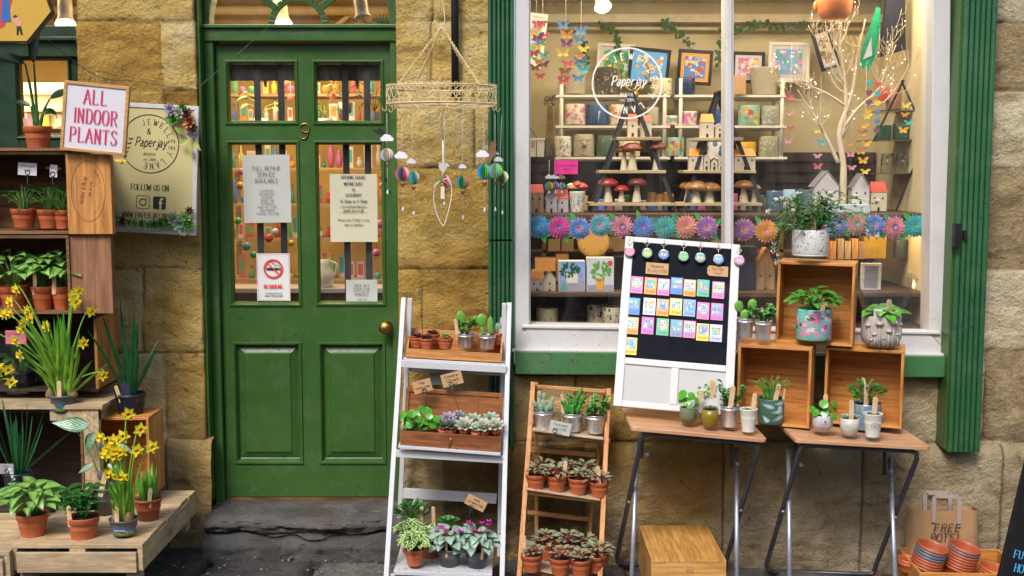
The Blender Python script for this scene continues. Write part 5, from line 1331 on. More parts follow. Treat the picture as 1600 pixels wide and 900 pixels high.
fl = [(bx, (px - 194) * k, -.02 - .03 * hsh(px, 1), (806 - py) * k - z + .03, fx, 1.3) for bx, px, py, fx in ((0, 210, 626, .4), (.01, 228, 650, .6), (-.01, 168, 662, -.4), (-.01, 186, 668, -.2), (0, 178, 680, -.3), (0, 190, 682, .2), (0, 196, 686, .3), (.01, 200, 662, .3), (.02, 224, 681, .3), (.025, 246, 676, .6), (0, 198, 722, .2), (-.02, 180, 718, -.2), (0, 175, 688, -.6), (0, 188, 690, 0))]
rr = random.Random(11)
lv = [(bx, bx * 1.3 + rr.gauss(0, .014), rr.uniform(.11, .22)) for bx in [rr.uniform(-.035, .035) for _ in range(34)]]
daffodils(t, z, .045, lv, fl, .010)
t = plant_at(232, 810, -.60, 'bright crinkled fern in red brown pot behind small daffodils')
z, _ = pot(t, 'label', .055, .085, TERRA2)
f_strap(t, z, .05, 7, 22, .14, .034, L_GER, .55, .5, 1.0, .2, 'lance'); stick(t, .018, -.045, z, .06, .1)
t = plant_at(165, 800, -.52, 'striped calathea with broad patterned leaves in grey pot')
z, _ = pot(t, 'label', .06, .11, GREYP)
m = MB(); s = MB()
DKU = leafm('purple_backed_leaf', (.05, .02, .03), rough=.5)
for (x, y, hz, dx, L_, W_, dr, mt) in [(-.085, -.05, .245, -1, .145, .070, .25, 0), (-.03, -.02, .235, -.1, .09, .05, 1.0, 0), (.06, 0, .18, .9, .07, .03, .6, 0), (.0, -.02, .20, .2, .08, .04, .8, 1), (-.03, -.04, .11, -.7, .07, .032, .5, 0), (.03, -.04, .11, .8, .07, .03, .4, 0), (-.01, -.03, .08, .3, .07, .04, .6, 1)]:
 s.tube([(0, 0, z), (x * .5, y * .5, z + hz * .6), (x, y, z + hz)], .002, 5)
 m.mi = mt; m.leaf((x + (.05 if dx == -1 else 0), y, z + hz + (.02 if dx == -1 else 0)), (dx, -.25, -.35 if abs(dx) < .95 else .2), (.1, -1, .55), L_, W_, 'ovate', dr, .06, 9)
s.build('stems', STEM, t); m.build('foliage', [L_CAL, DKU], t); stick(t, .0, -.055, z, .075, .25, w=.02)
t = plant_at(30, 775, -.62, 'tall dark green spiky plant in black pot at left edge')
z, _ = pot(t, 'label', .06, .10, NAVY)
f_strap(t, z, .06, 13, 17, .30, .015, L_STRAP2, .55, .12, 1.0, .1, 'point')
m = MB(); m.leaf((.02, -.03, z), (.75, -.1, .6), (-.6, .5, .6), .29, .016, 'strap', -.05, .3, 8); m.build('foliage', L_STRAP2, t)
wireclip(12, 770, -.68, 38, 'grey slate card on a wire at left edge', (-.004, .0), cardmat=plain('slate_card', (.3, .31, .32), .6), cw=.06, ch=.04, lines=['Aloe'])
# ================================================================== DOOR NOTICES
def notice(label, corners, y, mat, fn, name='paper_notice'):
 p = [P(a, b, y) for a, b in corners]; c = (p[0] + p[1] + p[2] + p[3]) / 4
 W_ = (p[1] - p[0]).length; H_ = (p[0] - p[3]).length; dx = p[1] - p[0]
 t = thing(name, label, 'notice', c, (0, -math.atan2(dx.z, dx.x), 0))
 m = MB(); vs = []; n = 8
 for j in range(n + 1):
  for i in range(n + 1):
   u, v = i / n - .5, j / n - .5
   vs.append((u * W_, -.002 * (abs(u * v) * 6) ** 1.5 - .0006 * sin(u * 9 + v * 5), v * H_))
 m.add(vs, [(j * (n + 1) + i, j * (n + 1) + i + 1, (j + 1) * (n + 1) + i + 1, (j + 1) * (n + 1) + i) for j in range(n) for i in range(n)], True)
 sh_ = m.build('sheet', mat, t)
 m = MB(); fn(m, W_, H_, -.0045); m.build('lettering', INKL if 'grey' in label else INK, sh_)
 return t, sh_, W_, H_
YN = YD + .018
PAP2 = plain('bluish_paper', (.50, .52, .48), .5, .03, 3)
PAP3 = plain('cream_paper', (.58, .56, .40), .6, .03, 3)
def fn1(m, W_, H_, y):
 for i, s in enumerate(('FULL REPAIR', 'SERVICE', 'AVAILABLE')): text(m, s, 0, H_ * (.27 - i * .09), H_ * .065, y, .09, squeeze=.95)
 for i, s in enumerate(('ALTERATIONS', 'RESIZING RINGS', 'SOLDERING', 'REMODELLING', 'RESTRINGING', 'MOUNTING + STONE', 'REPLACEMENT', 'CLEANING + POLISHING')): text(m, s, 0, H_ * (-.04 - i * .048), H_ * .03, y, .1, squeeze=.95)
notice('grey printed sheet reading full repair service available on door', [(377, 243), (451, 242), (457, 346), (383, 349)], YN, PAP2, fn1)
def fn2(m, W_, H_, y):
 for s, z, h in (('OPENING HOURS', .43, .048), ('WEDNESDAY', .335, .048), ('TO', .25, .042), ('SATURDAY', .17, .048), ('10.30am to 4.30pm', .08, .045), ('email: jewellerylane@gmail.com', .02, .024), ('paperjay.co.uk', -.05, .042), ("Please note St Nick's is not", -.19, .034), ('open on Sundays', -.26, .034)):
  text(m, s, 0, H_ * z, H_ * h, y, .13, serif=True, squeeze=min(.95, W_ * .94 / (sum(ADV.get(ch, 6.6 if not ch.islower() else 6.0) for ch in s) * H_ * h / 10)))
 for z in (.012, -.066): stroke(m, [(-W_ * .3, H_ * z), (W_ * .3, H_ * z)], .0012, y - .001)
notice('cream sheet listing the opening hours on door', [(515, 272), (589, 272), (590, 378), (517, 378)], YN, PAP3, fn2)
def fn3(m, W_, H_, y):
 cz = H_ * .18
 m.b6(-W_ * .2, W_ * .16, y, y + .0004, cz - .006, cz + .004); m.b6(W_ * .18, W_ * .22, y, y + .0004, cz - .006, cz + .004)
 stroke(m, crom([(W_ * .2, cz + .006), (W_ * .16, cz + .016), (W_ * .05, cz + .014), (W_ * .04, cz + .024), (-W_ * .04, cz + .022), (-W_ * .02, cz + .032)], 4), .002, y)
 for i, s in enumerate(('It is against the law to', 'smoke in these premises')): text(m, s, 0, -H_ * .35 - i * H_ * .055, H_ * .032, y, .16, squeeze=.95)
WPL = plain('white_plastic_sign', (.75, .74, .74), .35, .02)
t, s_, W_, H_ = notice('white no smoking sign with red barred circle on door', [(401, 396), (453, 396), (454, 470), (402, 470)], YN, WPL, fn3, 'no_smoking_sign')
REDP = plain('sign_red', (.75, .05, .02), .5, .03)
m = MB(); cz = H_ * .18; r_ = W_ * .29
ringm(m, 0, cz, r_ * .82, r_, -.0056); stroke(m, [(-r_ * .62, cz + r_ * .62), (r_ * .62, cz - r_ * .62)], .0055, -.0060)
text(m, 'NO SMOKING.', 0, -H_ * .23, H_ * .075, -.005, .17, squeeze=.86)
b_ = .0045; W2, H2 = W_ / 2 - b_, H_ / 2 - b_
stroke(m, [(-W2, -H2), (W2, -H2)], .001, -.0041); stroke(m, [(-W2, H2), (W2, H2)], .001, -.0041); stroke(m, [(-W2, -H2), (-W2, H2)], .001, -.0042); stroke(m, [(W2, -H2), (W2, H2)], .001, -.0042)
m.build('red_print', REDP, s_)
def fn4(m, W_, H_, y):
 for i, s in enumerate(('BACK IN A', 'COUPLE OF', 'MINUTES')): text(m, s, 0, H_ * (.17 - i * .19), H_ * .14, y, .09, squeeze=.95)
 text(m, 'THANK YOU', 0, -H_ * .40, H_ * .07, y, .1)
notice('small grey note reading back in a couple of minutes', [(541, 437), (590, 437), (589, 472), (541, 472)], YN, PAP2, fn4)
# ================================================================== HANGING RING WITH BALLOON MOBILES
WIREC = plain('cream_wire', (.78, .62, .34), .45, .15, 30)
YR = -.34
c0 = P(690, 150, YR); u = U(150, YR); Rr = 86 * u
HR = 27 * u
t = thing('hanging_wire_ring', 'cream filigree wire ring hanging on chains', 'hanging rack', c0)
m = MB()
for z_ in (HR / 2, -HR / 2): m.tube([(cos(a * pi / 32) * Rr, sin(a * pi / 32) * Rr, z_) for a in range(64)], .0026, 5, closed=True)
for z_ in (HR / 2 - .006, -HR / 2 + .016): m.tube([(cos(a * pi / 32) * Rr, sin(a * pi / 32) * Rr, z_) for a in range(64)], .0012, 4, closed=True)
for z_ in (.52, .98): m.tube([(cos(a * pi / 32) * Rr * z_, sin(a * pi / 32) * Rr * z_, -HR / 2 - .004) for a in range(64)], .0012, 4, closed=True)
for k in range(6):
 a = k * pi / 6; m.tube([(cos(a) * Rr, sin(a) * Rr, -HR / 2 - .003), (-cos(a) * Rr, -sin(a) * Rr, -HR / 2 - .003)], .0013, 4)
m.build('ring_frame', WIREC, t)
m = MB(); nh = 30
def onr(a, z, r=Rr): return (cos(a) * r, sin(a) * r, z)
for k in range(nh):
 a = 2 * pi * k / nh; w2 = 2 * pi / nh
 ht, hb = HR / 2 - .006, -HR / 2 + .018; mh = (ht - hb)
 pts = [onr(a, hb), onr(a - w2 * .38, hb + mh * .55), onr(a - w2 * .42, hb + mh * .85), onr(a - w2 * .22, ht), onr(a, hb + mh * .75), onr(a + w2 * .22, ht), onr(a + w2 * .42, hb + mh * .85), onr(a + w2 * .38, hb + mh * .55), onr(a, hb)]
 m.tube(crom(pts, 3), .0014, 4, caps=False)
 for q in (0, .5):
  b = a + w2 * q
  m.tube([onr(b - w2 * .2, HR / 2), onr(b - w2 * .15, HR / 2 + .005), onr(b, HR / 2 + .008), onr(b + w2 * .15, HR / 2 + .005), onr(b + w2 * .2, HR / 2)], .0012, 4, caps=False)
  m.tube([onr(b - w2 * .2, -HR / 2 + .016), onr(b - w2 * .2, -HR / 2 + .006), onr(b, -HR / 2), onr(b + w2 * .2, -HR / 2 + .006), onr(b + w2 * .2, -HR / 2 + .016)], .0012, 4, caps=False)
m.build('heart_filigree', WIREC, t)
m = MB()
for k in range(12):
 a = k * pi / 6 + .15; p = Vector(onr(a, -HR / 2)); o_ = Vector((cos(a), sin(a), 0))
 m.tube(crom([tuple(p), tuple(p + Vector((0, 0, -.018))), tuple(p + o_ * .006 + Vector((0, 0, -.026))), tuple(p + o_ * .014 + Vector((0, 0, -.022))), tuple(p + o_ * .017 + Vector((0, 0, -.012)))], 3), .0015, 5)
m.build('edge_hooks', WIREC, t)
top = P(690, 42, YR) - c0
for k, a in enumerate((.9, 2.2, 3.9, 5.5)):
 a0 = Vector(onr(a, HR / 2)); ln = top - a0; n = int(ln.length / .0085); m = MB()
 dirv = ln.normalized(); s1 = dirv.cross(Vector((0, 1, 0))).normalized(); s2 = dirv.cross(s1)
 for i in range(n):
  c = a0 + ln * ((i + .5) / n); sd_ = s1 if i % 2 else s2
  m.tube([c + dirv * cos(q * pi / 4) * .0062 + sd_ * sin(q * pi / 4) * .0034 for q in range(8)], .0014, 4, closed=True)
 m.build('chain', WIREC, t)
m = MB(); m.tube([(top.x + cos(q * pi / 8) * .014, top.y, top.z + sin(q * pi / 8) * .014) for q in range(16)], .0016, 5, closed=True); m.build('top_loop', WIREC, t)
m = MB(); p0 = P(690, 36, YR); m.tube(crom([(-.03, 0, .012), (-.02, 0, -.002), (0, 0, -.008), (.012, 0, .004), (.010, 0, .05), (.0, 0, .16), (-.004, .1, .34), (-.004, .34, .37)], 4), .002, 6)
o = m.build('bracket_hook', plain('white_hook', (.7, .66, .55), .4)); o.location = p0; tag(o, 'long pale wire hook carrying the hanging ring', 'hook')
cols = {'p': (.75, .10, .28), 'g': (.03, .40, .30), 'm': (.30, .70, .52), 'c': (.62, .55, .35), 'b': (.05, .38, .72), 'l': (.20, .55, .08), 'k': (.80, .50, .45), 'o': (.80, .28, .03), 'w': (.8, .8, .75), 'd': (.10, .42, .50), 'v': (.5, .25, .55), 'e': (.45, .6, .85)}
PM = {k: plain('card_' + k, v, .6, .05) for k, v in cols.items()}
CLD = plain('white_card', (.78, .76, .84), .6, .03); HRT = plain('brown_card_heart', (.12, .035, .02), .6, .1)
CRYS = plain('crystal', (.8, .8, .85), .08, .1, spec=1) if False else plain('crystal', (.75, .75, .8), .08, .1)
STR = plain('pale_string', (.6, .58, .52), .7, .05)
def balloon(px, py, y, ccode, rpx, cloud, topy, boty, label):
 c = P(px, py, y); u = U(py, y); r = rpx * u
 t = thing('balloon_mobile', label, 'mobile', c, (0, 0, 0), 'paper balloon mobiles on the hanging ring')
 m = MB(); n = len(ccode) * 2
 for k in range(n):
  a = 2 * pi * k / n + .4; m.mi = k % len(ccode)
  # two card half discs back to back, slightly splayed
  for dlt, in ((-.16,), (.16,)):
   b = a + dlt
   pts = [(0, 0, r)] + [(cos(b) * sin(q * pi / 10) * r, sin(b) * sin(q * pi / 10) * r, cos(q * pi / 10) * r) for q in range(1, 10)] + [(0, 0, -r)]
   m.add(pts, [tuple(range(11))])
 m.build('balloon', [PM[q] for q in ccode], t)
 m = MB(); hz = -r * 1.55; s_ = r * .34
 hp = [(0, -s_)] + [(s_ * 1.0, s_ * .25), (s_ * .85, s_ * .75), (s_ * .4, s_ * .85), (0, s_ * .5), (-s_ * .4, s_ * .85), (-s_ * .85, s_ * .75), (-s_ * 1.0, s_ * .25)]
 m.prism([(a, hz + b) for a, b in hp], -.001, .001); m.build('heart_basket', HRT, t)
 cx, cy, cs = cloud; cx = (cx - px) * u; cz = (py - cy) * u; cs = cs * u
 m = MB(); cp = [(-1, -.35), (1, -.35)]
 for (ox, oz, rr_, a0, a1) in ((.68, -.05, .34, -60, 60), (.3, .25, .38, 10, 100), (-.2, .32, .42, 50, 140), (-.68, -.02, .36, 100, 240)):
  for q in range(5): a = R(a0 + (a1 - a0) * q / 4); cp.append((ox + cos(a) * rr_, oz + sin(a) * rr_))
 m.prism([(cx + a * cs, cz + b * cs) for a, b in cp], -.001, .001); m.build('cloud', CLD, t)
 m = MB(); m.tube([(cx * .2, 0, (py - topy) * u), (cx * .6, .0015, cz), (0, 0, r)], .0008, 4); m.tube([(0, 0, -r), (0, .001, (py - boty) * u)], .0007, 4); m.build('string', STR, t)
 m = MB(); m.lathe([(.0002, -.012), (.005, -.004), (.004, .003), (.0004, .012)], 6, (0, 0, (py - boty) * u), False); m.build('crystal_drop', CRYS, t)
balloon(605, 242, YR + .02, 'ecwc', 10.5, (605, 217, 10), 178, 300, 'cream and pale blue balloon, leftmost on the ring')
balloon(629, 272, YR - .13, 'pgpk', 11.5, (627, 244, 10), 185, 327, 'large hot pink balloon with white cloud at left')
balloon(646, 278, YR + .12, 'gmdc', 10.5, (643, 253, 7), 178, 333, 'teal and cream balloon just right of the pink one')
balloon(694, 284, YR + .18, 'lopk', 10.5, (697, 259, 5), 176, 318, 'orange and pink balloon behind the wire heart')
balloon(723, 285, YR + .14, 'dglp', 10.5, (723, 261, 6), 170, 340, 'teal and dark green balloon right of the wire heart')
balloon(757, 269, YR - .10, 'bgld', 12, (754, 242, 10), 176, 328, 'blue and green balloon, biggest at right')
balloon(774, 267, YR + .0, 'mcml', 12, (773, 240, 6), 180, 327, 'mint and cream balloon between two others at right')
balloon(785, 277, YR + .05, 'klcw', 10, (779, 250, 7), 180, 332, 'cream and green balloon, rightmost on the ring')
p = P(691, 172, YR); m = MB(); m.tube(crom([(-.012, 0, .002), (-.004, 0, .012), (.006, 0, .006), (.002, 0, -.02), (-.004, 0, -.06), (.006, 0, -.118), (.002, 0, -.128), (-.006, 0, -.126), (-.016, 0, -.105)], 4), .0022, 6)
o = m.build('s_hook', STEEL, None, loc=p); tag(o, 'bare steel s shaped hook under the ring centre', 'hook')
p = P(692, 220, YR); u = U(260, YR)
t = thing('wire_heart', 'white wire heart with twine bow and tag', 'ornament', p)
m = MB(); m.tube([(0, 0, 0), (.001, 0, -.1), (-.001, .002, -.17)], .004, 6)
lo = crom([(0, 0, -.16), (.02, 0, -.155), (.035, 0, -.19), (.03, 0, -.25), (.008, 0, -.33), (-.002, 0, -.345), (-.022, 0, -.31), (-.038, 0, -.25), (-.035, 0, -.19), (-.015, 0, -.165), (0, 0, -.18)], 4)
m.tube(lo, .0022, 6); m.build('heart_wire', plain('white_wire', (.72, .68, .6), .5), t)
m = MB(); m.prism([(a * .9, b * .9 - .105) for a, b in ((0, -.035), (.02, .0), (.016, .02), (0, .012), (-.016, .02), (-.02, 0))], -.003, .003); m.build('heart_charm', plain('pale_charm', (.6, .58, .52), .5), t)
m = MB(); m.tube(crom([(-.04, 0, -.20), (-.02, -.004, -.175), (0, -.004, -.165), (.02, -.004, -.18), (.0, -.006, -.16), (-.015, -.006, -.17)], 3), .0018, 5); m.build('twine_bow', plain('twine', (.4, .28, .14), .9), t)
m = MB(); m.b6(-.010, .006, -.006, -.005, -.235, -.185); m.build('paper_tag', plain('pale_tag', (.7, .62, .5), .7), t)
# rusty shop bracket tag hanging right
m = MB(); p = P(768, 240, YR - .02); m.prism([(0, .05), (.02, .045), (.015, .0), (-.005, -.035), (-.02, -.04), (-.012, 0)], -.002, .002); o = m.build('leather_tag', plain('brown_leather', (.25, .12, .05), .7), None, loc=p); tag(o, 'small brown tag hanging behind the right balloons', 'tag')
# ================================================================== WHITE LADDER SHELF
LWP = plain('white_ladder_paint', (.56, .57, .60), .5, .05, 8, bump=.2, bs=60, dirt=((.42, .38, .32), 18, .655))
def seg(m, a, b, wx, wy, side=(1, 0, 0)): m.bar(a, b, wx, wy, side)
t = thing('ladder_shelf', 'white wooden ladder shelf beside the green door', 'shelf', (0, 0, 0))
def leg(t, a, b, wx, wy, mat, nm='leg'):
 m = MB(); seg(m, a, b, wx, wy); return m.build(nm, mat, t, bevel=.002)
yF0, yF1 = -.14, -.60        # front frame: top depth, foot depth
lt0, lt1 = P(631, 466, yF0), P(603, 915, yF1); rt0, rt1 = P(796, 474, yF0), P(784, 921, yF1)
leg(t, lt0, lt1, .020, .032, LWP); leg(t, rt0, rt1, .020, .032, LWP)
lb0, lb1 = P(641, 466, -.16), P(622, 862, -.10); rb0, rb1 = P(788, 474, -.16), P(780, 868, -.10)
leg(t, lb0, lb1, .020, .028, LWP); leg(t, rb0, rb1, .020, .028, LWP)
def lerp(a, b, f): return a + (b - a) * f
def rail(t, y, a, b, h, th, mat, nm='cross_rail'):
 m = MB(); A = P(a[0], a[1], y); Bq = P(b[0], b[1], y); m.bar(A, Bq, h, th, (0, 0, 1)); return m.build(nm, mat, t, bevel=.0015)
def shelfy(t, y0, y1, pl, pr, th, mat, nm='shelf', slats=1):
 """a board: front edge through pixels pl, pr at depth y0, running level back to y1"""
 A = P(pl[0], pl[1], y0); Bq = P(pr[0], pr[1], y0)
 for k in range(slats):
  ya = y0 + (y1 - y0) * k / slats; yb = y0 + (y1 - y0) * (k + 1) / slats - (.006 if slats > 1 else 0)
  m = MB(); vs = []
  for p in (A, Bq):
   for yy in (ya, yb):
    for dz in (0, -th): vs.append((p.x, yy, p.z + dz))
  m.add(vs, [(0, 1, 3, 2), (4, 6, 7, 5), (0, 4, 5, 1), (2, 3, 7, 6), (0, 2, 6, 4), (1, 5, 7, 3)]); m.build(nm, mat, t, bevel=.0015)
 return A, Bq
y1s, y2s, y3s = -.27, -.40, -.585
rail(t, y1s - .005, (627, 568), (791, 577), .030, .014, LWP); S1 = shelfy(t, y1s + .006, -.08, (630, 560), (789, 569), .012, LWP)
rail(t, y2s - .005, (618, 708), (786, 718), .030, .014, LWP); S2 = shelfy(t, y2s - .04, -.08, (622, 696), (782, 708), .012, LWP)
S3 = shelfy(t, y3s - .01, -.22, (615, 892), (769, 898), .016, LWP)
rail(t, y3s + .01, (606, 902), (782, 908), .03, .014, LWP)
rail(t, -.12, (627, 770), (776, 779), .045, .012, LWP, 'back_rail')
rail(t, -.14, (640, 575), (788, 582), .03, .012, LWP, 'back_rail')
# --- top tray with succulents
TRAY = wood('tray_pine', (.62, .28, .085), (.42, .17, .045), 'x', .6)
sl1 = math.atan2((S1[1] - S1[0]).z, (S1[1] - S1[0]).x)
A = P(634, 559, y1s + .012); Bq = P(784, 560, y1s + .012); W_ = (Bq.x - A.x)
def tray(name, label, loc, W_, D_, Hf, Hb, mat, rot, th=.008):
 t = thing(name, label, 'tray', loc, rot)
 def bd(nm, *q): m = MB(); m.b6(*q); return m.build(nm, mat, t, bevel=.0012)
 bd('front_board', 0, W_, 0, th, 0, Hf); bd('back_board', 0, W_, D_ - th, D_, 0, Hb)
 for x in (0, W_ - th):
  m = MB(); x += .0004; m.add([(x, th, .001), (x + th - .0008, th, .001), (x, th, Hf * .99), (x + th - .0008, th, Hf * .99), (x, D_ - th, .001), (x + th - .0008, D_ - th, .001), (x, D_ - th, Hb * .99), (x + th - .0008, D_ - th, Hb * .99)], [(0, 1, 3, 2), (4, 6, 7, 5), (0, 2, 6, 4), (1, 5, 7, 3), (2, 3, 7, 6), (0, 4, 5, 1)]); m.build('side_board', mat, t)
 bd('bottom_board', th, W_ - th, th, D_ - th, .001, .008)
 return t
tr1 = tray('wooden_tray', 'orange wooden tray of succulents on top white shelf', A + Vector((0, 0, .002)), W_, .15, .038, .105, TRAY, (0, -sl1, 0))
def on(px, py, y, label, **k): return plant_at(px, py, y, label, **k)
ys = y1s + .075
for i, (px, py, w2, mt, lab) in enumerate([(652, 543, 15, L_SUCP, 'dark purple succulent, leftmost clay pot in top tray'), (667, 545, 14, L_SUCP, 'second dark purple succulent in top tray, nearest the front'), (676, 538, 14, L_SUCP, 'dark purple succulent behind, third in top tray'), (696, 545, 15, L_SUCB, 'light green beaded succulent in top tray')]):
 t = on(px, py, ys - (.03 if i in (1, 3) else 0) + (.03 if i == 2 else 0), lab, group='small succulents in clay pots'); u = U(540, ys)
 z, _ = pot(t, 'terra', w2 * u * .86, .046, n=20)
 if mt is L_SUCB:
  for q in range(9): rosette(t, (cos(q * 2.4) * .011 * math.sqrt(q / 3), sin(q * 2.4) * .011 * math.sqrt(q / 3), z + .018 - q * .0012), .013, mt, 3, 7, q)
 else:
  for q in range(5): rosette(t, (cos(q * 1.25) * .014, sin(q * 1.25) * .012, z + .006 + .004 * (q % 2)), .017, mt, 3, 8, q * .5)
m = MB()
t = on(727, 543, ys - .0, 'lobed green cactus in galvanised pot in top tray', group='cacti in galvanised pots'); z, _ = pot(t, 'galv', .038, .062)
pads(t, z, [(-.008, .012, .03, .075, .042, -.25, .3), (.022, .014, .03, .055, .022, .45, 0), (.040, .012, .03, .035, .020, .5, 0)], CACT)
branchy(t, z, [(-.008, -.008, .06, -.2), (.006, -.01, .07, .1), (.012, 0, .06, .35), (-.012, 0, .045, -.5)], leafm('crinkly_green', (.05, .26, .03), rough=.25), sd=3)
stick(t, -.03, -.012, z, .07, -.12, w=.014);
t = on(761, 545, ys - .0, 'pad cactus with round ears in galvanised pot in top tray', group='cacti in galvanised pots'); z, _ = pot(t, 'galv', .040, .062)
pads(t, z, [(-.016, 0, .0, .05, .022, -.1, .2), (-.018, 0, .035, .062, .050, -.12, .2), (.012, .0, 0, .085, .026, .04, 0)], CACT)
t = on(742, 533, ys + .05, 'prickly blue grey cactus in clay pot, back right of top tray'); z, _ = pot(t, 'terra', .03, .05)
t.location = P(776, 538, ys + .045); pads(t, z, [(0, 0, 0, .05, .022, .1, 0), (.012, 0, .02, .035, .018, .3, 0)], CACTB); stick(t, -.02, .0, z, .065, -.05, w=.014); stick(t, .012, .0, z, .075, .12, w=.014)
wireclip(661, 536, ys + .02, 82, 'empty tall wire holder in top tray', None, lean=-.04)
wireclip(704, 532, ys + .03, 1, 'x', None) if False else None
# --- drawer box with lid on middle shelf
MAH = wood('mahogany_box', (.30, .11, .04), (.18, .055, .02), 'x', .45)
A = P(625, 697, y2s - .03); Bq = P(781, 707, y2s - .03); sl2 = math.atan2((Bq - A).z, (Bq - A).x); W_ = (Bq - A).length
bx = tray('wooden_box', 'mahogany drawer box with open lid full of succulents', A + Vector((0, 0, .002)), W_, .15, .062, .062, MAH, (0, -sl2, 0), .01)
m = MB(); m.b6(.0, W_, .145, .158, .064, .215); m.loft(.0, W_, .066, .215, [(0, .144), (.002, .138), (.014, .138), (.018, .148)], cap=False); m.b6(W_ * .72, W_ * .745, .142, .147, .075, .205)
m.build('open_lid', wood('lid_wood', (.36, .15, .055), (.24, .085, .03), 'x', .4), bx)
m = MB(); m.tube(crom([(W_ / 2, -.004, .045), (W_ / 2 + .002, -.010, .038), (W_ / 2 - .002, -.010, .025), (W_ / 2 - .004, -.005, .010)], 4), [.004, .003, .003, .003, .002, .002, .002, .002, .002, .002, .003, .003, .004], 6); m.build('brass_catch', BRASS, bx)
def inbox(px, py, dy=.07): return P(px, py, y2s - .03 + dy)
t = thing('pilea_plant', 'bright green round leaved plants at left of drawer box', 'plant', inbox(652, 690))
u = U(670, y2s); rr = random.Random(2)
sp = [((px - 652) * u, -.05 + .05 * rr.random(), (690 - py) * u, d * u, yw) for px, py, d, yw in ((629, 648, 17, -1), (634, 664, 14, -.6), (645, 641, 15, .1), (643, 651, 13, .6), (652, 645, 13, 0), (660, 637, 14, .4), (668, 640, 17, .3), (655, 651, 14, .5), (642, 660, 15, -.2), (668, 655, 14, .1), (676, 652, 13, .9), (684, 650, 14, .6), (690, 656, 11, .8), (678, 660, 14, .2), (664, 664, 12, -.1), (634, 655, 12, -.8), (650, 662, 13, .3), (684, 663, 12, .5), (658, 658, 12, -.5), (672, 646, 12, 0))]
pilea(t, 0, sp)
ri = 0
for px, py, s_, mt, lab in [(701, 655, 13, L_SUCL, 'lilac frosted rosette in drawer box'), (705, 664, 12, leafm('grey_green_succulent', (.16, .2, .17)), 'small grey green rosette at front of drawer box'), (693, 664, 10, MC['grey_green_succulent'], 'dark grey rosette beside the round leaved plants'), (722, 655, 11, MC['grey_green_succulent'], 'grey rosette at back centre of drawer box'), (726, 665, 15, L_SUCW, 'white rosette at front centre of drawer box'), (740, 657, 13, L_SUCG, 'blue green rosette in drawer box'), (756, 667, 15, L_SUCW, 'pale pointed rosette near front right of drawer box'), (767, 655, 13, L_SUCG, 'pale green rosette at back right of drawer box'), (774, 665, 14, L_SUCW, 'pale rosette in clay pot at right end of drawer box'), (744, 668, 8, L_SUCG, 'tiny green rosette between the two white ones'), (716, 648, 9, L_SUCL, 'small lilac rosette behind the price wire')]:
 c = inbox(px, py + 2, .03 + (667 - py) * .005); t = thing('rosette_succulent', lab, 'succulent', c, (R(30), 0, 0), 'rosette succulents in the drawer box')
 rosette(t, (0, 0, 0), s_ * u * 1.2, mt, 4, 9, px)
 m = MB(); m.lathe([(.001, -.04), (.02, -.04), (.024, -.012), (.02, -.01), (.001, -.012)], 12); m.build('clay_pot', TERRA, t)
 t['ok'] = 1; ri += 1
m = MB(); vs = []
wireclip(668, 662, y2s + .04, 56, 'kraft price card on wire at left of drawer box', (-.008, .010), lean=-.08, cw=.078, ch=.052, ct=-.18, lines=['Pilea', 'money tree', '3.50'])
wireclip(720, 652, y2s + .07, 58, 'larger kraft price card on wire at right of drawer box', (.010, .010), lean=-.28, cw=.088, ch=.055, ct=.02, lines=['Echeveria', '3.95 each', 'mixed'])
m = MB(); m.b6(-.04, .04, 0, .002, -.025, .025); o = m.build('slate_card', plain('grey_slate_card', (.22, .25, .22), .6), None, loc=P(686, 592, -.2)); tag(o, 'grey card behind the two kraft price cards', 'card')
# --- bottom shelf: ivies, jade, cyclamen
yb = -.50
for i, (px, py, y, w_, sd_, lab) in enumerate([(642, 862, yb + .10, 20, 3, 'variegated ivy in clay pot, back left of bottom white shelf'), (672, 870, yb + .10, 21, 4, 'variegated ivy behind, beside the cyclamen'), (648, 882, yb - .05, 18, 5, 'small variegated ivy in clay pot at the shelf front')]):
 t = on(px, py, y, lab, group='variegated ivies in clay pots'); u = U(860, y); z, _ = pot(t, 'terra', w_ * u * .88, .068)
 leafmound(t, z, 85, .062, .065, .027, .024, 'heart', L_IVY, sd=sd_, droop=.6, face=.5, res=4, up=.1, stemr=.0008)
t = on(642, 850, yb + .2, 'jade plant with fleshy dark leaves behind the ivies'); z, _ = pot(t, 'terra', .05, .08)
leafmound(t, z, 44, .055, .10, .042, .026, 'spat', L_JADE, sd=8, droop=.1, face=.4, up=.5, fold=.1); stick(t, .045, -.02, z + .04, .06, .05, w=.015)
t = on(700, 855, yb + .22, 'green pointed succulent behind the cyclamen'); z, _ = pot(t, 'terra', .045, .08)
for q in range(4): rosette(t, (cos(q * 1.6) * .018, sin(q * 1.6) * .018, z + .035), .04, leafm('olive_succulent', (.10, .26, .07)), 3, 8, q)
stick(t, -.06, -.01, z + .05, .06, -.02, w=.015)
MAG = leafm('magenta_petal', (.62, .02, .42), rough=.5)
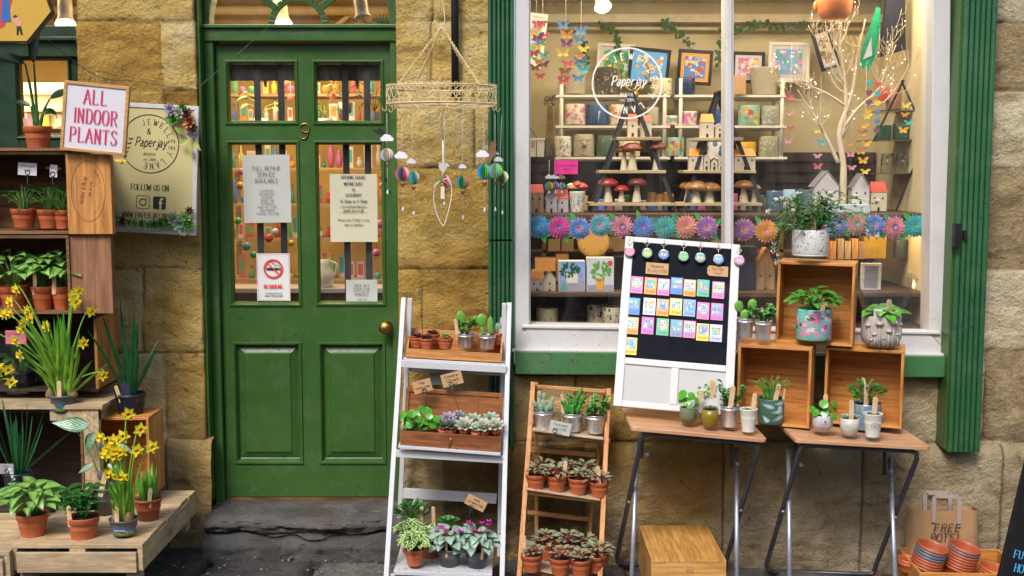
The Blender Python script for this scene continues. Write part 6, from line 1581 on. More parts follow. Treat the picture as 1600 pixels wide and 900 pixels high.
for i, (px, py, y, lab) in enumerate([(702, 883, yb + .0, 'left silver leaved cyclamen in grey pot'), (745, 886, yb + .0, 'right silver leaved cyclamen in grey pot')]):
 t = on(px, py, y, lab, group='cyclamen on the bottom white shelf'); z, _ = pot(t, 'label', .050, .075, GREYP)
 leafmound(t, z, 34, .085, .095, .052, .052, 'heart', L_CYC, STEMR, sd=60 + i, droop=.7, face=.7, up=-.05, fold=.03, cone=.65)
 rr = random.Random(70 + i); st = MB()
 for q in range(6 + i):
  a = rr.uniform(0, 2 * pi); p = Vector((cos(a) * .05, sin(a) * .03 - .03, z + rr.uniform(.07, .13))); st.tube([(0, 0, z), tuple(p)], .0011, 4)
  m = MB(); m.M = Matrix.Translation(p)
  for v in range(5): b = v * 1.257 + q; m.leaf((0, 0, 0), (cos(b) * .55, sin(b) * .55, .75), (cos(b), sin(b), -.3), .018, .011, 'ovate', -.5, .1, 4)
  m.build('flower', MAG, t)
 st.build('flower_stems', STEMR, t)
 stick(t, -.01 if i == 0 else .02, -.045, z, .05, .02 + i * .1, w=.010)
wireclip(727, 835, yb - .03, 48, 'kraft price card on wire among the cyclamen', (.014, .012), lean=.22, cw=.085, ch=.045, ct=.25, lines=['Hardy', 'cyclamen 4.00'])
# ================================================================== PINE LADDER SHELF
PIN = wood('pine_ladder', (.66, .32, .12), (.48, .20, .06), 'z', .55); PINx = wood('pine_slats', (.66, .34, .14), (.48, .22, .07), 'x', .55)
t = thing('ladder_shelf', 'small pine ladder shelf under the shop window', 'shelf', (0, 0, 0))
a0, a1, b0, b1 = P(833, 598, -.14), P(810, 915, -.50), P(951, 608, -.14), P(936, 925, -.50)
leg(t, a0, a1, .020, .034, PIN); leg(t, b0, b1, .020, .034, PIN)
leg(t, P(838, 598, -.11), P(838, 880, -.08), .016, .026, PIN); leg(t, P(946, 608, -.11), P(915, 885, -.08), .016, .026, PIN)
rail(t, -.15, (840, 604), (945, 611), .014, .014, PINx, 'round_rail'); rail(t, -.13, (840, 628), (945, 636), .02, .01, PINx, 'back_rail'); rail(t, -.12, (828, 702), (930, 711), .02, .01, PINx, 'back_rail'); rail(t, -.10, (824, 800), (925, 812), .02, .01, PINx, 'back_rail')
for (pl, pr, y0, yk) in (((826, 676), (953, 689), -.235, -.09), ((816, 768), (948, 784), -.335, -.11), ((812, 890), (935, 912), -.47, -.13)):
 rail(t, y0, pl, pr, .018, .012, PINx); shelfy(t, y0 - .03, yk, (pl[0] + 6, pl[1] - 5), (pr[0] - 10, pr[1] - 4), .008, wood('pale_slat', (.58, .46, .33), (.42, .30, .19), 'x', .6), 'slat', 4)
yy = -.21
for i, (px, py, lab) in enumerate([(849, 669, 'blue grey bunny ear cactus in galvanised pot'), (894, 673, 'tall knobbly green cactus in galvanised pot'), (930, 676, 'curly lobed green succulent in galvanised pot')]):
 t = on(px, py, yy, lab, group='galvanised pots on the pine shelf'); z, _ = pot(t, 'galv', .047, .080)
 if i == 0:
  pads(t, z, [(0, 0, -.005, .06, .030, 0, 0), (-.022, 0, 0, .045, .026, -.3, .2), (.022, 0, 0, .048, .026, .3, 0), (-.030, -.01, .02, .034, .022, -.5, 0), (.03, 0, .03, .036, .02, .4, 0), (.0, .01, .045, .035, .02, .1, 0), (-.01, -.014, 0, .035, .02, -.1, 0), (.012, -.014, .0, .03, .02, .2, 0), (-.012, .0, .055, .03, .018, -.3, 0)], CACTB); stick(t, -.018, .03, z, .085, 0, w=.016)
 if i == 1: knobcactus(t, z, [(0, 0, .11, .011, .35), (-.006, 0, .085, .011, -.1), (-.022, 0, .06, .010, -.3), (.018, 0, .075, .010, .45), (.0, -.012, .045, .009, 0)], CACTD, 4); stick(t, -.038, .0, z - .01, .10, -.06, w=.013)
 if i == 2: branchy(t, z, [(-.02, 0, .055, -.4), (0, 0, .085, -.1), (.015, 0, .075, .4), (.02, .0, .05, .6), (-.01, -.01, .05, .1)], leafm('lobed_green', (.06, .30, .06), rough=.22), sd=9, L=.028, W=.02); stick(t, -.016, .03, z, .08, 0, w=.016)
wireclip(856, 730, -.30, 62, 'white card on wire in the middle row of striped plants', (.020, .006), lean=.18, cardmat=plain('pale_grey_card', (.48, .5, .46), .6), cw=.09, ch=.055, ct=.02, lines=['Peperomia', 'rose 2.50', 'each'])
def peper(px, py, y, lab, sd, s_=1.0, st=None, grp='striped peperomias in clay pots'):
 t = on(px, py, y, lab, group=grp); z, _ = pot(t, 'terra', .0435 * s_, .068 * s_)
 q_ = random.Random(sd); k_ = q_.uniform(.85, 1.12); leafmound(t, z, q_.randint(20, 32), .044 * k_, .045 * k_, .033 * k_, .022 * k_, 'ovate', L_PEP, STEMR, sd=sd, droop=.45, face=.35, up=.3, fold=.12, jit=.35, lean=(q_.uniform(-.01, .01), 0))
 if st: stick(t, *st)
names = ['first', 'second', 'third', 'fourth']
for i, (px, py) in enumerate(((837, 765), (870, 767), (903, 771), (936, 776))):
 peper(px, py, -.33, '%s striped plant from left, front row of middle pine shelf' % names[i], 80 + i, 1, [None, (.025, -.02, .06, .075, .12, 0, .016), None, (.0, -.03, .06, .08, -.08, 0, .016)][i])
for i, (px, py) in enumerate(((850, 755), (884, 757), (915, 760))):
 peper(px, py, -.22, '%s striped plant from left, back row of middle pine shelf' % names[i], 90 + i)
for i, (px, py) in enumerate(((831, 892), (875, 897), (907, 899), (930, 893))):
 peper(px, py, -.50 + (.05 if i == 3 else 0), '%s striped plant from left, front row of bottom pine shelf' % names[i], 100 + i, 1.05, [(-.03, .0, .05, .10, -.02, 0, .014), None, None, None][i])
for i, (px, py) in enumerate(((852, 872), (885, 872), (914, 876), (938, 884))):
 peper(px, py, -.34 + (.0 if i < 3 else -.06), '%s striped plant from left, back row of bottom pine shelf' % names[i], 110 + i)
# crumbs of soil dropped on the white shelves
m = MB(); rr = random.Random(31)
for (A, Bq, n_, y0) in ((S3[0], S3[1], 60, -.59), (S2[0], S2[1], 20, -.44)):
 for q in range(n_):
  f = rr.random(); p = A.lerp(Bq, f); s = rr.uniform(.0012, .0034); y = y0 + abs(rr.gauss(0, .03 if n_ < 30 else .09)); z = p.z + .0005
  m.add([(p.x - s, y, z), (p.x, y - s, z), (p.x + s, y, z), (p.x, y + s, z), (p.x, y, z + s)], [(0, 1, 4), (1, 2, 4), (2, 3, 4), (3, 0, 4)])
o = m.build('spilled_soil', SOIL); o['kind'] = 'stuff'
# ================================================================== RIGHT: BOARD, TABLES, CRATES
def plane_frame(bl, br, tl):
 x = (br - bl).normalized(); y = (tl - bl); y = (y - x * y.dot(x)).normalized(); n = x.cross(y)   # n points away from the camera? x=right, y=up -> n towards viewer is -(forward)
 # local axes: X right, Z up, Y into the board
 M_ = Matrix((( x.x, -n.x, y.x, bl.x), (x.y, -n.y, y.y, bl.y), (x.z, -n.z, y.z, bl.z), (0, 0, 0, 1)))
 return M_
def onplane(px, py, M_):
 o = CAM; d = Vector(((px - 800) / FPX, 0, 0)) + FW + UPV * ((450 - py) / FPX)
 Mi = M_.inverted(); a = Mi @ o; b = (Mi.to_3x3() @ d); t_ = -a.y / b.y; q = a + b * t_; return (q.x, q.z)
BL, BR, TL = P(958, 634, -.40), P(1145, 650, -.44), P(982, 369, -.12)
BM = plane_frame(BL, BR, TL)
t = thing('chalkboard', 'white framed blackboard hung with keyrings and picture magnets', 'noticeboard'); t.matrix_world = BM; t.location = BM.to_translation(); t.rotation_euler = BM.to_euler()
bw, bh = (BR - BL).length, (TL - BL).length
def O(px, py): return onplane(px, py, BM)
rz_ = O(1050, 564)[1]; rz2 = O(1050, 578)[1]; fwL = .036; fwT = O(1060, 386)[1]
for nm, q in (('side_rail', (0, fwL, 0, bh)), ('side_rail', (bw - fwL, bw, 0, bh)), ('top_rail', (fwL, bw - fwL, bh - .024, bh)), ('middle_rail', (fwL, bw - fwL, rz_ - .028, rz_)), ('bottom_rail', (fwL, bw - fwL, 0, .026)), ('divider_rail', (bw * .50 - .016, bw * .50 + .016, .026, rz_ - .028))):
 m = MB(); m.b6(q[0], q[1], 0, .018, q[2], q[3]); m.build(nm, WHT, t, bevel=.003)
m = MB(); m.b6(fwL - .002, bw - fwL + .002, .006, .012, rz_ - .002, bh - .022); BBM = m.build('blackboard_panel', plain('blackboard', (.006, .007, .013), .75, .2, 8, dirt=((.03, .03, .04), 5, .6)), t)
m = MB(); m.b6(fwL - .002, bw - fwL + .002, .008, .014, .024, rz_ - .026); m.build('lower_panel', plain('grey_white_panel', (.44, .44, .43), .5, .06, 4), t)
m = MB()
for k in range(8): m.ball((.03 + (bw - .06) * k / 7, -.0006, rz_ - .012 + .003 * (k % 2)), .0016, 6, 4)
m.build('screws', plain('old_screw', (.15, .12, .1), .5, metal=.5), t)
BBM.data.materials[0].node_tree.nodes['Principled BSDF'].inputs['Specular IOR Level'].default_value = .12
def zp(x, y): return O(940 + x / 2.904, 350 + y / 2.904)
cc = {'pink': (.78, .22, .42), 'orange': (.85, .38, .06), 'blue': (.10, .25, .72), 'green': (.12, .50, .22), 'yellow': (.85, .70, .08), 'light blue': (.28, .42, .80), 'magenta': (.66, .18, .48), 'white': (.72, .74, .80), 'grey': (.28, .30, .36), 'lilac': (.55, .58, .85), 'sky': (.15, .42, .85), 'teal': (.08, .45, .45), 'red': (.7, .08, .06)}
CM = {k: plain('print_' + k.replace(' ', '_'), v, .35, .04) for k, v in cc.items()}
rows = [[(160, 275, 'pink'), (222, 280, 'orange'), (281, 285, 'pink'), (341, 280, 'blue'), (400, 289, 'orange'), (461, 290, 'green'), (530, 299, 'pink')],
  [(146, 372, 'blue'), (217, 373, 'white'), (277, 378, 'orange'), (337, 375, 'yellow'), (398, 380, 'light blue'), (461, 393, 'pink'), (524, 397, 'magenta')],
  [(139, 460, 'orange'), (209, 460, 'magenta'), (277, 466, 'green'), (340, 472, 'grey'), (399, 477, 'pink'), (459, 490, 'yellow'), (519, 494, 'lilac')], [(132, 553, 'yellow')]]
on_ = ['first', 'second', 'third', 'fourth', 'fifth', 'sixth', 'last']; rn = ['top', 'second', 'third', 'bottom']
rr = random.Random(12)
for r, row in enumerate(rows):
 for i, (x, z, cn) in enumerate(row):
  cx, cz = zp(x, z)
  w2, h2 = .0255, .037
  c = thing('picture_magnet', '%s magnet, %s in the %s row on the blackboard' % (cn, on_[i], rn[r]) if r < 3 else 'yellow magnet alone in the bottom row on the blackboard', 'magnet', BM @ Vector((cx, .0055, cz)), BM.to_euler(), 'picture magnets on the blackboard')
  m = MB(); m.b6(-w2, w2, -.003, 0, -h2, h2); m.build('card', CM[cn], c)
  circ = (i * 3 + r * 2) % 7 in (0, 3)
  m = MB(); k = 16
  if circ: m.add([(0, -.0036, h2 * .22)] + [(cos(q * 2 * pi / k) * w2 * .82, -.0036, h2 * .22 + sin(q * 2 * pi / k) * w2 * .82) for q in range(k)], [(0, 1 + q, 1 + (q + 1) % k) for q in range(k)])
  else: m.b6(-w2 * .82, w2 * .82, -.0036, -.003, -h2 * .30, h2 * .88)
  pic = m.build('picture', CM[['white', 'sky', 'white', 'light blue'][(i + r) % 4]], c)
  m = MB(); names_ = ['sky', 'blue', 'yellow', 'pink', 'green', 'orange', 'white', 'teal']
  for q in range(15):
   row_ = q // 5; sx_ = -w2 * .58 + (q % 5) * w2 * .29; sz_ = h2 * (-.12 + .30 * row_) + rr.uniform(-.02, .02) * h2
   s1 = w2 * rr.uniform(.10, .15); s2 = h2 * rr.uniform(.08, .14); m.mi = rr.randrange(8)
   m.add([(sx_ - s1, -.0040 - q * .00004, sz_ - s2), (sx_ + s1, -.0040 - q * .00004, sz_ - s2), (sx_ + s1, -.0040 - q * .00004, sz_ + s2), (sx_, -.0040 - q * .00004, sz_ + s2 * 1.6), (sx_ - s1, -.0040 - q * .00004, sz_ + s2)], [(0, 1, 2, 3, 4)])
  m.build('printed_houses', [CM[q] for q in names_], pic)
  m = MB(); text(m, 'Bristol', 0, -h2 * .78, h2 * .30, -.0042, .13, slant=.3, squeeze=.95); m.build('lettering', CM['red'] if cn in ('yellow', 'orange') else CM['blue'], c)
kn = ['pink keyring, leftmost on the blackboard frame', 'green and yellow keyring, second from left', 'blue keyring, third from left on the blackboard', 'green keyring at the blackboard top centre', 'multicoloured keyring right of the green one', 'blue keyring beside the kraft price tag', 'pink and blue keyring at the right corner of the blackboard']
for i, (hx, hz, x, z, cn, c2) in enumerate([(127, 62, 127, 130, 'pink', 'red'), (207, 70, 206, 137, 'green', 'yellow'), (283, 75, 281, 143, 'blue', 'sky'), (373, 82, 371, 152, 'green', 'yellow'), (448, 85, 447, 158, 'teal', 'orange'), (530, 92, 529, 165, 'sky', 'blue'), (622, 105, 624, 170, 'pink', 'sky')]):
 cx, cz = zp(x, z); hx_, hz_ = zp(hx, hz)
 c = thing('keyring', kn[i], 'keyring', BM @ Vector((hx_, -.004, hz_)), BM.to_euler(), 'keyrings on the blackboard')
 dz = cz - hz_; dx = cx - hx_
 m = MB(); m.tube([(0, 0, .002), (0, -.006, .0), (0, -.007, -.006), (0, -.004, -.009)], .0012, 5); m.build('cup_hook', BRASS, c)
 m = MB(); m.tube([(cos(q * pi / 8) * .0105, -.006, -.018 + sin(q * pi / 8) * .0105) for q in range(16)], .0011, 5, closed=True)
 m.tube([(0, -.006, -.028), (dx * .5, -.006, dz + .024)], .0016, 5); m.build('split_ring', STEEL, c)
 m = MB(); m.M = Matrix.Translation((dx, -.008, dz)) @ Matrix.Rotation(R(90), 4, 'X'); m.lathe([(.0001, -.003), (.0225, -.003), (.0235, 0), (.0225, .003), (.0001, .003)], 28)
 dsk = m.build('disc', STEEL, c)
 m = MB(); m.M = Matrix.Translation((dx, -.0115, dz)); k = 20
 m.mi = 0; m.add([(0, 0, 0)] + [(cos(q * 2 * pi / k) * .019, 0, sin(q * 2 * pi / k) * .019) for q in range(k)], [(0, 1 + q, 1 + (q + 1) % k) for q in range(k)])
 for q in range(7 if i not in (0, 3) else 0):
  m.mi = 1 + q % 3; sx_ = -.012 + .004 * q; m.b6(sx_ - .0017, sx_ + .0017, -.0004 - q * .00003, -.0002, -.006, .002 + .005 * ((q * 3) % 4) / 3)
 m.mi = 1 if i else 4
 text(m, 'Bristol', 0, -.013 if i not in (0, 3) else -.004, .0075, -.0008, .13, slant=.3)
 m.build('printed_face', [CM[cn], CM[c2], CM['white'], CM['orange'], CM['orange']], dsk)
for (x, z, w_, h_, lines, lab, pt) in ((252, 202, 105, 56, ('Magnets', 'Bristol 3.50'), 'kraft price card near the top left of the blackboard', 0), (527, 213, 96, 50, ('Keyrings', '£5 each'.replace('£', '')), 'kraft luggage tag near the top right of the blackboard', 1)):
 cx, cz = zp(x, z); u_ = .00265 / 2.904; a, b = w_ * u_ / 2, h_ * u_ / 2
 c = thing('price_tag', lab, 'price tag', BM @ Vector((cx, .003, cz)), BM.to_euler())
 m = MB(); m.prism([(-a + .008 * pt, -b), (a, -b), (a, b), (-a + .008 * pt, b)] + ([(-a, b * .5), (-a, -b * .5)] if pt else []), -.001, .0)
 cd_ = m.build('card', KRAFT, c); m = MB()
 for q, l in enumerate(lines): text(m, l, 0, b * .15 - q * b * .8, b * .5, -.0015, .1, slant=.2)
 if pt: ringm(m, -a + .007, 0, .0, .003, -.0015, 10)
 m.build('lettering', INK, cd_)
# ---------------------------------------------------------------- folding tables
TTOP = wood('table_top_wood', (.60, .35, .20), (.44, .22, .11), 'x', .4, 1, knots=False)
TBLK = plain('dark_steel_tube', (.075, .076, .09), .32, .2, 10, metal=.5); TGRY = plain('grey_steel_tube', (.40, .43, .52), .3, .1, 10, metal=.6)
def table(label, FL_, FR_, yf, yb_, darkL, darkR, liteL, liteR, brk):
 A = P(*FL_, yf); Bq = P(*FR_, yf); W_ = (Bq - A).length; D_ = yb_ - yf; sl = math.atan2((Bq - A).z, (Bq - A).x)
 t = thing('folding_table', label, 'table', A, (0, -sl, 0), 'small folding tables')
 m = MB(); out = []
 for cx, cy, a0 in ((.02, .02, 180), (W_ - .02, .02, 270), (W_ - .02, D_ - .02, 0), (.02, D_ - .02, 90)):
  for k in range(5): a = R(a0 + k * 22.5); out.append((cx + cos(a) * .02, cy + sin(a) * .02))
 k = len(out); T_ = .017
 m.add([(a, b, 0) for a, b in out] + [(a, b, -T_) for a, b in out], [tuple(range(k)), tuple(range(2 * k - 1, k - 1, -1))] + [(i, i + k, (i + 1) % k + k, (i + 1) % k) for i in range(k)])
 m.build('table_top', TTOP, t, bevel=.003)
 Mi = (Matrix.Translation(A) @ Matrix.Rotation(-sl, 4, 'Y')).inverted()
 def L(px, py, y): return Mi @ P(px, py, y)
 def G(px, y): # floor point
  for py in range(860, 990, 2):
   p = P(px, py, y)
   if p.z < gz(p.x) + .012: return Mi @ p
  return Mi @ P(px, 940, y)
 lx0, lx1 = L(darkL[0], 680, yf + .03).x, L(darkR[0], 690, yf + .03).x
 gl, gr = G(darkL[1], -.085), G(darkR[1], -.085)
 path = [gl + Vector((.03, 0, 0)), gl + Vector((.006, 0, .006)), gl + Vector((0, 0, .03)), Vector((lx0, .035, -.055)), Vector((lx0 + .006, .03, -.034)), Vector((lx0 + .035, .03, -.028)), Vector((lx1 - .035, .03, -.028)), Vector((lx1 - .006, .03, -.036)), Vector((lx1, .035, -.06)), gr + Vector((0, 0, .03)), gr + Vector((-.006, 0, .006)), gr + Vector((-.03, 0, 0))]
 m = MB(); m.tube(path + [path[0]], .0105, 10); m.build('dark_leg_frame', TBLK, t)
 q0, q1 = G(liteL[1], yf - .0), G(liteR[1], yf - .0)
 for a, b in ((liteL, q0), (liteR, q1)):
  m = MB(); m.tube([L(a[0], a[2], -.24), b], .0095, 10); m.build('grey_leg', TGRY, t)
 m = MB(); m.tube([q0, q1], .0095, 8); m.build('floor_bar', TGRY, t)
 for px, p0, p1 in brk:
  m = MB(); m.tube([L(px, p0, -.26), L(px - 1, p1, -.27)], .0085, 8); m.build('support_tube', TBLK, t)
  m = MB(); c = L(px + 9, p1 - 6, -.275); m.M = Matrix.Translation(c) @ Matrix.Rotation(R(90), 4, 'X'); m.lathe([(.0001, 0), (.009, 0), (.010, .004), (.009, .010), (.0001, .010)], 12); m.build('joint_cap', plain('grey_plastic_cap', (.42, .44, .52), .4), t)
 for dl, a, b, qq in ((0, gl, Vector((lx0, .035, -.055)), 0), (1, gr, Vector((lx1, .035, -.06)), 1)):
  m = MB(); m.ball(tuple(a.lerp(b, .52)), .008, 8, 6); m.build('pivot_rivet', STEEL, t)
 return t
TB1 = table('left folding table with six pots and leaning blackboard', (986, 667), (1199, 686), -.56, -.17, (1003, 963), (1186, 1133), (996, 985, 690), (1151, 1151, 700), ((1003, 686, 716), (1143, 686, 730)))
TB2 = table('right folding table with three small pots', (1243, 686), (1455, 698), -.56, -.17, (1252, 1197), (1436, 1366), (1232, 1234, 702), (1391, 1401, 716), ((1243, 690, 732), (1383, 697, 742)))
# ---------------------------------------------------------------- three crates
TH = R(-19)
def rcrate(label, px, py, y, wm, hm, roll, d_=.20):
 return crate('wine_crate', label, P(px, py, y), (0, roll, TH), wm, d_, hm, (CR2, CR2z), 'crates stacked on the tables', .012, True, 1)
rcrate('lower left crate holding the green feather patterned pot', 1150, 661, -.30, .300, .335, R(.5))
rcrate('lower right crate with shimmering pot inside', 1286, 661, -.28, .315, .325, R(.5))
rcrate('topmost crate holding the floral turquoise pot', 1211, 535, -.24, .315, .345, R(.8))
# pots on the tables
u = .00262
t = on(1075, 661, -.46, 'round leaved plant in textured green pot on left table'); z, _ = pot(t, 'round2', .0335, .066, spots('green_knit_glaze', (.16, .18, .10), [((.30, .32, .22), 30, .3, 1)], .5, bump=.5))
pilea(t, z, [(-.028, -.02, .062, .045, -.8), (-.01, -.02, .035, .04, -.1), (.012, -.01, .055, .036, .3), (.035, -.01, .035, .034, .9), (.0, -.03, .02, .03, 0), (-.03, .0, .035, .03, -.8)])
stick(t, .026, .015, z, .075, .35, w=.020)
t = on(1101, 653, -.36, 'small leafy plant in silver white pot behind on left table'); z, _ = pot(t, 'cyl', .035, .075, plain('silver_white_glaze', (.6, .61, .62), .3, .08, 20))
leafmound(t, z, 60, .045, .08, .018, .013, 'round', L_GER, sd=5, res=4); stick(t, .012, -.03, z, .10, .1, w=.018); stick(t, .025, -.04, z + .0, .095, .03, w=.019)
t = on(1109, 667, -.49, 'grey rosette succulent in ribbed mustard pot on left table'); z, _ = pot(t, 'round', .036, .074, spots('mustard_glaze', (.22, .15, .012), [((.36, .28, .04), 22, .25, 1)], .3, bump=.5))
for q in range(5): rosette(t, (cos(q * 1.3) * .016, sin(q * 1.3) * .014, z + .006), .02, MC['grey_green_succulent'], 3, 8, q)
t = on(1139, 666, -.46, 'glossy green succulent in galvanised pot on left table'); z, _ = pot(t, 'galv', .040, .088)
branchy(t, z, [(-.02, 0, .10, -.1), (0, .0, .055, .3), (-.01, .01, .07, .0), (.02, 0, .085, .5)], leafm('deep_gloss_leaf', (.03, .22, .03), rough=.2), sd=14, L=.026, W=.018)
m = MB(); m.tube(crom([(.01, 0, z), (.04, -.01, z + .09), (.07, -.01, z + .07), (.09, 0, z + .02)], 4), .001, 4); m.tube(crom([(.01, 0, z), (.05, .01, z + .07), (.085, .01, z + .08)], 4), .001, 4); m.build('runners', STEM, t)
stick(t, -.005, -.03, z, .095, .12, w=.020)
CUP = plain('white_cup_plastic', (.68, .66, .60), .45, .03, 5)
t = on(1169, 674, -.51, 'small succulent in plain white tapered cup on left table'); z, _ = pot(t, 'cup', .0355, .090, CUP)
rosette(t, (-.008, -.005, z + .004), .024, L_SUCB, 3, 7); stick(t, .012, -.005, z, .078, .12, w=.018)
FEA = spots('feather_pot_print', (.05, .13, .085), [((.1, .2, .13), 3, .2, 2)], .35)
t = on(1204, 661, -.33, 'spiky rhipsalis in green pot with pale feather pattern'); z, p_ = pot(t, 'cyl', .055, .108, FEA)
m = MB(); PALEB = plain('pale_blue_print', (.45, .55, .62), .4, .05)
rr = random.Random(3)
for (a, zz, ang, L_) in [(-2.5, .088, -.3, .07), (-2.4, .04, -.9, .05), (-1.75, .055, .1, .075), (-1.5, .09, .1, .06), (-1.6, .02, .5, .075), (-1.2, .05, 1.3, .05)]:
 for q in range(9):
  for sg in (-1, 1):
   t1 = q / 9; L2 = .016 * sin(pi * min(1, t1 + .15)); pts = []
   for (al, bl) in ((t1 * L_, 0), (t1 * L_ + L2 * .5, sg * L2 * .5), (t1 * L_ + L2, sg * L2 * .9), (t1 * L_ + L2 * .5, sg * L2 * .02)):
    ax = al * cos(ang) - bl * sin(ang); az = al * sin(ang) + bl * cos(ang); aa = a + ax / .055
    pts.append((cos(aa) * .0556, sin(aa) * .0556, min(max(zz + az * .8, .002), .106)))
   m.add(pts, [(0, 1, 2, 3)])
m.build('feather_print', PALEB, p_)
rr = random.Random(2); m = MB()
for q in range(60):
 a = rr.uniform(0, 2 * pi); r0 = rr.uniform(0, .03); L_ = rr.uniform(.06, .12); sp_ = rr.uniform(.2, .8)
 pts = [(cos(a) * r0, sin(a) * r0, z), (cos(a) * (r0 + L_ * .25 * sp_), sin(a) * (r0 + L_ * .25 * sp_), z + L_ * .6), (cos(a) * (r0 + L_ * .8 * sp_), sin(a) * (r0 + L_ * .8 * sp_) - .01, z + L_ * (1 - .3 * sp_))]
 m.tube(crom(pts, 3), [.0022, .0022, .002, .002, .002, .0018, .0012], 5)
m.build('foliage', plain('rhipsalis_green', (.12, .30, .05), .4, .4, 30), t); stick(t, .002, -.045, z, .08, .2, w=.019); stick(t, .04, -.03, z, .055, .12, w=.008)
t = on(1285, 673, -.47, 'round leaved plant in white printed pot on right table'); z, p_ = pot(t, 'round2', .0395, .066, plain('white_ceramic', (.56, .55, .57), .3, .04, 6))
pilea(t, z, [(-.005, -.03, .058, .040, -.1), (.045, -.01, .05, .040, .9), (-.035, -.02, .02, .034, -.8), (.035, -.035, .005, .038, .6), (.05, -.0, .03, .03, 1.0), (.0, -.03, .02, .034, -.2), (.012, -.02, .04, .026, .2), (-.045, .0, .03, .03, -.9)]); stick(t, .01, .01, z, .09, .02, w=.018)
m = MB(); m.M = Matrix.Translation((0, -.0412, 0)); ringm(m, 0, .045, .0, .005, 0, 10);
for q in range(4): stroke(m, [(-.022, .034 - q * .007), (.006, .034 - q * .007)], .0008, -.0004 + .004 * 0)
stroke(m, crom([(-.025 + i * .005, .036 + .004 * sin(i * 1.4)) for i in range(11)], 3), .0009, -.001); m.build('printed_scrolls', INKL, p_)
t = on(1327, 680, -.50, 'small succulent in cream quilted round pot on right table'); z, p_ = pot(t, 'round', .0385, .072, spots('quilted_cream_glaze', (.50, .47, .40), [((.66, .63, .55), 14, .42, 1)], .35, bump=1.0))
for q in range(5): rosette(t, (cos(q * 1.3) * .02, sin(q * 1.3) * .015, z + .008), .022, L_SUCW if q % 2 else L_SUCG, 3, 7, q)
stick(t, -.002, -.025, z, .085, .0, w=.019)
t = on(1363, 682, -.52, 'small succulent in white cup with oval logo on right table'); z, p_ = pot(t, 'cup', .0385, .092, CUP)
rosette(t, (-.012, 0, z + .004), .026, L_SUCG, 3, 7); rosette(t, (.014, 0, z + .004), .02, L_JADE, 3, 7); stick(t, .0, -.01, z, .082, .05, w=.020)
m = MB(); m.M = Matrix.Translation((-.002, -.0372, .052)) @ Matrix.Rotation(R(-5), 4, 'X'); pts = [(cos(q * pi / 12) * .016, sin(q * pi / 12) * .010) for q in range(25)]; stroke(m, pts, .0014, 0); text(m, 'MK', 0, -.003, .006, 0, .15); m.build('oval_logo', INKL, p_)
IRI = spots('shimmer_print', (.25, .45, .62), [((.50, .62, .60), 5, .35, 1), ((.60, .50, .42), 7, .22, 4), ((.30, .35, .65), 9, .22, 8)], .15, 'Object', (14, 14, 4), metal=.55)
t = on(1353, 669, -.33, 'fleshy green plant in shimmering blue pot inside right crate'); z, _ = pot(t, 'cyl', .060, .108, IRI)
leafmound(t, z, 46, .07, .085, .044, .022, 'spat', L_JADE, sd=31, droop=.1, face=.5, up=.5, fold=.1); pilea(t, z, [(-.06, -.03, .06, .032, -.8), (-.055, -.03, .04, .026, -.9)]); stick(t, -.012, -.03, z, .09, .0, w=.020)
# on the crates
FLO = plain('turquoise_glaze', (.16, .50, .40), .35, .05)
t = on(1271, 530, -.30, 'leafy green plant in turquoise blossom pot inside topmost crate'); z, p_ = pot(t, 'cyl', .073, .130, FLO); prints(p_, .073, .073, .128, ('pink', 'pink', 'magenta', plain('pale_petal', (.85, .6, .66), .4), INK), 70, .011, 3, 4)
leafmound(t, z, 60, .10, .095, .048, .034, 'heart', L_MID, sd=17, droop=.7, face=.4, up=.1, fold=.08); stick(t, .018, -.05, z, .06, .1, w=.018)
m = MB(); m.tube(crom([(.06, -.04, z), (.09, -.06, z + .005), (.10, -.065, z - .04)], 4), .001, 4); m.leaf((.10, -.065, z - .03), (0, 0, -1), (0, -1, 0), .02, .012, 'ovate'); m.build('trailing_runner', STEM, t)
MSH = plain('taupe_stoneware', (.44, .38, .34), .55, .16, 12, bump=.3, bs=80)
t = on(1376, 541, -.30, 'trailing plant with clear film sleeve in grey mushroom relief pot'); z, p_ = pot(t, 'round2', .080, .132, MSH)
m = MB()
for (a, h, r_) in ((-2.55, .095, .014), (-2.2, .06, .012), (-2.35, .035, .008), (-1.95, .105, .020), (-1.5, .075, .016), (-1.25, .11, .020), (-.95, .06, .010), (-.75, .10, .012), (-1.72, .045, .007)):
 def C_(aa, zz, off=0): rr_ = .080 * (1.03 + off) if zz > .02 else .078; return (cos(aa) * rr_, sin(aa) * rr_, zz)
 m.tube([C_(a, .008), C_(a + .02, h * .5), C_(a, h)], [r_ * .34, r_ * .2, r_ * .22], 6)
 c = C_(a, h); m.ball(c, r_ * .9, 12, 6, sz=.62)
m.build('mushroom_relief', MSH, p_)
leafmound(t, z, 16, .075, .05, .06, .052, 'heart', L_PIL, sd=7, droop=.8, face=.4, up=.1, fold=.05)
m = MB(); vs = []; n = 8; M0 = MB()
out0 = [(-.062, -.03), (.0, -.058), (.062, -.03), (.062, .03), (0, .055), (-.062, .03)]; out1 = [(-.115, -.045), (.01, -.085), (.14, -.03), (.14, .03), (.01, .07), (-.115, .045)]
hts = [.17, .19, .165, .18, .215, .17]
vs = [(a, b, z - .015) for a, b in out0] + [((a + c) / 2, (b + d) / 2 - .005, z + .09) for (a, b), (c, d) in zip(out0, out1)] + [(a, b, z + h) for (a, b), h in zip(out1, hts)]
m.add(vs, [(i + 6 * l, (i + 1) % 6 + 6 * l, (i + 1) % 6 + 6 + 6 * l, i + 6 + 6 * l) for l in range(2) for i in range(6)]); m.build('film_sleeve', FILM, t)
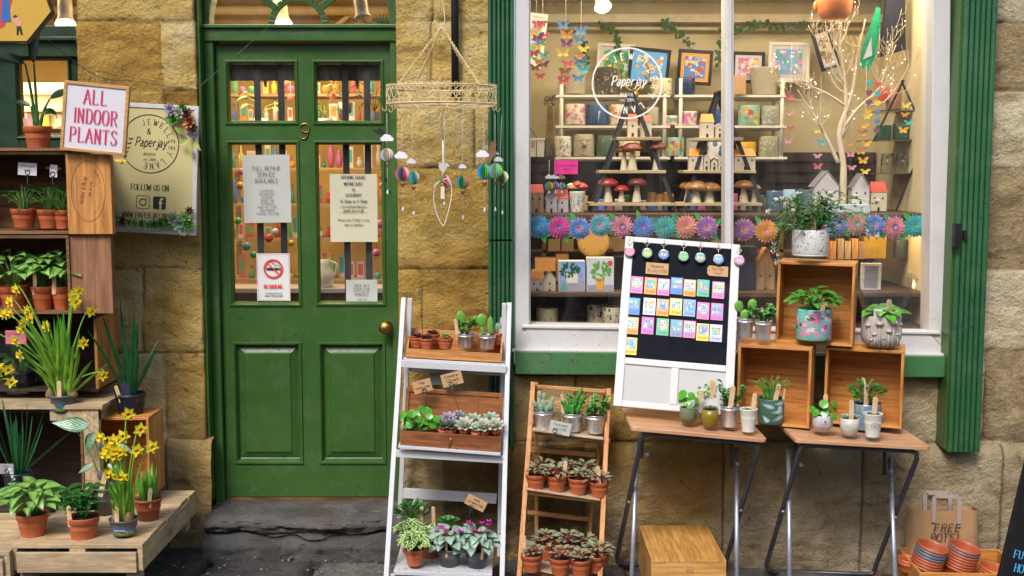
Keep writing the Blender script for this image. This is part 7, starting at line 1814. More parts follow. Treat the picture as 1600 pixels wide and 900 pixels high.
stick(t, .012, -.055, z, .085, .0, w=.022); m = MB(); m.b6(-.052, -.016, -.062, -.060, z - .015, z + .045); m.build('care_card', PAPER, t); stick(t, -.085 + .07, .02, z, .05, .2, w=.01)
WTX = spots('speckled_white_glaze', (.66, .65, .62), [((.08, .08, .08), 15, .24, 1), ((.10, .10, .10), 19, .2, 5)], .4, bump=.4)
t = on(1266, 397, -.26, 'jasmine with white buds in black speckled white pot'); z, _ = pot(t, 'cyl', .076, .103, WTX)
m = MB(); m.lathe([(.001, -.008), (.070, -.008), (.074, .002), (.072, .002), (.001, -.004)], 28); m.build('saucer', plain('cream_saucer', (.6, .55, .45), .4), t)
rr = random.Random(21); st = MB(); lf = MB(); bd = MB()
def spray(a, L_, rise, sag, nl, buds):
 e = Vector((cos(a) * L_, sin(a) * L_ * .6 - .03, z + rise)); b = Vector((cos(a) * .03, sin(a) * .02, z))
 c1 = b + Vector(((e.x) * .35, (e.y) * .35, rise * .8 + .05)); end = e + Vector((cos(a) * .02, -.01, -sag))
 pts = crom([tuple(b), tuple(c1), tuple(e), tuple(end)], 6); st.tube(pts, .0012, 4)
 for i in range(nl):
  p = Vector(pts[int((.15 + .85 * rr.random()) * (len(pts) - 1))]); q = rr.uniform(0, 2 * pi)
  lf.leaf(p, (cos(q), sin(q) * .6 - .3, rr.uniform(-.3, .6)), (0, -.5, 1), rr.uniform(.014, .028), rr.uniform(.007, .011), 'ovate', .3, .1, 3)
 for i in range(buds):
  p = Vector(pts[-1 - rr.randrange(3)]) ; q = rr.uniform(0, 2 * pi); d = Vector((cos(q) * .6, sin(q) * .4 - .3, .9)).normalized()
  bd.tube([p, p + d * .012, p + d * .020], [.0006, .0014, .0007], 5)
for k in range(46): spray(rr.uniform(0, 2 * pi), rr.uniform(.02, .15), rr.uniform(.02, .14), rr.uniform(.0, .05), 26, 0)
for a, L_, ri_, sg in ((2.9, .17, .10, .03), (3.1, .14, .125, .0), (2.7, .12, .13, .0), (.1, .20, .10, .03), (.3, .17, .14, .0), (-.1, .24, .02, .05), (0, .21, .06, .09), (3.3, .15, .03, .12), (3.0, .13, -.02, .12), (.25, .26, .12, .0), (.9, .12, .15, 0), (2.2, .08, .15, 0)): spray(a, L_, ri_, sg, 22, 16)
st.build('stems', STEM, t); lf.build('foliage', leafm('jasmine_leaf', (.02, .12, .018), rough=.3), t); bd.build('bud_sprays', plain('white_bud', (.75, .68, .66), .5), t); stick(t, -.002, -.05, z, .085, .0, w=.022)
for i, (px, py, lab) in enumerate(((1164, 527, 'bunny ear cactus in galvanised pot, left on crate'), (1192, 531, 'curly green succulent in galvanised pot beside the cactus'))):
 t = on(px, py, -.27 - i * .03, lab, group='galvanised pots on the crate'); z, _ = pot(t, 'galv', .037, .082)
 if i == 0: pads(t, z, [(0, 0, -.01, .055, .05, 0, 0), (-.018, 0, .03, .055, .042, -.35, .2), (.022, 0, .035, .055, .042, .2, 0)], CACT); stick(t, .03, .01, z, .085, .05, w=.013); branchy(t, z, [(.02, -.015, .05, .1)], MC['lobed_green'], sd=3, L=.026, W=.02)
 else: branchy(t, z, [(-.012, 0, .05, -.2), (.01, 0, .07, .2), (.02, 0, .05, .5), (0, -.01, .04, 0)], MC['lobed_green'], sd=19, L=.030, W=.026); stick(t, -.006, .02, z, .06, .05, w=.012)
# ---------------------------------------------------------------- box on the ground and the free pots crate
WB = wood('wine_box_wood', (.66, .36, .11), (.46, .22, .05), 'y', .45)
a = P(1018, 875.5, -.55); b = P(1135, 876.5, -.55); W_ = b.x - a.x; D_ = .47; hgt = a.z - gz(.65)
t = thing('wine_box', 'closed honey coloured wooden box on the paving under left table', 'box', (a.x, a.y, a.z - hgt))
pw = W_ / 4
for k in range(4): m = MB(); m.b6(k * pw + .0006, (k + 1) * pw - .0006, 0, D_, hgt - .009, hgt); m.build('lid_plank', WB, t, bevel=.001)
for nm, q in (('front_board', (0, W_, .001, .012, 0, hgt - .0095)), ('back_board', (0, W_, D_ - .012, D_ - .001, 0, hgt - .0095)), ('side_board', (.001, .012, .0125, D_ - .0125, 0, hgt - .0095)), ('side_board', (W_ - .012, W_ - .001, .0125, D_ - .0125, 0, hgt - .0095))):
 m = MB(); m.b6(*q); o = m.build(nm, wood('wine_box_wood_front', (.64, .35, .11), (.44, .21, .05), 'x', .45), t, bevel=.001)
 if nm == 'front_board': g = MB(); text(g, 'M.B.', W_ * .52, hgt - .05, .014, .0, .12); rrect(g, W_ * .52, hgt - .043, .013, .0004, .001); g.build('stamp', INKL, o)
a = P(1437, 895, -.42); bk = P(1394, 858, -.10);
t = thing('wooden_crate', 'open wooden crate full of used plastic pots, bottom right', 'crate', (P(1437, 895, -.42).x, -.42, gz(1.7)), (0, 0, R(-3)))
hc = a.z - gz(1.7); Wc = .44
for nm, q in (('front_board', (0, Wc, 0, .012, 0, hc)), ('back_board', (0, Wc, .32, .332, 0, hc)), ('side_board', (0, .012, .0125, .3195, .001, hc - .001)), ('side_board', (Wc - .012, Wc, .0125, .3195, .001, hc - .001)), ('bottom_board', (.012, Wc - .012, .012, .32, .002, .012))):
 m = MB(); m.b6(*q); m.build(nm, CR2, t, bevel=.002)
GRIM = plain('grey_rim_plastic', (.13, .14, .18), .4, .1)
def stackpots(px, py, y, n, rt, hr, tilt, labf, mats, step=.013):
 """nested pots: n individual pots, px,py the centre of the top rim"""
 top = P(px, py, y); ax = Vector((sin(tilt[1]), -sin(tilt[0]), cos(tilt[0]) * cos(tilt[1])))
 for k in range(n):
  c = top - ax * (k * step)
  q = thing('empty_pot', labf(k), 'plant pot', c, (tilt[0], tilt[1], 0), 'free empty plant pots')
  m = MB(); r = rt * (1 - .004 * k)
  m.lathe([(r * .90, -.020), (r * .955, -.013), (r, -.011), (r * 1.005, 0), (r * .965, .0), (r * .93, -.012), (r * .86, -.028), (r * .70, -hr), (.001, -hr)] if k == 0 else [(r * .84, -.040), (r * .955, -.0125), (r, -.011), (r * 1.005, 0), (r * .965, 0), (r * .93, -.012)], 32)
  m.build('pot_wall', mats(k), q)
tl = (R(8), R(14))
o8 = ['top', 'second', 'third', 'fourth', 'fifth', 'sixth', 'seventh', 'eighth']
stackpots(1458, 852, -.30, 8, .066, .09, tl, lambda k: '%s pot from the top in the left stack of the free crate' % o8[k], lambda k: GRIM if k in (1, 2, 3) else TERRA2)
stackpots(1509, 853, -.27, 8, .067, .10, tl, lambda k: '%s pot from the top in the right stack of the free crate' % o8[k], lambda k: TERRA2 if k != 1 else GRIM)
stackpots(1560, 888, -.30, 4, .075, .09, (R(4), R(12)), lambda k: '%s pot from the top in the low stack at far right' % o8[k], lambda k: TERRA)
stackpots(1418, 872, -.24, 2, .040, .06, (R(6), R(3)), lambda k: '%s small pot at left inside the free crate' % o8[k], lambda k: TERRA)
# paper bag
a = P(1426, 798, -.14); b = P(1530, 799, -.14); W_ = b.x - a.x; Hb = a.z - gz(1.7) - .02
t = thing('paper_bag', 'brown paper bag with handles marked FREE POTS in marker pen', 'bag', (a.x, -.15, a.z - Hb), (R(-3), 0, 0))
BAGM = plain('brown_paper', (.40, .235, .11), .8, .12, 8, bump=.35, bs=14)
m = MB(); n = 10; vs = []
for yy, sg in ((0, -1), (.07, 1)):
 for j in range(n + 1):
  for i in range(n + 1):
   u_, v_ = i / n, j / n; rr_ = noise.noise(Vector((u_ * 3, v_ * 3, yy * 9))) * .008
   vs.append((u_ * W_, yy + sg * sin(pi * u_) * .008 + rr_, v_ * Hb * (1 - .01 * sin(u_ * 6))))
N = (n + 1) ** 2; fs = [(j * (n + 1) + i + o_, j * (n + 1) + i + 1 + o_, (j + 1) * (n + 1) + i + 1 + o_, (j + 1) * (n + 1) + i + o_) for o_ in (0, N) for j in range(n) for i in range(n)]
for j in range(n): fs += [(j * (n + 1), (j + 1) * (n + 1), (j + 1) * (n + 1) + N, j * (n + 1) + N), (j * (n + 1) + n, j * (n + 1) + n + N, (j + 1) * (n + 1) + n + N, (j + 1) * (n + 1) + n)]
m.add(vs, fs, True); bag = m.build('bag_body', BAGM, t)
HND = plain('pale_paper_handle', (.38, .30, .26), .8, .08)
for yy, dx in ((-.004, 0), (.065, -.015)):
 m = MB(); w_ = .018
 hx0, hx1 = W_ * .31 + dx, W_ * .69 + dx; pts = [(hx0, Hb - .05), (hx0, Hb + .05), (hx0 + .004, Hb + .066), (hx1 - .004, Hb + .066), (hx1, Hb + .05), (hx1, Hb - .07)]
 for (p, q) in zip(pts[:-1], pts[1:]): m.bar((p[0], yy - .01, p[1]), (q[0], yy - .01, q[1]), w_ if abs(p[0] - q[0]) < .01 else .018, .0015, (1, 0, 0) if abs(p[0] - q[0]) < .01 else (0, 0, 1))
 m.build('handle', HND, t)
m = MB(); text(m, 'FREE', W_ * .50, Hb - .090, .034, -.021, .12, slant=.15, squeeze=1.35); text(m, 'POTS!', W_ * .46, Hb - .132, .034, -.021, .12, slant=.12, squeeze=1.2); m.build('handwriting', INK, bag)
# black A board at the right edge
t = thing('pavement_board', 'black pavement sign with blue lettering at the right edge', 'sign', P(1560, 905, -.52), (R(-4), R(13), R(3)))
m = MB(); m.b6(0, .5, 0, .02, -.02, .52); m.build('board', plain('satin_black_board', (.008, .008, .009), .4, .1), t, bevel=.003)
m = MB(); text(m, 'FU', .06, .100, .032, -.0006, .13, serif=True); text(m, 'HO', .075, .045, .032, -.0008, .13, serif=True); m.build('lettering', plain('sky_blue_letter', (.06, .42, .80), .5), t)
# ================================================================== WINDOW DISPLAY
def wthing(name, label, cat, px, py, y, rot=(0, 0, 0), group=None): return thing(name, label, cat, P(px, py, y), rot, group)
# paper flower garland along the platform edge
YG = .115
t = thing('flower_garland', 'garland of layered paper flowers and green leaves across window', 'garland', P(1130, 355, YG))
g0 = t.location.copy()
FC = [(841, 354, 'blue', 'teal'), (874, 355, 'magenta', 'violet'), (905, 357, 'blue', 'pink'), (938, 352, 'teal', 'pink'), (972, 354, 'coral', 'violet'), (1005, 355, 'blue', 'violet'), (1040, 356, 'green', 'blue'), (1072, 354, 'coral', 'orange'), (1104, 355, 'violet', 'coral'), (1162, 359, 'violet', 'orange'), (1197, 361, 'orange', 'coral'), (1306, 352, 'blue', 'pink'), (1338, 350, 'coral', 'green'), (1365, 352, 'blue', 'pink'), (1397, 355, 'coral', 'violet'), (1430, 353, 'teal', 'green')]
FCOL = {'blue': (.12, .38, .80), 'teal': (.08, .58, .62), 'magenta': (.90, .10, .38), 'violet': (.42, .20, .62), 'pink': (.90, .36, .56), 'coral': (.95, .38, .38), 'green': (.10, .58, .40), 'orange': (.95, .42, .06)}
FM = {k: leafm('paper_' + k, mul(v, .8), rough=.6) for k, v in FCOL.items()}
PLF = leafm('paper_leaf_green', (.05, .38, .06), rough=.6); PLF2 = leafm('paper_leaf_teal', (.03, .30, .15), rough=.6)
u = U(355, YG); rr = random.Random(4)
pro = {}
for i, (px, py, a, b) in enumerate(FC):
 c = P(px, py, YG) - g0
 m = MB()
 for k, (n_, L_, tl_) in enumerate(((20, 19, .12), (16, 15.5, .35), (13, 12, .65), (9, 8, 1.1), (6, 5, 1.8))):
  for q in range(n_):
   an = 2 * pi * q / n_ + k * .3 + i; m.mi = (q % 2) if k == 0 else 0 if k != 3 else 1
   m.leaf((0, -.002 - k * .003, 0), (cos(an), -tl_ * .6, sin(an)), (0, -1, 0), L_ * u, L_ * u * .42, 'spat', .2, .12, 4)
 m.mi = 2; m.ball((0, -.02, 0), .0028, 8, 5)
 m.build('paper_flower', [FM[a], FM[b], CM['white']], t).location = c
 for q in range(3):
  an = rr.choice((-.6, .5, 2.5, 3.7)) + rr.uniform(-.3, .3) + q * 3; lf = MB(); lf.leaf((cos(an) * 12 * u, .003, sin(an) * 11 * u), (cos(an), 0, sin(an)), (0, -1, 0), .052, .028, 'ovate', .2, .15, 5); lf.build('paper_leaf', PLF if q else PLF2, t).location = c
m = MB(); m.tube([tuple(P(x, 352 + 2 * sin(x * .05), YG + .005) - g0) for x in range(826, 1450, 26)], .001, 4); m.build('garland_string', STR, t)
# white shelf units
SHW = plain('white_shelf_gloss', (.80, .76, .66), .35, .03, 5)
YS = .70
def shelfunit(label, x0, x1):
 t = thing('display_shelf', label, 'shelf', P(x0, 245, YS), (0, 0, 0), 'white shelf units in the window'); o = t.location
 for py in (148, 196, 245):
  a = P(x0, py, YS); b = P(x1, py, YS); m = MB(); m.b6(0, b.x - a.x, 0, .20, a.z - o.z - .012, a.z - o.z)
  for k in range(5): m.b6(.01, b.x - a.x - .01, .02 + k * .036, .035 + k * .036, a.z - o.z - .022, a.z - o.z - .0125)
  m.build('shelf', SHW, t)
 zt = P(x0, 122, YS).z - o.z
 for px in (x0 + 9, x1 - 9):
  for yy in (.012, .19): m = MB(); X_ = P(px, 245, YS).x - o.x; m.tube([(X_, yy, 0), (X_, yy, zt)], .010, 10); m.build('post', SHW, t)
shelfunit('left white tiered shelf unit in the window', 868, 1047); shelfunit('right white tiered shelf unit in the window', 1054, 1230)
PR = {
 'rose': plain('rose_pot', (.78, .70, .54), .35),
 'coral': plain('coral_pot', (.78, .69, .55), .35),
 'turq': plain('turquoise_pot', (.25, .52, .44), .35),
 'sage': plain('sage_pot', (.34, .34, .20), .35),
 'navy': plain('navy_glaze', (.03, .05, .12), .3, .3, 12), 'palm': plain('blue_palm_glaze', (.04, .10, .25), .35, .1), 'leafy': plain('green_leaf_glaze', (.09, .16, .09), .35, .1),
 'cream': spots('embossed_cream', (.48, .43, .32), [((.58, .53, .42), 12, .3, 2)], .4, bump=.8), 'cream2': plain('sprigged_pot', (.74, .64, .44), .4),
 'grey': spots('embossed_grey', (.40, .38, .32), [((.50, .48, .42), 14, .3, 2)], .4, bump=.8), 'scrib': spots('scribble_pot', (.09, .08, .07), [((.5, .45, .36), 13, .32, 2)], .5),
 'drip': spots('blue_drip', (.70, .68, .60), [((.05, .16, .40), 4, .42, 2)], .3), 'gold': plain('marigold_ceramic', (.66, .40, .04), .4, .2, 60, bump=.6, bs=60), 'wild': plain('wild_pot', (.76, .72, .62), .3), 'clear': glassm('clear_jar', (.8, .84, .82), .05, 2)}
FP = {'rose_pot': (('magenta', 'pink', 'magenta', 'green'), 34, .011), 'coral_pot': (('red', 'orange', 'green'), 34, .010), 'turquoise_pot': (('orange', 'yellow', 'red'), 16, .015), 'sage_pot': (('white', 'lilac'), 60, .005), 'wild_pot': (('red', 'orange', 'blue', 'green'), 50, .0055), 'sprigged_pot': (('orange', 'green'), 40, .006)}
def planter(px0, px1, py0, py1, y, mat, label, kind='cyl', deco=None, group='planters on the white shelves'):
 cx = (px0 + px1) / 2; u = U(py1, y); r = (px1 - px0) / 2 * u; H_ = (py1 - py0) * u
 t = wthing('planter', label, 'planter', cx, py1, y + r, (0, 0, R(cx * 7 % 360)) if deco is None else (0, 0, 0), group)
 m = MB()
 prof = {'cyl': [(.001, 0), (r * .96, 0), (r, .005), (r, H_ - .003), (r * .97, H_), (r * .93, H_), (r * .92, H_ * .4)], 'taper': [(.001, 0), (r * .74, 0), (r * .76, .004), (r * .98, H_ - .004), (r, H_), (r * .93, H_), (r * .85, H_ * .4)]}[kind]
 m.lathe(prof, 28); p = m.build('planter_body', mat, t)
 if mat.name in FP: prints(p, r * (1 if kind == 'cyl' else .76), r, H_, *FP[mat.name], sd=int(px0)); t.rotation_euler = (0, 0, 0)
 if deco:
  m = MB();
  if deco == 'palm':
   m.tube([(0, -r - .001, .004), (.004, -r - .001, H_ * .6)], .0022, 4)
   for q in range(9): an = pi * (q - .5) / 7.5; m.leaf((.004 + 0, -r - .001, H_ * .6), (cos(an), .25 * abs(cos(an)), sin(an)), (0, -1, 0), r * .6, .010, 'lance', .7, .0, 4)
  if deco == 'leaf':
   for q, (x_, z_, an) in enumerate(((-.4, .8, -1.0), (.1, .5, -.6), (-.2, .25, -.4), (.3, .9, -1.2))): m.leaf((x_ * r, -r * .96, z_ * H_), (cos(an), .15, sin(an)), (0, -1, 0), r * .9, r * .35, 'ovate', .2, 0, 5)
  if deco == 'stag':
   m.lathe([(r * 1.02, H_ * .72), (r * 1.04, H_ * .76), (r * 1.02, H_ * .78)], 24); m.ball((0, -r * 1.1, H_ * .55), r * .22, 10, 6, sz=1.5); m.leaf((-r * .15, -r * 1.1, H_ * .7), (-.6, 0, .9), (0, -1, 0), r * .5, r * .12, 'lance'); m.leaf((r * .15, -r * 1.1, H_ * .7), (.6, 0, .9), (0, -1, 0), r * .5, r * .12, 'lance')
  m.build('relief', PR['cream'] if deco == 'stag' else plain('pale_print', (.55, .60, .58), .4), t)
 return t
for a in [(874, 921, 106, 147, YS, PR['cream'], 'large embossed cream planter at left of top white shelf', 'taper'), (926, 968, 106, 147, YS, PR['scrib'], 'dark planter with white scribbles behind the window logo', 'taper'), (1018, 1050, 123, 148, YS, PR['cream2'], 'cream planter with orange leaves on top white shelf'), (1054, 1086, 122, 148, YS, PR['navy'], 'glossy navy planter on top white shelf'), (1170, 1219, 106, 148, YS, PR['cream'], 'largest cream planter at right end of top white shelf', 'taper'),
 (882, 915, 163, 195, YS, PR['rose'], 'rose and butterfly planter at left of middle shelf'), (917, 950, 164, 195, YS, PR['palm'], 'blue planter with white palm tree', 'cyl', 'palm'), (952, 978, 164, 195, YS, PR['coral'], 'coral flowered planter behind the black ladder'), (1010, 1029, 168, 195, YS, PR['cream'], 'small embossed cream planter at middle shelf centre'), (1034, 1060, 181, 196, YS, PR['rose'], 'low rose bowl on middle shelf'), (1065, 1089, 174, 196, YS, PR['rose'], 'pink flowered planter beside the clear jar'), (1091, 1109, 176, 196, YS, PR['clear'], 'clear glass jar on middle white shelf'), (1115, 1134, 170, 196, YS, PR['palm'], 'blue palm planter next to the window mullion', 'cyl', 'palm'), (1153, 1187, 165, 196, YS, PR['turq'], 'turquoise flowered planter on middle right shelf'), (1188, 1219, 166, 196, YS, PR['sage'], 'sage sprigged planter on middle right shelf'),
 (866, 893, 213, 244, YS, PR['wild'], 'wild flower planter at left end of bottom white shelf'), (895, 929, 210, 244, YS, PR['cream'], 'cream planter with animal head relief', 'cyl', 'stag'), (931, 963, 212, 244, YS, PR['leafy'], 'green planter with pale leaves', 'cyl', 'leaf'), (966, 1000, 220, 244, YS, PR['cream2'], 'cream sprigged planter behind the mushrooms'), (1040, 1069, 215, 244, YS, PR['turq'], 'turquoise flowered planter on bottom left shelf'), (1071, 1096, 216, 244, YS, PR['grey'], 'embossed grey planter on bottom white shelf'), (1105, 1133, 222, 245, YS, PR['drip'], 'blue and white dripped planter by the mullion'), (1150, 1181, 222, 245, YS, PR['gold'], 'marigold topped planter on bottom right shelf'), (1184, 1218, 213, 245, YS, PR['sage'], 'sage sprigged planter on bottom right shelf')]: planter(*a)
planter(1417, 1437, 424, 458, .35, PR['grey'], 'embossed grey planter on lower shelf at right', group='planters low in the window'); planter(838, 872, 480, 508, .22, spots('ribbed_cream', (.55, .45, .28), [((.15, .1, .05), 5, .2, 2)], .4, 'UV', (6, .6, 1)), 'ribbed cream and brown planter at window bottom left', group='planters low in the window')
BW_ = spots('black_lace_print', (.50, .44, .30), [((.015, .015, .02), 9, .34, 2), ((.02, .02, .02), 16, .2, 7)], .35)
planter(917, 950, 474, 508, .25, BW_, 'black lace patterned planter low in the window, rear', group='planters low in the window'); planter(941, 972, 479, 509, .18, BW_, 'black lace patterned planter low in the window, beside the blackboard', group='planters low in the window')
planter(1396, 1416, 374, 402, .40, plain('dark_mesh', (.05, .055, .06), .4, .3, 80), 'dark mesh pot behind the right garland end', group='planters low in the window')
# black A frame ladders with pale shelves
PSH = wood('pale_display_wood', (.62, .48, .28), (.50, .36, .18), 'x', .5)
def aframe(label, apx, apy, lx, rx_, fy, shelves, y, off=(0, 0)):
 t = wthing('a_frame_stand', label, 'display stand', apx, fy, y, group='black a frame display stands'); o = t.location
 for dy in (-.0, .22):
  top = P(apx, apy, y) - o + Vector((0, .11 + (dy - .11) * .3, 0))
  for x in (lx, rx_):
   b = P(x, fy, y) - o + Vector((0, dy, 0)); m = MB(); m.bar(top + Vector((0, 0, .0)), b, .018, .012, (1, 0, 0)); m.build('leg', BLK, t)
 m = MB(); tp_ = P(apx, apy, y) - o; m.tube([tp_ + Vector((0, .04, 0)), tp_ + Vector((0, .18, 0))], .008, 8); m.build('top_bar', BLK, t)
 for x0, x1, py in shelves:
  a = P(x0, py, y - .01) - o; b = P(x1, py, y - .01) - o; m = MB(); m.b6(a.x, b.x, a.y + .005, a.y + .21, a.z - .014, a.z); m.build('shelf', PSH, t, bevel=.0015)
YA = .28
aframe('left black a frame stand with mushroom shelves', 990, 142, 926, 1057, 332, ((964, 1034, 214), (936, 1041, 266), (920, 1056, 317)), YA)
aframe('right black a frame stand behind the mullion', 1128, 142, 1068, 1195, 332, ((1086, 1162, 215), (1069, 1182, 266), (1054, 1192, 317)), YA)
MST = plain('mushroom_stem_wood', (.66, .56, .38), .6, .12, 14)
MRED = spots('red_toadstool', (.50, .04, .03), [((.8, .75, .65), 7, .16, 2)], .3); MMAR = plain('maroon_cap', (.20, .04, .025), .4, .4, 16); MTAN = plain('amber_cap', (.42, .19, .05), .35, .35, 16)
def shroom(px, py0, py1, wpx, y, cap, label, flat=.4, group='wooden mushrooms'):
 u = U(py1, y); H_ = (py1 - py0) * u; r = wpx * u / 2
 t = wthing('mushroom_ornament', label, 'ornament', px, py1, y, (0, 0, px), group)
 m = MB(); m.lathe([(.001, 0), (r * .50, 0), (r * .46, .004), (r * .28, H_ * .45), (r * .24, H_ * .7), (r * .3, H_ * .78), (.001, H_ * .78)], 16); m.build('stem', MST, t)
 hh = min(H_ * .45, r * flat * 2)
 m = MB(); m.lathe([(r * .25, H_ - hh * .95), (r * .8, H_ - hh * .98), (r, H_ - hh * .85), (r * .96, H_ - hh * .6), (r * .72, H_ - hh * .25), (r * .4, H_ - hh * .05), (.001, H_)], 20); m.build('cap', cap, t)
for a in [(975, 228, 266, 26, .33, MMAR, 'dark capped mushroom on second shelf, behind'), (988, 223, 266, 34, .30, MMAR, 'tall flat capped mushroom on second shelf'), (1026, 222, 266, 30, .33, MMAR, 'brown capped mushroom at right of second shelf'), (950, 277, 316, 33, .33, MRED, 'large red spotted toadstool on third shelf'), (971, 289, 316, 24, .32, MRED, 'small red toadstool on third shelf'), (995, 277, 316, 32, .32, MMAR, 'slim flat mushroom on third shelf'), (1074, 284, 317, 26, .38, MTAN, 'amber mushroom at left of right stand'), (1087, 282, 317, 38, .32, MTAN, 'large curled amber mushroom on right stand'), (1108, 284, 317, 38, .34, MTAN, 'glossy amber mushroom left of the mullion'), (1162, 281, 317, 32, .32, MTAN, 'amber mushroom right of the mullion'), (1178, 288, 317, 22, .34, MTAN, 'small amber mushroom at end of right stand')]: shroom(*a)
AMB = plain('amber_glass', (.50, .26, .04), .15, .2)
for i, (px, w_) in enumerate(((1012, 12), (1022, 14), (1036, 9), (1044, 9))): planter(px, px + w_, 300 + (i % 2) * 3, 317, .40, AMB, '%s amber glass jar on lowest shelf of left stand' % on_[i], group='amber jars on the stands')
# little houses
HSW = plain('whitewashed_wood', (.60, .52, .38), .7, .15, 14); RRF = plain('red_tin_roof', (.52, .07, .04), .4, .15); ORF = plain('orange_glazed_roof', (.62, .26, .04), .35, .2); GRF = plain('grey_roof', (.22, .21, .20), .6, .2); BRF = plain('blue_roof', (.22, .32, .40), .5, .2)
def house(px0, px1, py0, py1, y, roof, label, wallm=None, frac=.35, side=True, group='little wooden houses'):
 u = U(py1, y); W_ = (px1 - px0) * u; H_ = (py1 - py0) * u; D_ = min(W_ * .8, .09); hw = H_ * (1 - frac)
 t = wthing('model_house', label, 'ornament', px0, py1, y, (0, 0, 0), group)
 m = MB(); m.b6(0, W_, 0, D_, 0, hw)
 if not side: m.add([(0, 0, hw), (W_, 0, hw), (W_ / 2, 0, H_ * .985), (0, D_, hw), (W_, D_, hw), (W_ / 2, D_, H_ * .985)], [(0, 1, 2), (3, 5, 4)])
 w_ = m.build('house_body', wallm or HSW, t)
 m = MB(); e = W_ * .04
 if side: m.add([(-e, -e, hw), (W_ + e, -e, hw), (W_ * .94, D_ / 2, H_), (W_ * .06, D_ / 2, H_), (-e, D_ + e, hw), (W_ + e, D_ + e, hw)], [(0, 1, 2, 3), (4, 3, 2, 5), (0, 3, 4), (1, 5, 2), (0, 4, 5, 1)])
 else:
  for sx in (0, 1):
   a = (-e if sx == 0 else W_ + e, hw - e); b = (W_ / 2, H_ + .001); n_ = Vector((-(b[1] - a[1]), 0, b[0] - a[0])); n_ = n_.normalized() * .004 * (1 if sx == 0 else -1)
   m.add([(a[0], -e, a[1]), (b[0], -e, b[1]), (b[0], D_ + e, b[1]), (a[0], D_ + e, a[1]), (a[0] + n_.x, -e, a[1] + n_.z), (b[0] + n_.x, -e, b[1] + n_.z), (b[0] + n_.x, D_ + e, b[1] + n_.z), (a[0] + n_.x, D_ + e, a[1] + n_.z)], [(0, 1, 2, 3), (4, 7, 6, 5), (0, 4, 5, 1), (3, 2, 6, 7), (0, 3, 7, 4), (1, 5, 6, 2)])
 m.build('roof', roof, t)
 m = MB(); k = max(1, int(W_ / .03));
 for q in range(k): X_ = W_ * (q + .5) / k; m.b6(X_ - .0035, X_ + .0035, -.0012, .0005, hw * .62, hw * .62 + .010)
 m.b6(W_ * .5 - .005, W_ * .5 + .005, -.0014, .0005, .001, .018); m.build('openings', INK, w_)
for a in [(981, 996, 178, 214, YA + .04, RRF, 'narrow house with red roof on top of left stand', None, .3), (1001, 1018, 180, 214, YA + .08, RRF, 'second red roofed house on top of left stand', None, .3), (1095, 1115, 178, 215, YA + .03, ORF, 'tall house with orange glazed roof on right stand', None, .35), (1118, 1131, 194, 215, YA + .03, HSW, 'small pale arch house by the mullion, top', None, .2, False), (1077, 1098, 232, 266, YA + .03, ORF, 'orange roofed house on second shelf of right stand'), (1099, 1109, 242, 266, YA + .04, HSW, 'tiny pale house beside the orange roof', None, .3, False), (1111, 1121, 248, 266, YA + .03, MMAR, 'smallest pale house on the right stand', None, .3, False), (1122, 1132, 246, 266, YA + .04, HSW, 'arched pale house next to the mullion', None, .2, False), (1148, 1180, 232, 266, YA + .03, ORF, 'wide pale house with orange roof right of mullion', None, .35), (827, 849, 288, 332, .22, RRF, 'red roofed house at left edge of window', wood('old_house_wood', (.5, .36, .2), (.36, .24, .12), 'z'), .3), (853, 870, 290, 332, .24, plain('pale_pink_grey', (.5, .44, .46), .6), 'grey pointed house at window left', plain('pale_pink_grey', (.5, .44, .46), .6), .5, False), (868, 888, 296, 332, .26, RRF, 'red roofed house beside the grey pointed one', MC['pale_pink_grey'], .4), (1272, 1310, 268, 320, .30, GRF, 'large whitewashed house with grey roof', plain('whitewash', (.56, .52, .50), .7, .1), .45, False), (1331, 1358, 272, 320, .32, GRF, 'whitewashed house right of the white tree trunk', MC['whitewash'], .45, False), (1360, 1385, 284, 330, .34, RRF, 'red roofed house at right behind jasmine', HSW, .35), (1224, 1244, 296, 330, .32, BRF, 'white house with pale blue roof', MC['whitewash'], .4), (829, 850, 421, 457, .24, wood('orange_block_roof', (.5, .26, .06), (.4, .18, .04), 'x'), 'block house with orange top on the lower shelf', PAPER, .45), (850, 868, 425, 458, .22, GRF, 'grey roofed bird house on the lower shelf', HSW, .35, False), (1181, 1210, 388, 455, .30, wood('bird_house_roof', (.38, .2, .08), (.25, .12, .05), 'x'), 'brown bird house on lower shelf beside the crates', wood('bird_house_wood', (.5, .32, .16), (.36, .2, .1), 'z'), .45, False)]:
 house(*a)
# other things on the platform
m = MB(); u = U(332, .3); t = planter(1196, 1222, 298, 331, .30, plain('blue_glass_jar', (.08, .14, .20), .1, .2, coat=.5), 'dark blue glass jar beside the right stand', group='blue glass jars'); t = planter(1245, 1270, 297, 330, .32, MC['blue_glass_jar'], 'dark blue glass jar next to the whitewashed house', group='blue glass jars')
t = planter(889, 915, 299, 332, .20, PR['wild'], 'white wild flower pot topped with red toadstools', 'taper', group='planters on the platform')
for k, (dx, dz, s_, mt) in enumerate(((-.022, .008, .028, MTAN), (.0, .022, .026, MRED), (.022, .012, .028, MRED), (-.03, .02, .018, MST), (.03, .0, .016, MRED))):
 m = MB(); H0 = 33 * u; m.lathe([(.001, 0), (s_ * 1, .002), (s_ * 1.02, .008), (s_ * .8, s_ * .6), (s_ * .4, s_ * .85), (.001, s_ * .95)], 16, (dx, 0, H0 + dz)); m.build('toadstool', mt, t)
t = wthing('white_plinth', 'low white box under the whitewashed houses', 'box', 1287, 332, .26)
m = MB(); m.b6(0, 72 * u, 0, .12, 0, 12 * u); m.build('box', plain('pale_blue_white', (.5, .56, .6), .5), t, bevel=.001)
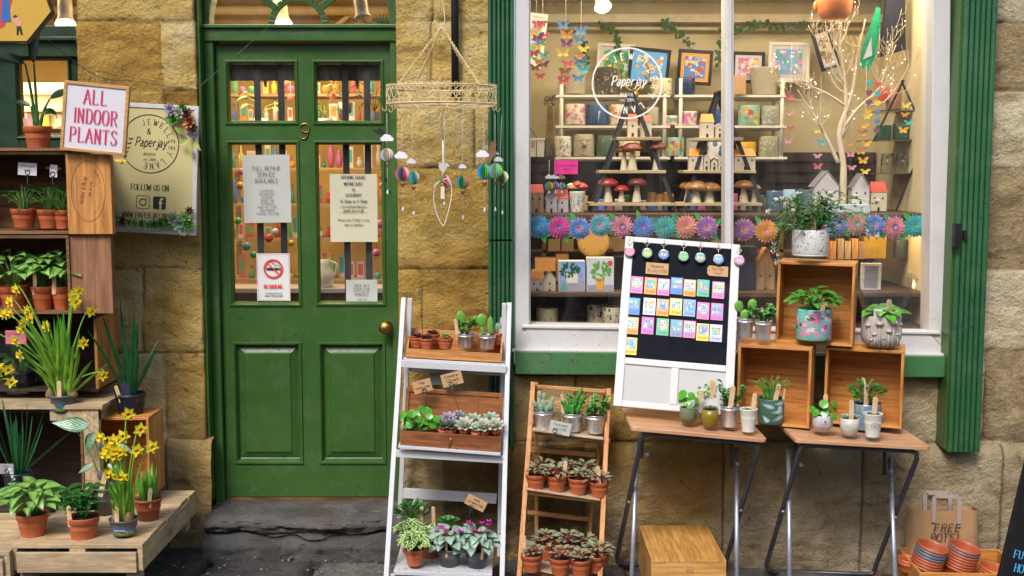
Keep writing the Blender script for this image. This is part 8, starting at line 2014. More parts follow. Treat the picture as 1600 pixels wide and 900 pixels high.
t = wthing('hanging_sign', 'bright pink hanging card with white clouds below', 'sign', 885, 250, .22)
m = MB(); u = U(260, .22); m.b6(-19 * u, 18 * u, 0, .003, -22 * u, 0); m.build('card', plain('hot_pink_card', (.78, .03, .28), .6), t); m = MB(); m.tube([(-15 * u, 0, 0), (-8 * u, .05, 14 * u), (14 * u, 0, 0)], .001, 4); m.build('string', STR, t)
m = MB(); text(m, 'Bristol balloons', 0, -10 * u, 4 * u, -.0006, .12); text(m, 'each', 0, -16 * u, 4 * u, -.0006, .12); m.build('lettering', plain('deep_pink', (.4, .01, .15), .6), t)
balloon(858, 291, .21, 'blol', 7, (858, 277, 6), 250, 300, 'rainbow balloon hanging in window, left'); balloon(868, 290, .23, 'lpbv', 6, (867, 277, 6), 250, 300, 'second rainbow balloon in window'); balloon(878, 291, .25, 'vkgb', 6, (877, 277, 6), 250, 300, 'pink balloon in window, third')
for o in bpy.data.objects:
 if o.name.startswith('balloon_mobile') and 'window' in o.get('label', ''): o['group'] = 'balloons inside the window'
t = wthing('bronze_cone', 'tall bronze filigree cone in the left window corner', 'ornament', 859, 244, .45)
m = MB(); u = U(244, .45); m.lathe([(.001, 0), (9 * u, 0), (7 * u, 30 * u), (4 * u, 75 * u), (5 * u, 80 * u), (.001, 82 * u)], 14); m.build('cone', spots('bronze_filigree', (.20, .13, .04), [((.45, .32, .12), 10, .3, 2)], .35, metal=.6, bump=.8), t)
m = MB(); rr = random.Random(3)
for q in range(7): pts = [(rr.uniform(-.03, .03), rr.uniform(-.02, .02), 78 * u + rr.uniform(0, .05)) for _ in range(5)]; m.tube(crom(pts, 4), .0015, 4)
m.build('wire_nest', plain('dark_bronze', (.08, .05, .02), .4, metal=.6), t)
t = wthing('wire_lantern', 'white metal house lantern at left window corner', 'lantern', 824, 245, .40); u = U(245, .4)
m = MB(); m.b6(0, 26 * u, 0, .06, 0, 28 * u); m.b6(-2 * u, 28 * u, -.004, .064, 26 * u, 29 * u); m.build('lantern_box', SHW, t); m = MB(); m.tube([(0, 0, 52 * u), (14 * u, .0, 30 * u), (14 * u, 0, 0)], .0018, 4); m.build('wire_frame', BLK, t)
m = MB(); m.b6(6 * u, 11 * u, -.006, -.004, 14 * u, 24 * u); m.build('lantern_tag', KRAFT, t)
# golden stag head
t = wthing('antler_ornament', 'golden antlers behind the round window logo', 'ornament', 990, 146, .62); u = U(140, .62)
m = MB()
for sg in (-1, 1):
 m.tube(crom([(0, 0, 0), (sg * 10 * u, 0, 8 * u), (sg * 22 * u, 0, 18 * u), (sg * 24 * u, 0, 36 * u), (sg * 18 * u, 0, 52 * u)], 4), .006, 6)
 for a, b in (((sg * 12 * u, 0, 10 * u), (sg * 8 * u, 0, 26 * u)), ((sg * 22 * u, 0, 20 * u), (sg * 12 * u, 0, 36 * u)), ((sg * 24 * u, 0, 34 * u), (sg * 32 * u, 0, 46 * u))): m.tube([a, b], [.005, .002], 5)
m.ball((0, 0, -2 * u), 8 * u, 10, 6); m.build('antlers', plain('antique_gold', (.45, .30, .08), .3, metal=.8), t)
# pictures leaning at the back
def picture(corners, y, fm_, mount, art, label, seed, fw=.016, tilt=0):
 t, pn, W_, H_ = flatsign('framed_picture', label, 'picture', corners, y, fw, fm_, mount, tilt, .018, 'paper cut pictures at the window back')
 m = MB(); m.b6(-W_/2 + fw + W_ * .1, W_/2 - fw - W_ * .1, -.0045, -.0038, -H_/2 + fw + H_ * .1, H_/2 - fw - H_ * .1); m.mi = 0; a_ = m.build('artwork', art[0], pn)
 m = MB(); rr = random.Random(seed); iw, ih = W_/2 - fw - W_ * .13, H_/2 - fw - H_ * .13
 for q in range(26):
  cx = rr.uniform(-iw, iw); cz = rr.uniform(-ih, ih); s = rr.uniform(.007, .013); m.mi = q % (len(art) - 1)
  if q % 3: ringm(m, cx, cz, 0 if q % 2 else s * .6, s, -.005 - q * .0001, 10)
  else: m.b6(cx - s, cx + s, -.005 - q * .0001, -.0049 - q * .0001, cz - s * .6, cz + s * .6)
 m.build('cut_paper', list(art[1:]), a_)
 return t
BFR = plain('black_frame', (.015, .014, .014), .35)
picture([(934, 66), (992, 70), (990, 134), (930, 132)], .90, SHW, PAPER, (CM['green'], CM['yellow'], CM['teal'], L_MID), 'white framed green picture behind the window logo', 1)
picture([(986, 74), (1050, 77), (1042, 135), (978, 130)], .84, BFR, CM['sky'], (PLF and CM['sky'], MC['cream_gloss'], CM['orange'], CM['white']), 'black framed blue balloon picture', 2)
picture([(1060, 77), (1116, 79), (1109, 134), (1057, 131)], .84, BFR, CM['orange'], (CM['blue'], MC['cream_gloss'], MC['cream_gloss'], CM['red']), 'black framed orange mounted balloon picture', 3)
picture([(1144, 80), (1196, 82), (1193, 130), (1142, 130)], .86, BFR, PAPER, (CM['magenta'], CM['white'], CM['white'], CM['yellow']), 'black framed picture right of the mullion', 4)
picture([(1201, 66), (1266, 66), (1263, 128), (1199, 127)], .86, SHW, PAPER, (CM['sky'], CM['white'], CM['green'], CM['pink']), 'white framed picture of balloons over coloured houses', 5)
picture([(1268, 52), (1296, 40), (1312, 104), (1283, 113)], .80, BFR, PAPER, (MC['cream_gloss'], INKL, KRAFT, INKL), 'tilted black framed picture behind the branch', 6)
picture([(823, 18), (852, 24), (850, 110), (823, 102)], .60, SHW, PAPER, (CM['green'], CM['magenta'], CM['sky'], CM['white']), 'white framed picture at left window wall', 7)
m = MB(); m.b6(0, .06, 0, .006, 0, .09); o = m.build('greeting_card', KRAFT, None, loc=P(1146, 147, .68)); tag(o, 'pink brown card on the right white shelf top', 'card')
# butterfly strings: name list of things
def bfly(m, c, s, mi, yaw=0, tilt=.0):
 m.mi = mi
 for sg in (-1, 1):
  m.leaf((c[0], c[1], c[2]), (sg, -.35, .55 + tilt), (0, -1, .1), s, s * .62, 'spat', .1, .1, 3)
  m.leaf((c[0], c[1], c[2]), (sg * .8, -.3, -.55 + tilt), (0, -1, .1), s * .72, s * .5, 'round', .1, .1, 3)
BC = [plain('card_butterfly_%d' % i, v, .5, .2, 60) for i, v in enumerate([(.60, .08, .10), (.80, .40, .03), (.08, .22, .42), (.55, .25, .06), (.20, .07, .16), (.05, .40, .42), (.70, .55, .08), (.62, .28, .34), (.30, .12, .04)])]
def bstring(px0, py0, py1, y, seq, s, label, kind='butterfly', sway=4):
 t = wthing('butterfly_string' if kind == 'butterfly' else 'heart_string', label, 'mobile', px0, py0, y, group='strings of paper shapes in the window'); o = t.location; n = len(seq); u = U(py0, y)
 m = MB(); m.tube([(0, 0, .25), (0, 0, -(py1 - py0) * u - .04)], .0006, 3); m.build('thread', STR, t)
 for k, c in enumerate(seq):
  zz = -(py1 - py0) * u * k / max(n - 1, 1); m = MB()
  if kind == 'butterfly': q_ = hsh(px0, k); bfly(m, (sway * u * sin(k * 2.3 + px0), .03 * q_, zz + .01 * q_), s * u * (.66 + .3 * q_), 0, 0, (q_ - .5) * .8); m.build('paper_butterfly', BC[c], t)
  else:
   s_ = s * u * .6; m.prism([(a * s_, zz + b * s_) for a, b in ((0, -1), (1, .1), (.85, .7), (.4, .8), (0, .45), (-.4, .8), (-.85, .7), (-1, .1))], -.001, .001); m.build('paper_heart', BC[c], t)
bstring(838, 40, 105, .22, [0, 1, 4, 6, 0, 3, 8], 15, 'left string of paper butterflies at window edge')
bstring(848, 38, 118, .30, [4, 0, 2, 5, 4, 0], 13, 'second string of dark red paper butterflies')
bstring(884, 42, 128, .24, [2, 3, 4, 6, 0, 8, 0], 15, 'string of brown and gold butterflies left of the window logo')
bstring(908, 52, 122, .28, [2, 2, 6, 3, 2, 5, 2], 15, 'string of blue paper butterflies')
bstring(1235, 155, 222, .30, [0, 7, 0, 7], 10, 'string of red butterflies right of the white shelves', sway=1)
bstring(1352, 182, 268, .26, [6, 1, 3, 1, 3, 1, 6], 12, 'string of orange butterflies right of the tree')
bstring(1281, 205, 262, .32, [6, 5, 7, 0], 11, 'string of mixed butterflies left of the tree trunk'); bstring(1330, 225, 262, .34, [3, 7, 7], 11, 'short string of pink butterflies behind the trunk')
bstring(1372, 132, 204, .28, [0, 5, 6, 2, 2, 4], 9, 'string of coloured paper hearts', 'heart'); bstring(1358, 130, 175, .30, [5, 4, 4, 1], 9, 'short string of teal and purple hearts', 'heart'); bstring(1417, 165, 205, .30, [6, 3, 5, 1], 12, 'string of pale butterflies by the right shelves')
# white branch tree with fairy lights
t = wthing('branch_tree', 'white painted branch tree strung with tiny lights', 'ornament', 1316, 320, .34); o = t.location; u = U(200, .34)
BRN = plain('limewashed_branch', (.64, .52, .36), .7, .12, 14, bump=.5, bs=40)
def TP(px, py, dy=0): return P(px, py, .34 + dy) - o
m = MB(); rr = random.Random(17); tips = []
def limb(pts, r0, r1, subs=4, depth=0):
 c = crom([tuple(p) for p in pts], 4); n = len(c); m.tube(c, [.74 * (r0 + (r1 - r0) * i / (n - 1)) for i in range(n)], 7 if depth < 1 else 5)
 tips.append(c[-1]); tips.append(c[n // 2])
 if depth >= 3: return
 for q in range(subs):
  f = .35 + .6 * (q + rr.random() * .5) / subs; p = Vector(c[int(f * (n - 1))]); d = (Vector(c[min(n - 1, int(f * (n - 1)) + 2)]) - Vector(c[max(0, int(f * (n - 1)) - 1)])).normalized()
  sd_ = Vector((rr.uniform(-1, 1), rr.uniform(-.6, .6), rr.uniform(-.4, .9))); e = (d * .8 + sd_).normalized(); L_ = (.13, .085, .05)[depth] * rr.uniform(.6, 1.3); rr0 = (r0 + (r1 - r0) * f) * .6
  k1 = p + e * L_ * .5 + Vector((rr.uniform(-.01, .01), 0, rr.uniform(-.01, .01))); limb([p, k1, p + (e + Vector((0, 0, .35))).normalized() * L_], rr0, max(.0012, rr0 * .35), 3, depth + 1)
limb([TP(1316, 322), TP(1318, 262), TP(1312, 205), TP(1330, 150), TP(1340, 90), TP(1352, 30)], .026, .004, 7)
limb([TP(1310, 255), TP(1296, 225), TP(1278, 190), TP(1262, 165), TP(1246, 140)], .014, .003, 5)
limb([TP(1316, 215), TP(1322, 160), TP(1318, 110), TP(1312, 70), TP(1316, 18)], .015, .003, 6)
limb([TP(1318, 200), TP(1340, 170), TP(1372, 140), TP(1385, 105), TP(1400, 70)], .012, .003, 6)
limb([TP(1320, 165), TP(1290, 145), TP(1250, 130), TP(1215, 128)], .009, .002, 5)
limb([TP(1318, 130), TP(1305, 90), TP(1292, 55), TP(1290, 25)], .008, .002, 5)
limb([TP(1345, 165), TP(1380, 160), TP(1405, 130), TP(1420, 100)], .006, .002, 4)
m.build('branches', BRN, t)
m = MB()
for q in range(90):
 p = rr.choice(tips); m.ball((p[0] + rr.uniform(-.01, .01), p[1] - .01, p[2] + rr.uniform(-.02, .02)), .0015, 5, 4)
m.build('fairy_lights', emis('fairy_light', (1, .85, .6), 9), t)
# hanging orange pot, ribbon, dark tee
t = wthing('hanging_pot', 'orange ceramic pot hanging at the window top', 'pot', 1303, 30, .25); u = U(20, .25)
m = MB(); m.lathe([(.001, 0), (20 * u, .002), (27 * u, 12 * u), (29 * u, 34 * u), (27 * u, 40 * u), (24 * u, 40 * u)], 24); m.build('pot', plain('coral_orange_glaze', (.72, .22, .07), .35), t); m = MB(); m.ball((-29 * u, 0, 20 * u), 4 * u, 10, 6, sz=2); m.build('ear', MC['coral_orange_glaze'], t)
t = wthing('green_ribbon', 'bright green satin ribbon with white tag beside the tree', 'ribbon', 1372, 12, .30); u = U(60, .3)
m = MB(); m.leaf((0, 0, 0), (-.12, 0, -1), (0, -1, 0), 100 * u, 14 * u, 'strap', .05, .1, 8); m.leaf((0, -.004, 0), (-.22, 0, -1), (0, -1, 0), 96 * u, 24 * u, 'spat', .05, .1, 8); m.build('ribbon', plain('emerald_satin', (.02, .42, .20), .3, .15, 30), t)
m = MB(); m.add([(-22 * u, -.008, -80 * u), (-8 * u, -.008, -74 * u), (-10 * u, -.008, -45 * u)], [(0, 1, 2)]); m.build('tag', PAPER, t)
t = wthing('dark_bag', 'dark navy cloth bag hanging at right of window', 'bag', 1400, 0, .45); u = U(40, .45)
m = MB(); m.add([(-14 * u, 0, 6 * u), (14 * u, 0, 6 * u), (18 * u, 0, -76 * u), (-22 * u, 0, -88 * u), (-14 * u, .03, 6 * u), (14 * u, .03, 6 * u), (18 * u, .04, -76 * u), (-22 * u, .04, -88 * u)], [(0, 3, 2, 1), (4, 5, 6, 7), (0, 4, 7, 3), (1, 2, 6, 5), (3, 7, 6, 2)]); m.build('cloth', plain('dark_navy_cloth', (.012, .014, .03), .85, .2), t)
# corner shelf at right
t = wthing('corner_shelf', 'glass stepped shelf with jars in the right window corner', 'shelf', 1366, 330, .42); o = t.location
GSH = plain('dark_glass_shelf', (.10, .09, .06), .15, .2)
for x0, x1, py in ((1376, 1440, 172), (1362, 1446, 218), (1360, 1440, 270)):
 a = P(x0, py, .42) - o; b = P(x1, py, .42) - o; m = MB(); m.b6(a.x, b.x, 0, .25, a.z - .006, a.z); m.build('shelf', GSH, t)
for pts in (((1408, 125), (1448, 215)), ((1446, 215), (1400, 330)), ((1412, 125), (1366, 218))): m = MB(); m.bar(P(*pts[0], .40) - o, P(*pts[1], .40) - o, .008, .008); m.build('brace', BLK, t)
JAR = glassm('jar_glass', (.86, .88, .86), .08, 2.5)
for i, (x0, x1, y0, y1, mt, lab) in enumerate([(1384, 1408, 138, 172, plain('pink_glass', (.50, .25, .22), .1, .2), 'pink glass jar on upper corner shelf'), (1372, 1388, 136, 158, CM['red'], 'red heart tin beside the pink glass jar'), (1368, 1392, 196, 218, plain('dark_green_glass', (.03, .10, .06), .1, .2), 'dark green glass bowl on middle corner shelf'), (1394, 1424, 194, 218, MC['dark_green_glass'], 'larger dark green bowl on middle corner shelf'), (1376, 1396, 240, 270, JAR, 'clear jar with twine on lower corner shelf'), (1398, 1420, 240, 270, JAR, 'second clear jar on lower corner shelf')]):
 planter(x0, x1, y0, y1, .45, mt, lab, group='glassware on the corner shelf')
# trailing ivy garland along the back wall
t = wthing('ivy_garland', 'trailing artificial ivy pinned along the back wall', 'garland', 1100, 44, .90); o = t.location; m = MB(); s = MB(); rr = random.Random(6)
for run in ([(940, 40), (960, 52), (968, 75)], [(1036, 36), (1055, 48), (1080, 78)], [(1130, 40), (1126, 70), (1122, 100)], [(1148, 50), (1180, 38), (1230, 44), (1280, 38)], [(912, 70), (916, 100)]):
 pts = crom([tuple(P(a, b, .9) - o) for a, b in run], 6); s.tube(pts, .0015, 4)
 for p in pts:
  for q in range(4): an = rr.uniform(0, 2 * pi); m.leaf((p[0] + rr.uniform(-.012, .012), p[1] - .01, p[2] + rr.uniform(-.02, .02)), (cos(an), -.4, sin(an)), (0, -1, .3), .020, .017, 'heart', .3, .1, 4)
s.build('stems', STEM, t); m.build('foliage', leafm('ivy_dull', (.05, .15, .03)), t)
# lower display
def pbox(px0, px1, py0, py1, y, label, parts_):
 u = U(py1, y); W_ = (px1 - px0) * u; H_ = (py1 - py0) * u; t = wthing('gift_box', label, 'box', px0, py1, y, group='printed boxes on the lower shelf')
 m = MB(); m.b6(0, W_, 0, .08, 0, H_); b_ = m.build('box', PAPER, t)
 for nm, mt, shp in parts_:
  m = MB()
  for (kind, *q) in shp:
   if kind == 'r': m.b6(q[0] * W_, q[1] * W_, -.0012 - q[4] * .0003, 0, q[2] * H_, q[3] * H_)
   if kind == 'l':
    rr = random.Random(5)
    for k in range(q[4]): an = rr.uniform(0, 2 * pi); rd = rr.random() ** .5; m.leaf(((q[0] + cos(an) * rd * q[2]) * W_, -.002 - k * .00005, (q[1] + sin(an) * rd * q[3]) * H_), (cos(an), 0, sin(an)), (0, -1, 0), .016, .010, 'ovate', 0, 0, 3)
   if kind == 'p': m.add([(a * W_, -.0014 - q[1] * .0004, b * H_) for a, b in q[0]], [tuple(range(len(q[0])))])
  m.build(nm, mt, b_)
SLATE = plain('grey_print_ground', (.35, .34, .38), .5)
pbox(873, 914, 408, 457, .20, 'white box printed with a flowered pot and blue funnel', [('printed_background', CM['light blue'], [('r', .02, .98, .38, .97, 0)]), ('printed_ground', SLATE, [('r', .02, .98, .02, .38, 0)]), ('printed_pot', PR['wild'], [('p', [(.3, .3), (.72, .3), (.74, .62), (.28, .62)], 2)]), ('printed_leaves', L_JADE, [('l', .4, .72, .32, .16, 60)]), ('printed_funnel', CM['teal'], [('p', [(.05, .1), (.32, .1), (.2, .38)], 3)]), ('printed_toadstool', CM['magenta'], [('p', [(.76, .5), (.95, .5), (.86, .6)], 3)])])
pbox(917, 959, 403, 457, .18, 'white box printed with basil in an orange pot', [('printed_background', PAPER, [('r', .02, .98, .22, .97, 0)]), ('printed_ground', SLATE, [('r', .02, .98, .02, .22, 0)]), ('printed_pot', CM['orange'], [('p', [(.38, .08), (.6, .08), (.66, .42), (.32, .42)], 2)]), ('printed_leaves', L_GER, [('l', .5, .62, .3, .22, 70)]), ('printed_badge', CM['red'], [('p', [(.85 + .1 * cos(q * pi / 6), .85 + .08 * sin(q * pi / 6)) for q in range(12)], 2)])])
m = MB(); u = U(375, .5); m.M = Matrix.Translation(P(927, 378, .5)) @ Matrix.Rotation(R(90), 4, 'X'); m.lathe([(.0001, 0), (24 * u, 0), (25 * u, .006), (24 * u, .012), (18 * u, .014), (.0001, .012)], 32)
o = m.build('wooden_disc', spots('carved_wood', (.42, .28, .10), [((.22, .13, .04), 18, .3, 2)], .5, 'Object', bump=.8)); tag(o, 'round carved wooden disc behind the paper flowers', 'ornament')
for i, (x0, x1, y0, y1, y, mt, lab) in enumerate([(961, 982, 402, 457, .3, BLK, 'black box on the lower shelf beside the blackboard'), (1152, 1180, 386, 470, .25, plain('navy_box_print', (.012, .02, .05), .4, .5, 8), 'dark blue printed box right of the blackboard'), (1350, 1384, 370, 404, .4, plain('gold_foil_box', (.55, .36, .06), .3, .1, metal=.5), 'gold foil box under the right garland'), (836, 868, 404, 424, .5, KRAFT, 'kraft box behind the block houses'), (869, 888, 398, 440, .6, KRAFT, 'tall kraft box behind the printed boxes')]):
 t = wthing('gift_box', lab, 'box', x0, y1, y, group='plain boxes low in the window'); u = U(y1, y); m = MB(); m.b6(0, (x1 - x0) * u, 0, .1, 0, (y1 - y0) * u); m.build('box', mt, t, bevel=.001); m = MB(); m.b6(-.001, (x1 - x0) * u + .001, -.001, .101, (y1 - y0) * u * .8, (y1 - y0) * u + .001); m.build('lid', mt, t)
for i, px in enumerate((1297, 1309, 1320, 1331, 1341)):
 m = MB(); u = U(400, .4); m.b6(0, 9 * u, 0, .06, 0, (28 + 4 * (i % 2)) * u); o = m.build('wooden_slat_ornament', wood('slat_%d' % i, ((.5, .2, .05), (.35, .28, .16), (.45, .35, .2), (.55, .28, .08), (.3, .2, .12))[i], (.2, .1, .05), 'z'), None, loc=P(px, 405, .4)); tag(o, '%s upright painted wood strip from left, low in the window' % on_[i], 'ornament', 'painted wood strips')
t, pn, W_, H_ = flatsign('framed_picture', 'small white frame low behind the clear film sleeve', 'picture', [(1345, 410), (1376, 412), (1376, 456), (1345, 455)], .3, .014, SHW, MC['grey_print_ground'] if 'grey_print_ground' in MC else PAPER)
for i, px in enumerate((877, 908)):
 t = wthing('orange_bauble', '%s orange bauble low in the window' % ('left' if i == 0 else 'right'), 'ornament', px, 498, .5, group='orange baubles'); m = MB(); m.ball((0, 0, .02), .024, 14, 8); m.build('bauble', plain('orange_glow_print', (.75, .16, .03), .4), t); m = MB(); m.tube([(0, 0, .04), (0, 0, .06)], .002, 5); m.build('cap', BRASS, t)
m = MB(); m.lathe([(.001, 0), (.03, 0), (.056, .010), (.052, .012), (.001, .004)], 24); o = m.build('brass_dish', BRASS, None, loc=P(895, 506, .25)); tag(o, 'shallow brass dish at the window bottom', 'dish')
for i, (px, py) in enumerate(((866, 382), (887, 382), (960, 378), (968, 382), (1120, 384))):
 t = wthing('patterned_tile', '%s patterned tile behind the garland' % on_[i], 'tile', px, py + 10, .76, group='patterned tiles in the cabinet'); m = MB(); m.b6(-.03, .03, 0, .01, 0, .06); m.build('tile', spots('tile_print_%d' % (i % 2), (.50, .42, .28), [((.35, .08, .08), 60, .25, i)], .4, 'Object'), t); m = MB(); m.b6(-.034, .034, .002, .012, -.004, -.0005); m.build('tile_stand', BRASS, t)
# small stock crowded at the back of the platform and on the lower shelf
rr = random.Random(77)
for i, (px, py, y) in enumerate([(908 + 13 * q, 332, .62) for q in range(30)] + [(980 + 15 * q, 456, .55) for q in range(14)]):
 if 1040 < px < 1070 and py < 400: continue
 h_ = rr.uniform(12, 30); w_ = rr.uniform(9, 14); k = i % 4; cn_ = rr.choice(['white', 'kraft', 'amber', 'cream', 'blue', 'pink', 'green'])
 mt = {'white': PAPER, 'kraft': KRAFT, 'amber': AMB, 'cream': PR['cream'], 'blue': CM['blue'], 'pink': CM['pink'], 'green': PR['leafy']}[cn_]
 planter(px, px + w_, py - h_, py, y, mt, '%s %s %s pot %s' % ('tall' if h_ > 20 else 'low', cn_, ('straight', 'tapered')[k % 2], next(v for x_, v in ((935, 'behind the toadstool pot'), (1062, 'behind the left black stand'), (1140, 'behind the right black stand'), (1200, 'behind the jars right of the mullion'), (9999, 'behind the white tree')) if px < x_) if py < 400 else 'on the shelf behind the blackboard and crates'), ('cyl', 'taper')[k % 2], group='small stock pots at the window back')
# lettering on the glass
m = MB(); u = U(130, .045); c = P(980, 130, .046); ringm(m, c.x, c.z, 53 * u, 55.5 * u, c.y, 64)
text(m, 'JEWELLERY LANE', 0, 0, 10 * u, c.y, .16, serif=True, arc=(c.x, c.z, 42 * u, R(3), 1), track=6.5)
text(m, '&', c.x - 2 * u, c.z + 20 * u, 10 * u, c.y, .12, serif=True); text(m, 'Paperjay', c.x + 2 * u, c.z - 4 * u, 15 * u, c.y, .11, slant=.28, squeeze=.8); text(m, 'BRISTOL', c.x, c.z - 20 * u, 5 * u, c.y, .14, serif=True); text(m, 'est. 2005', c.x, c.z - 28 * u, 4.5 * u, c.y, .14, serif=True)
m.build('window_lettering', plain('white_vinyl', (.92, .90, .82), .5), win)
# ================================================================== THINGS SEEN THROUGH THE DOORS
rr = random.Random(44)
RSH = wood('room_shelf_wood', (.60, .45, .24), (.46, .3, .14), 'x', .6)
YR1 = .95
def rshelf(label, x0, x1, pys, y=YR1, d=.25):
 t = wthing('room_shelf', label, 'shelf', x0, pys[-1], y); o = t.location
 for py in pys: a = P(x0, py, y) - o; b = P(x1, py, y) - o; m = MB(); m.b6(a.x, b.x, 0, d, a.z - .015, a.z); m.build('shelf', RSH, t)
 for px in (x0, x1): X_ = P(px, 300, y).x - o.x; m = MB(); m.b6(X_ - .012, X_ + .012, d - .02, d, 0, P(0, pys[0] - 30, y).z - o.z); m.build('upright', RSH, t)
 return t
rshelf('tall shop shelves seen through the door panes', 355, 612, (146, 188, 262, 318, 372, 436))
t = wthing('shop_counter', 'dark red brown counter low behind the door glass', 'counter', 350, 500, .70); m = MB(); W_ = 268 * U(500, .7); m.b6(0, W_, 0, .2, -.9, 43 * U(500, .7)); m.build('counter_front', plain('oxblood_wood', (.16, .045, .02), .5, .3, 6), t); m = MB(); m.b6(-.02, W_ + .02, -.02, .21, 43 * U(500, .7) + .001, 50 * U(500, .7)); m.build('counter_top', PAPER, t)
t = wthing('fabric_blind', 'brown pleated blind across the top of the door panes', 'blind', 350, 96, .32); m = MB(); W_ = 270 * U(96, .32); n = 80
m.add([(W_ * i / n, .012 * sin(i * 1.9), z_) for z_ in (.04, -30 * U(96, .32)) for i in range(n + 1)], [(i, i + 1, i + n + 2, i + n + 1) for i in range(n)], True); m.build('fabric', plain('brown_linen', (.20, .10, .05), .9, .2), t); m = MB(); m.tube([(0, 0, .04), (W_, 0, .04)], .008, 6); m.build('rail', BLK, t)
cn = ['red', 'green', 'pink', 'yellow', 'blue', 'orange', 'teal', 'white', 'magenta']; done = set()
def uniq(s): return s
rown = {146: 'top', 188: 'second', 262: 'third', 318: 'fourth', 372: 'fifth', 436: 'lowest'}
for py in (146, 188, 262, 318, 372, 436):
 px = 362
 while px < 606:
  w_ = rr.uniform(7, 14); h_ = rr.uniform(16, 42 if py > 200 else 30); c = rr.choice(cn); k = rr.choice(('card', 'vase', 'bauble', 'bottle', 'card')); y = YR1 + rr.uniform(.02, .1); u = U(py, y)
  place = 'left' if px < 400 else 'inner left' if px < 480 else 'inner right' if px < 540 else 'right'
  lab = uniq('%s %s on the %s shelf behind the %s door glass' % (c, {'card': 'greeting card', 'vase': 'vase', 'bauble': 'bauble', 'bottle': 'bottle'}[k], rown[py], place))
  t = wthing({'card': 'greeting_card', 'vase': 'vase', 'bauble': 'bauble', 'bottle': 'bottle'}[k], lab, k, px + w_ / 2, py, y, (0, 0, rr.uniform(-.3, .3)), 'stock on the shop shelves'); W_ = w_ * u; H_ = h_ * u
  if k == 'card': m = MB(); m.b6(-W_ / 2, W_ / 2, 0, .004, 0, H_); b_ = m.build('card', CM['white'] if rr.random() < .5 else CM[c], t); m = MB(); m.b6(-W_ * .35, W_ * .35, -.001, 0, H_ * .25, H_ * .85); m.build('picture', spots('card_art_%d' % rr.randrange(4), cc[rr.choice(cn)], [(cc[rr.choice(cn)], 70, .3, 2), (cc[rr.choice(cn)], 90, .2, 5)], .5, 'Object'), b_)
  elif k == 'vase': m = MB(); m.lathe([(.001, 0), (W_ * .3, 0), (W_ * .5, H_ * .35), (W_ * .45, H_ * .6), (W_ * .2, H_ * .85), (W_ * .3, H_), (W_ * .25, H_)], 16); m.build('vase', CM[c], t)
  elif k == 'bauble': m = MB(); m.ball((0, 0, W_ * .5), W_ * .5, 14, 8); m.build('bauble', CM[c], t); m = MB(); m.tube([(0, 0, W_), (0, 0, W_ + .03)], .002, 4); m.build('loop', BRASS, t)
  else: m = MB(); m.lathe([(.001, 0), (W_ * .35, 0), (W_ * .35, H_ * .55), (W_ * .13, H_ * .72), (W_ * .13, H_)], 14); m.build('bottle', CM[c], t); m = MB(); m.lathe([(.001, H_), (W_ * .15, H_), (W_ * .15, H_ + .01), (.001, H_ + .01)], 10); m.build('cap', BRASS, t)
  px += w_ + rr.uniform(1, 5)
# hanging baubles, ribbons and leaves just behind the panes
for i, (px, py, c, s_) in enumerate([(448, 130, 'red', 7), (454, 152, 'red', 8), (520, 124, 'orange', 7), (519, 150, 'red', 8), (540, 130, 'magenta', 6), (375, 290, 'orange', 9), (377, 268, 'magenta', 8), (420, 372, 'red', 10), (385, 385, 'teal', 10), (396, 398, 'green', 8), (445, 375, 'orange', 9), (540, 258, 'white', 6), (598, 290, 'pink', 9), (594, 350, 'pink', 10), (588, 395, 'pink', 9), (372, 345, 'green', 8), (430, 362, 'white', 8), (455, 380, 'yellow', 7)]):
 t = wthing('hanging_bauble', uniq('%s bauble hanging behind the %s door pane' % (c, ('upper' if py < 200 else 'lower') + (' left' if px < 480 else ' right'))), 'bauble', px, py, .45, group='baubles hanging behind the door glass'); u = U(py, .45)
 s_ *= .7; m = MB(); m.ball((0, 0, 0), s_ * u, 14, 8); m.build('bauble', plain('gloss_' + c, cc[c], .15, .1), t); m = MB(); m.tube([(0, 0, s_ * u), (0, 0, s_ * u + .12)], .001, 4); m.build('thread', STR, t)
for i, (px, py) in enumerate(((408, 185), (540, 160), (585, 175), (508, 185))):
 t = wthing('hanging_plant', '%s leafy plant behind the upper door panes' % on_[i], 'plant', px, py, .40, group='leafy plants behind the door glass'); s = MB(); m = MB()
 for q in range(7):
  a = rr.uniform(0, 2 * pi); e = (cos(a) * .06, sin(a) * .05, rr.uniform(.03, .12)); s.tube([(0, 0, 0), (e[0] * .4, e[1] * .4, e[2] * .8), e], .0018, 5); m.leaf(e, (cos(a), sin(a) - .3, .1), (0, -.4, 1), .06, .03, 'ovate', .9, .15, 6)
 s.build('stems', STEM, t); m.build('foliage', L_MID, t); m = MB(); m.lathe([(.001, -.05), (.025, -.05), (.035, 0), (.03, 0)], 16); m.build('pot', CM['white'], t)
for i, px in enumerate((412, 556)):
 t = wthing('spotted_ribbon', '%s green spotted ribbon hanging behind the upper door glass' % ('left' if i == 0 else 'right'), 'ribbon', px, 96, .38); m = MB(); m.leaf((0, 0, 0), (.05, 0, -1), (0, -1, 0), .13, .018, 'strap', .1, .1, 8); m.build('ribbon', spots('spotted_green', (.05, .25, .06), [((.6, .65, .4), 120, .25, 1)], .5, 'Object'), t); m = MB(); m.tube([(-.01, 0, 0), (.01, 0, 0)], .002, 5); m.build('pin', BRASS, t)
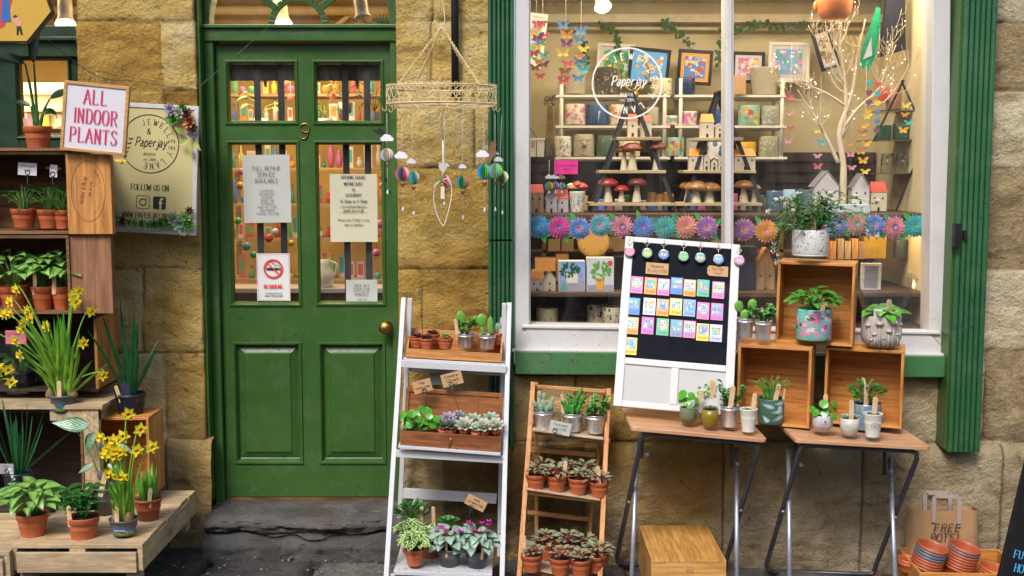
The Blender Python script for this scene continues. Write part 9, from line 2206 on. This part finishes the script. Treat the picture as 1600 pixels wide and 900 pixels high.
# white jug and star on the counter
t = wthing('white_jug', 'cream jug on the counter behind right lower door glass', 'jug', 508, 450, .74); u = U(450, .74); m = MB(); m.lathe([(.001, 0), (10 * u, 0), (15 * u, 12 * u), (14 * u, 26 * u), (7 * u, 38 * u), (9 * u, 46 * u), (8 * u, 46 * u)], 20); m.build('jug_body', CM['white'], t); m = MB(); m.tube(crom([(8 * u, 0, 42 * u), (19 * u, 0, 36 * u), (14 * u, 0, 18 * u)], 5), .006, 6); m.build('handle', CM['white'], t)
# things behind the far left shopfront glass
t = wthing('picture_rack', 'pale display rack behind the dark shopfront glass', 'rack', 40, 210, .6); u = U(210, .6); m = MB(); m.b6(0, 85 * u, 0, .02, 0, 80 * u); m.build('back_panel', SHW, t)
for k in range(3): m = MB(); m.b6(0, 85 * u, -.05, 0, (8 + 26 * k) * u, (10 + 26 * k) * u); m.build('rail', RSH, t)
for k in range(4): m = MB(); X_ = (6 + 22 * k) * u; m.b6(X_, X_ + 12 * u, -.02, -.015, 12 * u, 30 * u); m.build('display_card', CM[('pink', 'yellow', 'white', 'teal')[k]], t)
# lights strung above and a leafy plant in the fanlight
t = wthing('fanlight_plant', 'green leafy plant at right inside the fanlight', 'plant', 598, 38, .42); m = MB()
for q in range(12): a = -.6 + q * .35; m.leaf((0, 0, -.02), (cos(a) * .8, -.2, abs(sin(a)) + .2), (0, -1, .4), .075, .024, 'lance', .6, .1, 6)
m.build('foliage', L_MID, t); m = MB(); m.lathe([(.001, -.07), (.03, -.07), (.036, -.015), (.032, -.015)], 16); m.build('pot', CM['white'], t)
# things with the same description are told apart by their order from the left
same = {}
for o in bpy.data.objects:
 if o.get('category') and o.get('label') and o.get('group'): same.setdefault(o['label'], []).append(o)
ORD = ['leftmost', 'second', 'third', 'fourth', 'fifth', 'sixth', 'seventh', 'eighth', 'ninth', 'tenth', 'eleventh', 'twelfth']
for lb, os_ in same.items():
 if len(os_) > 1:
  os_.sort(key=lambda o: (o.location.x / (o.location.y + 5.2)))
  for q, o in enumerate(os_): o['label'] = ORD[min(q, 11)] + ' ' + lb
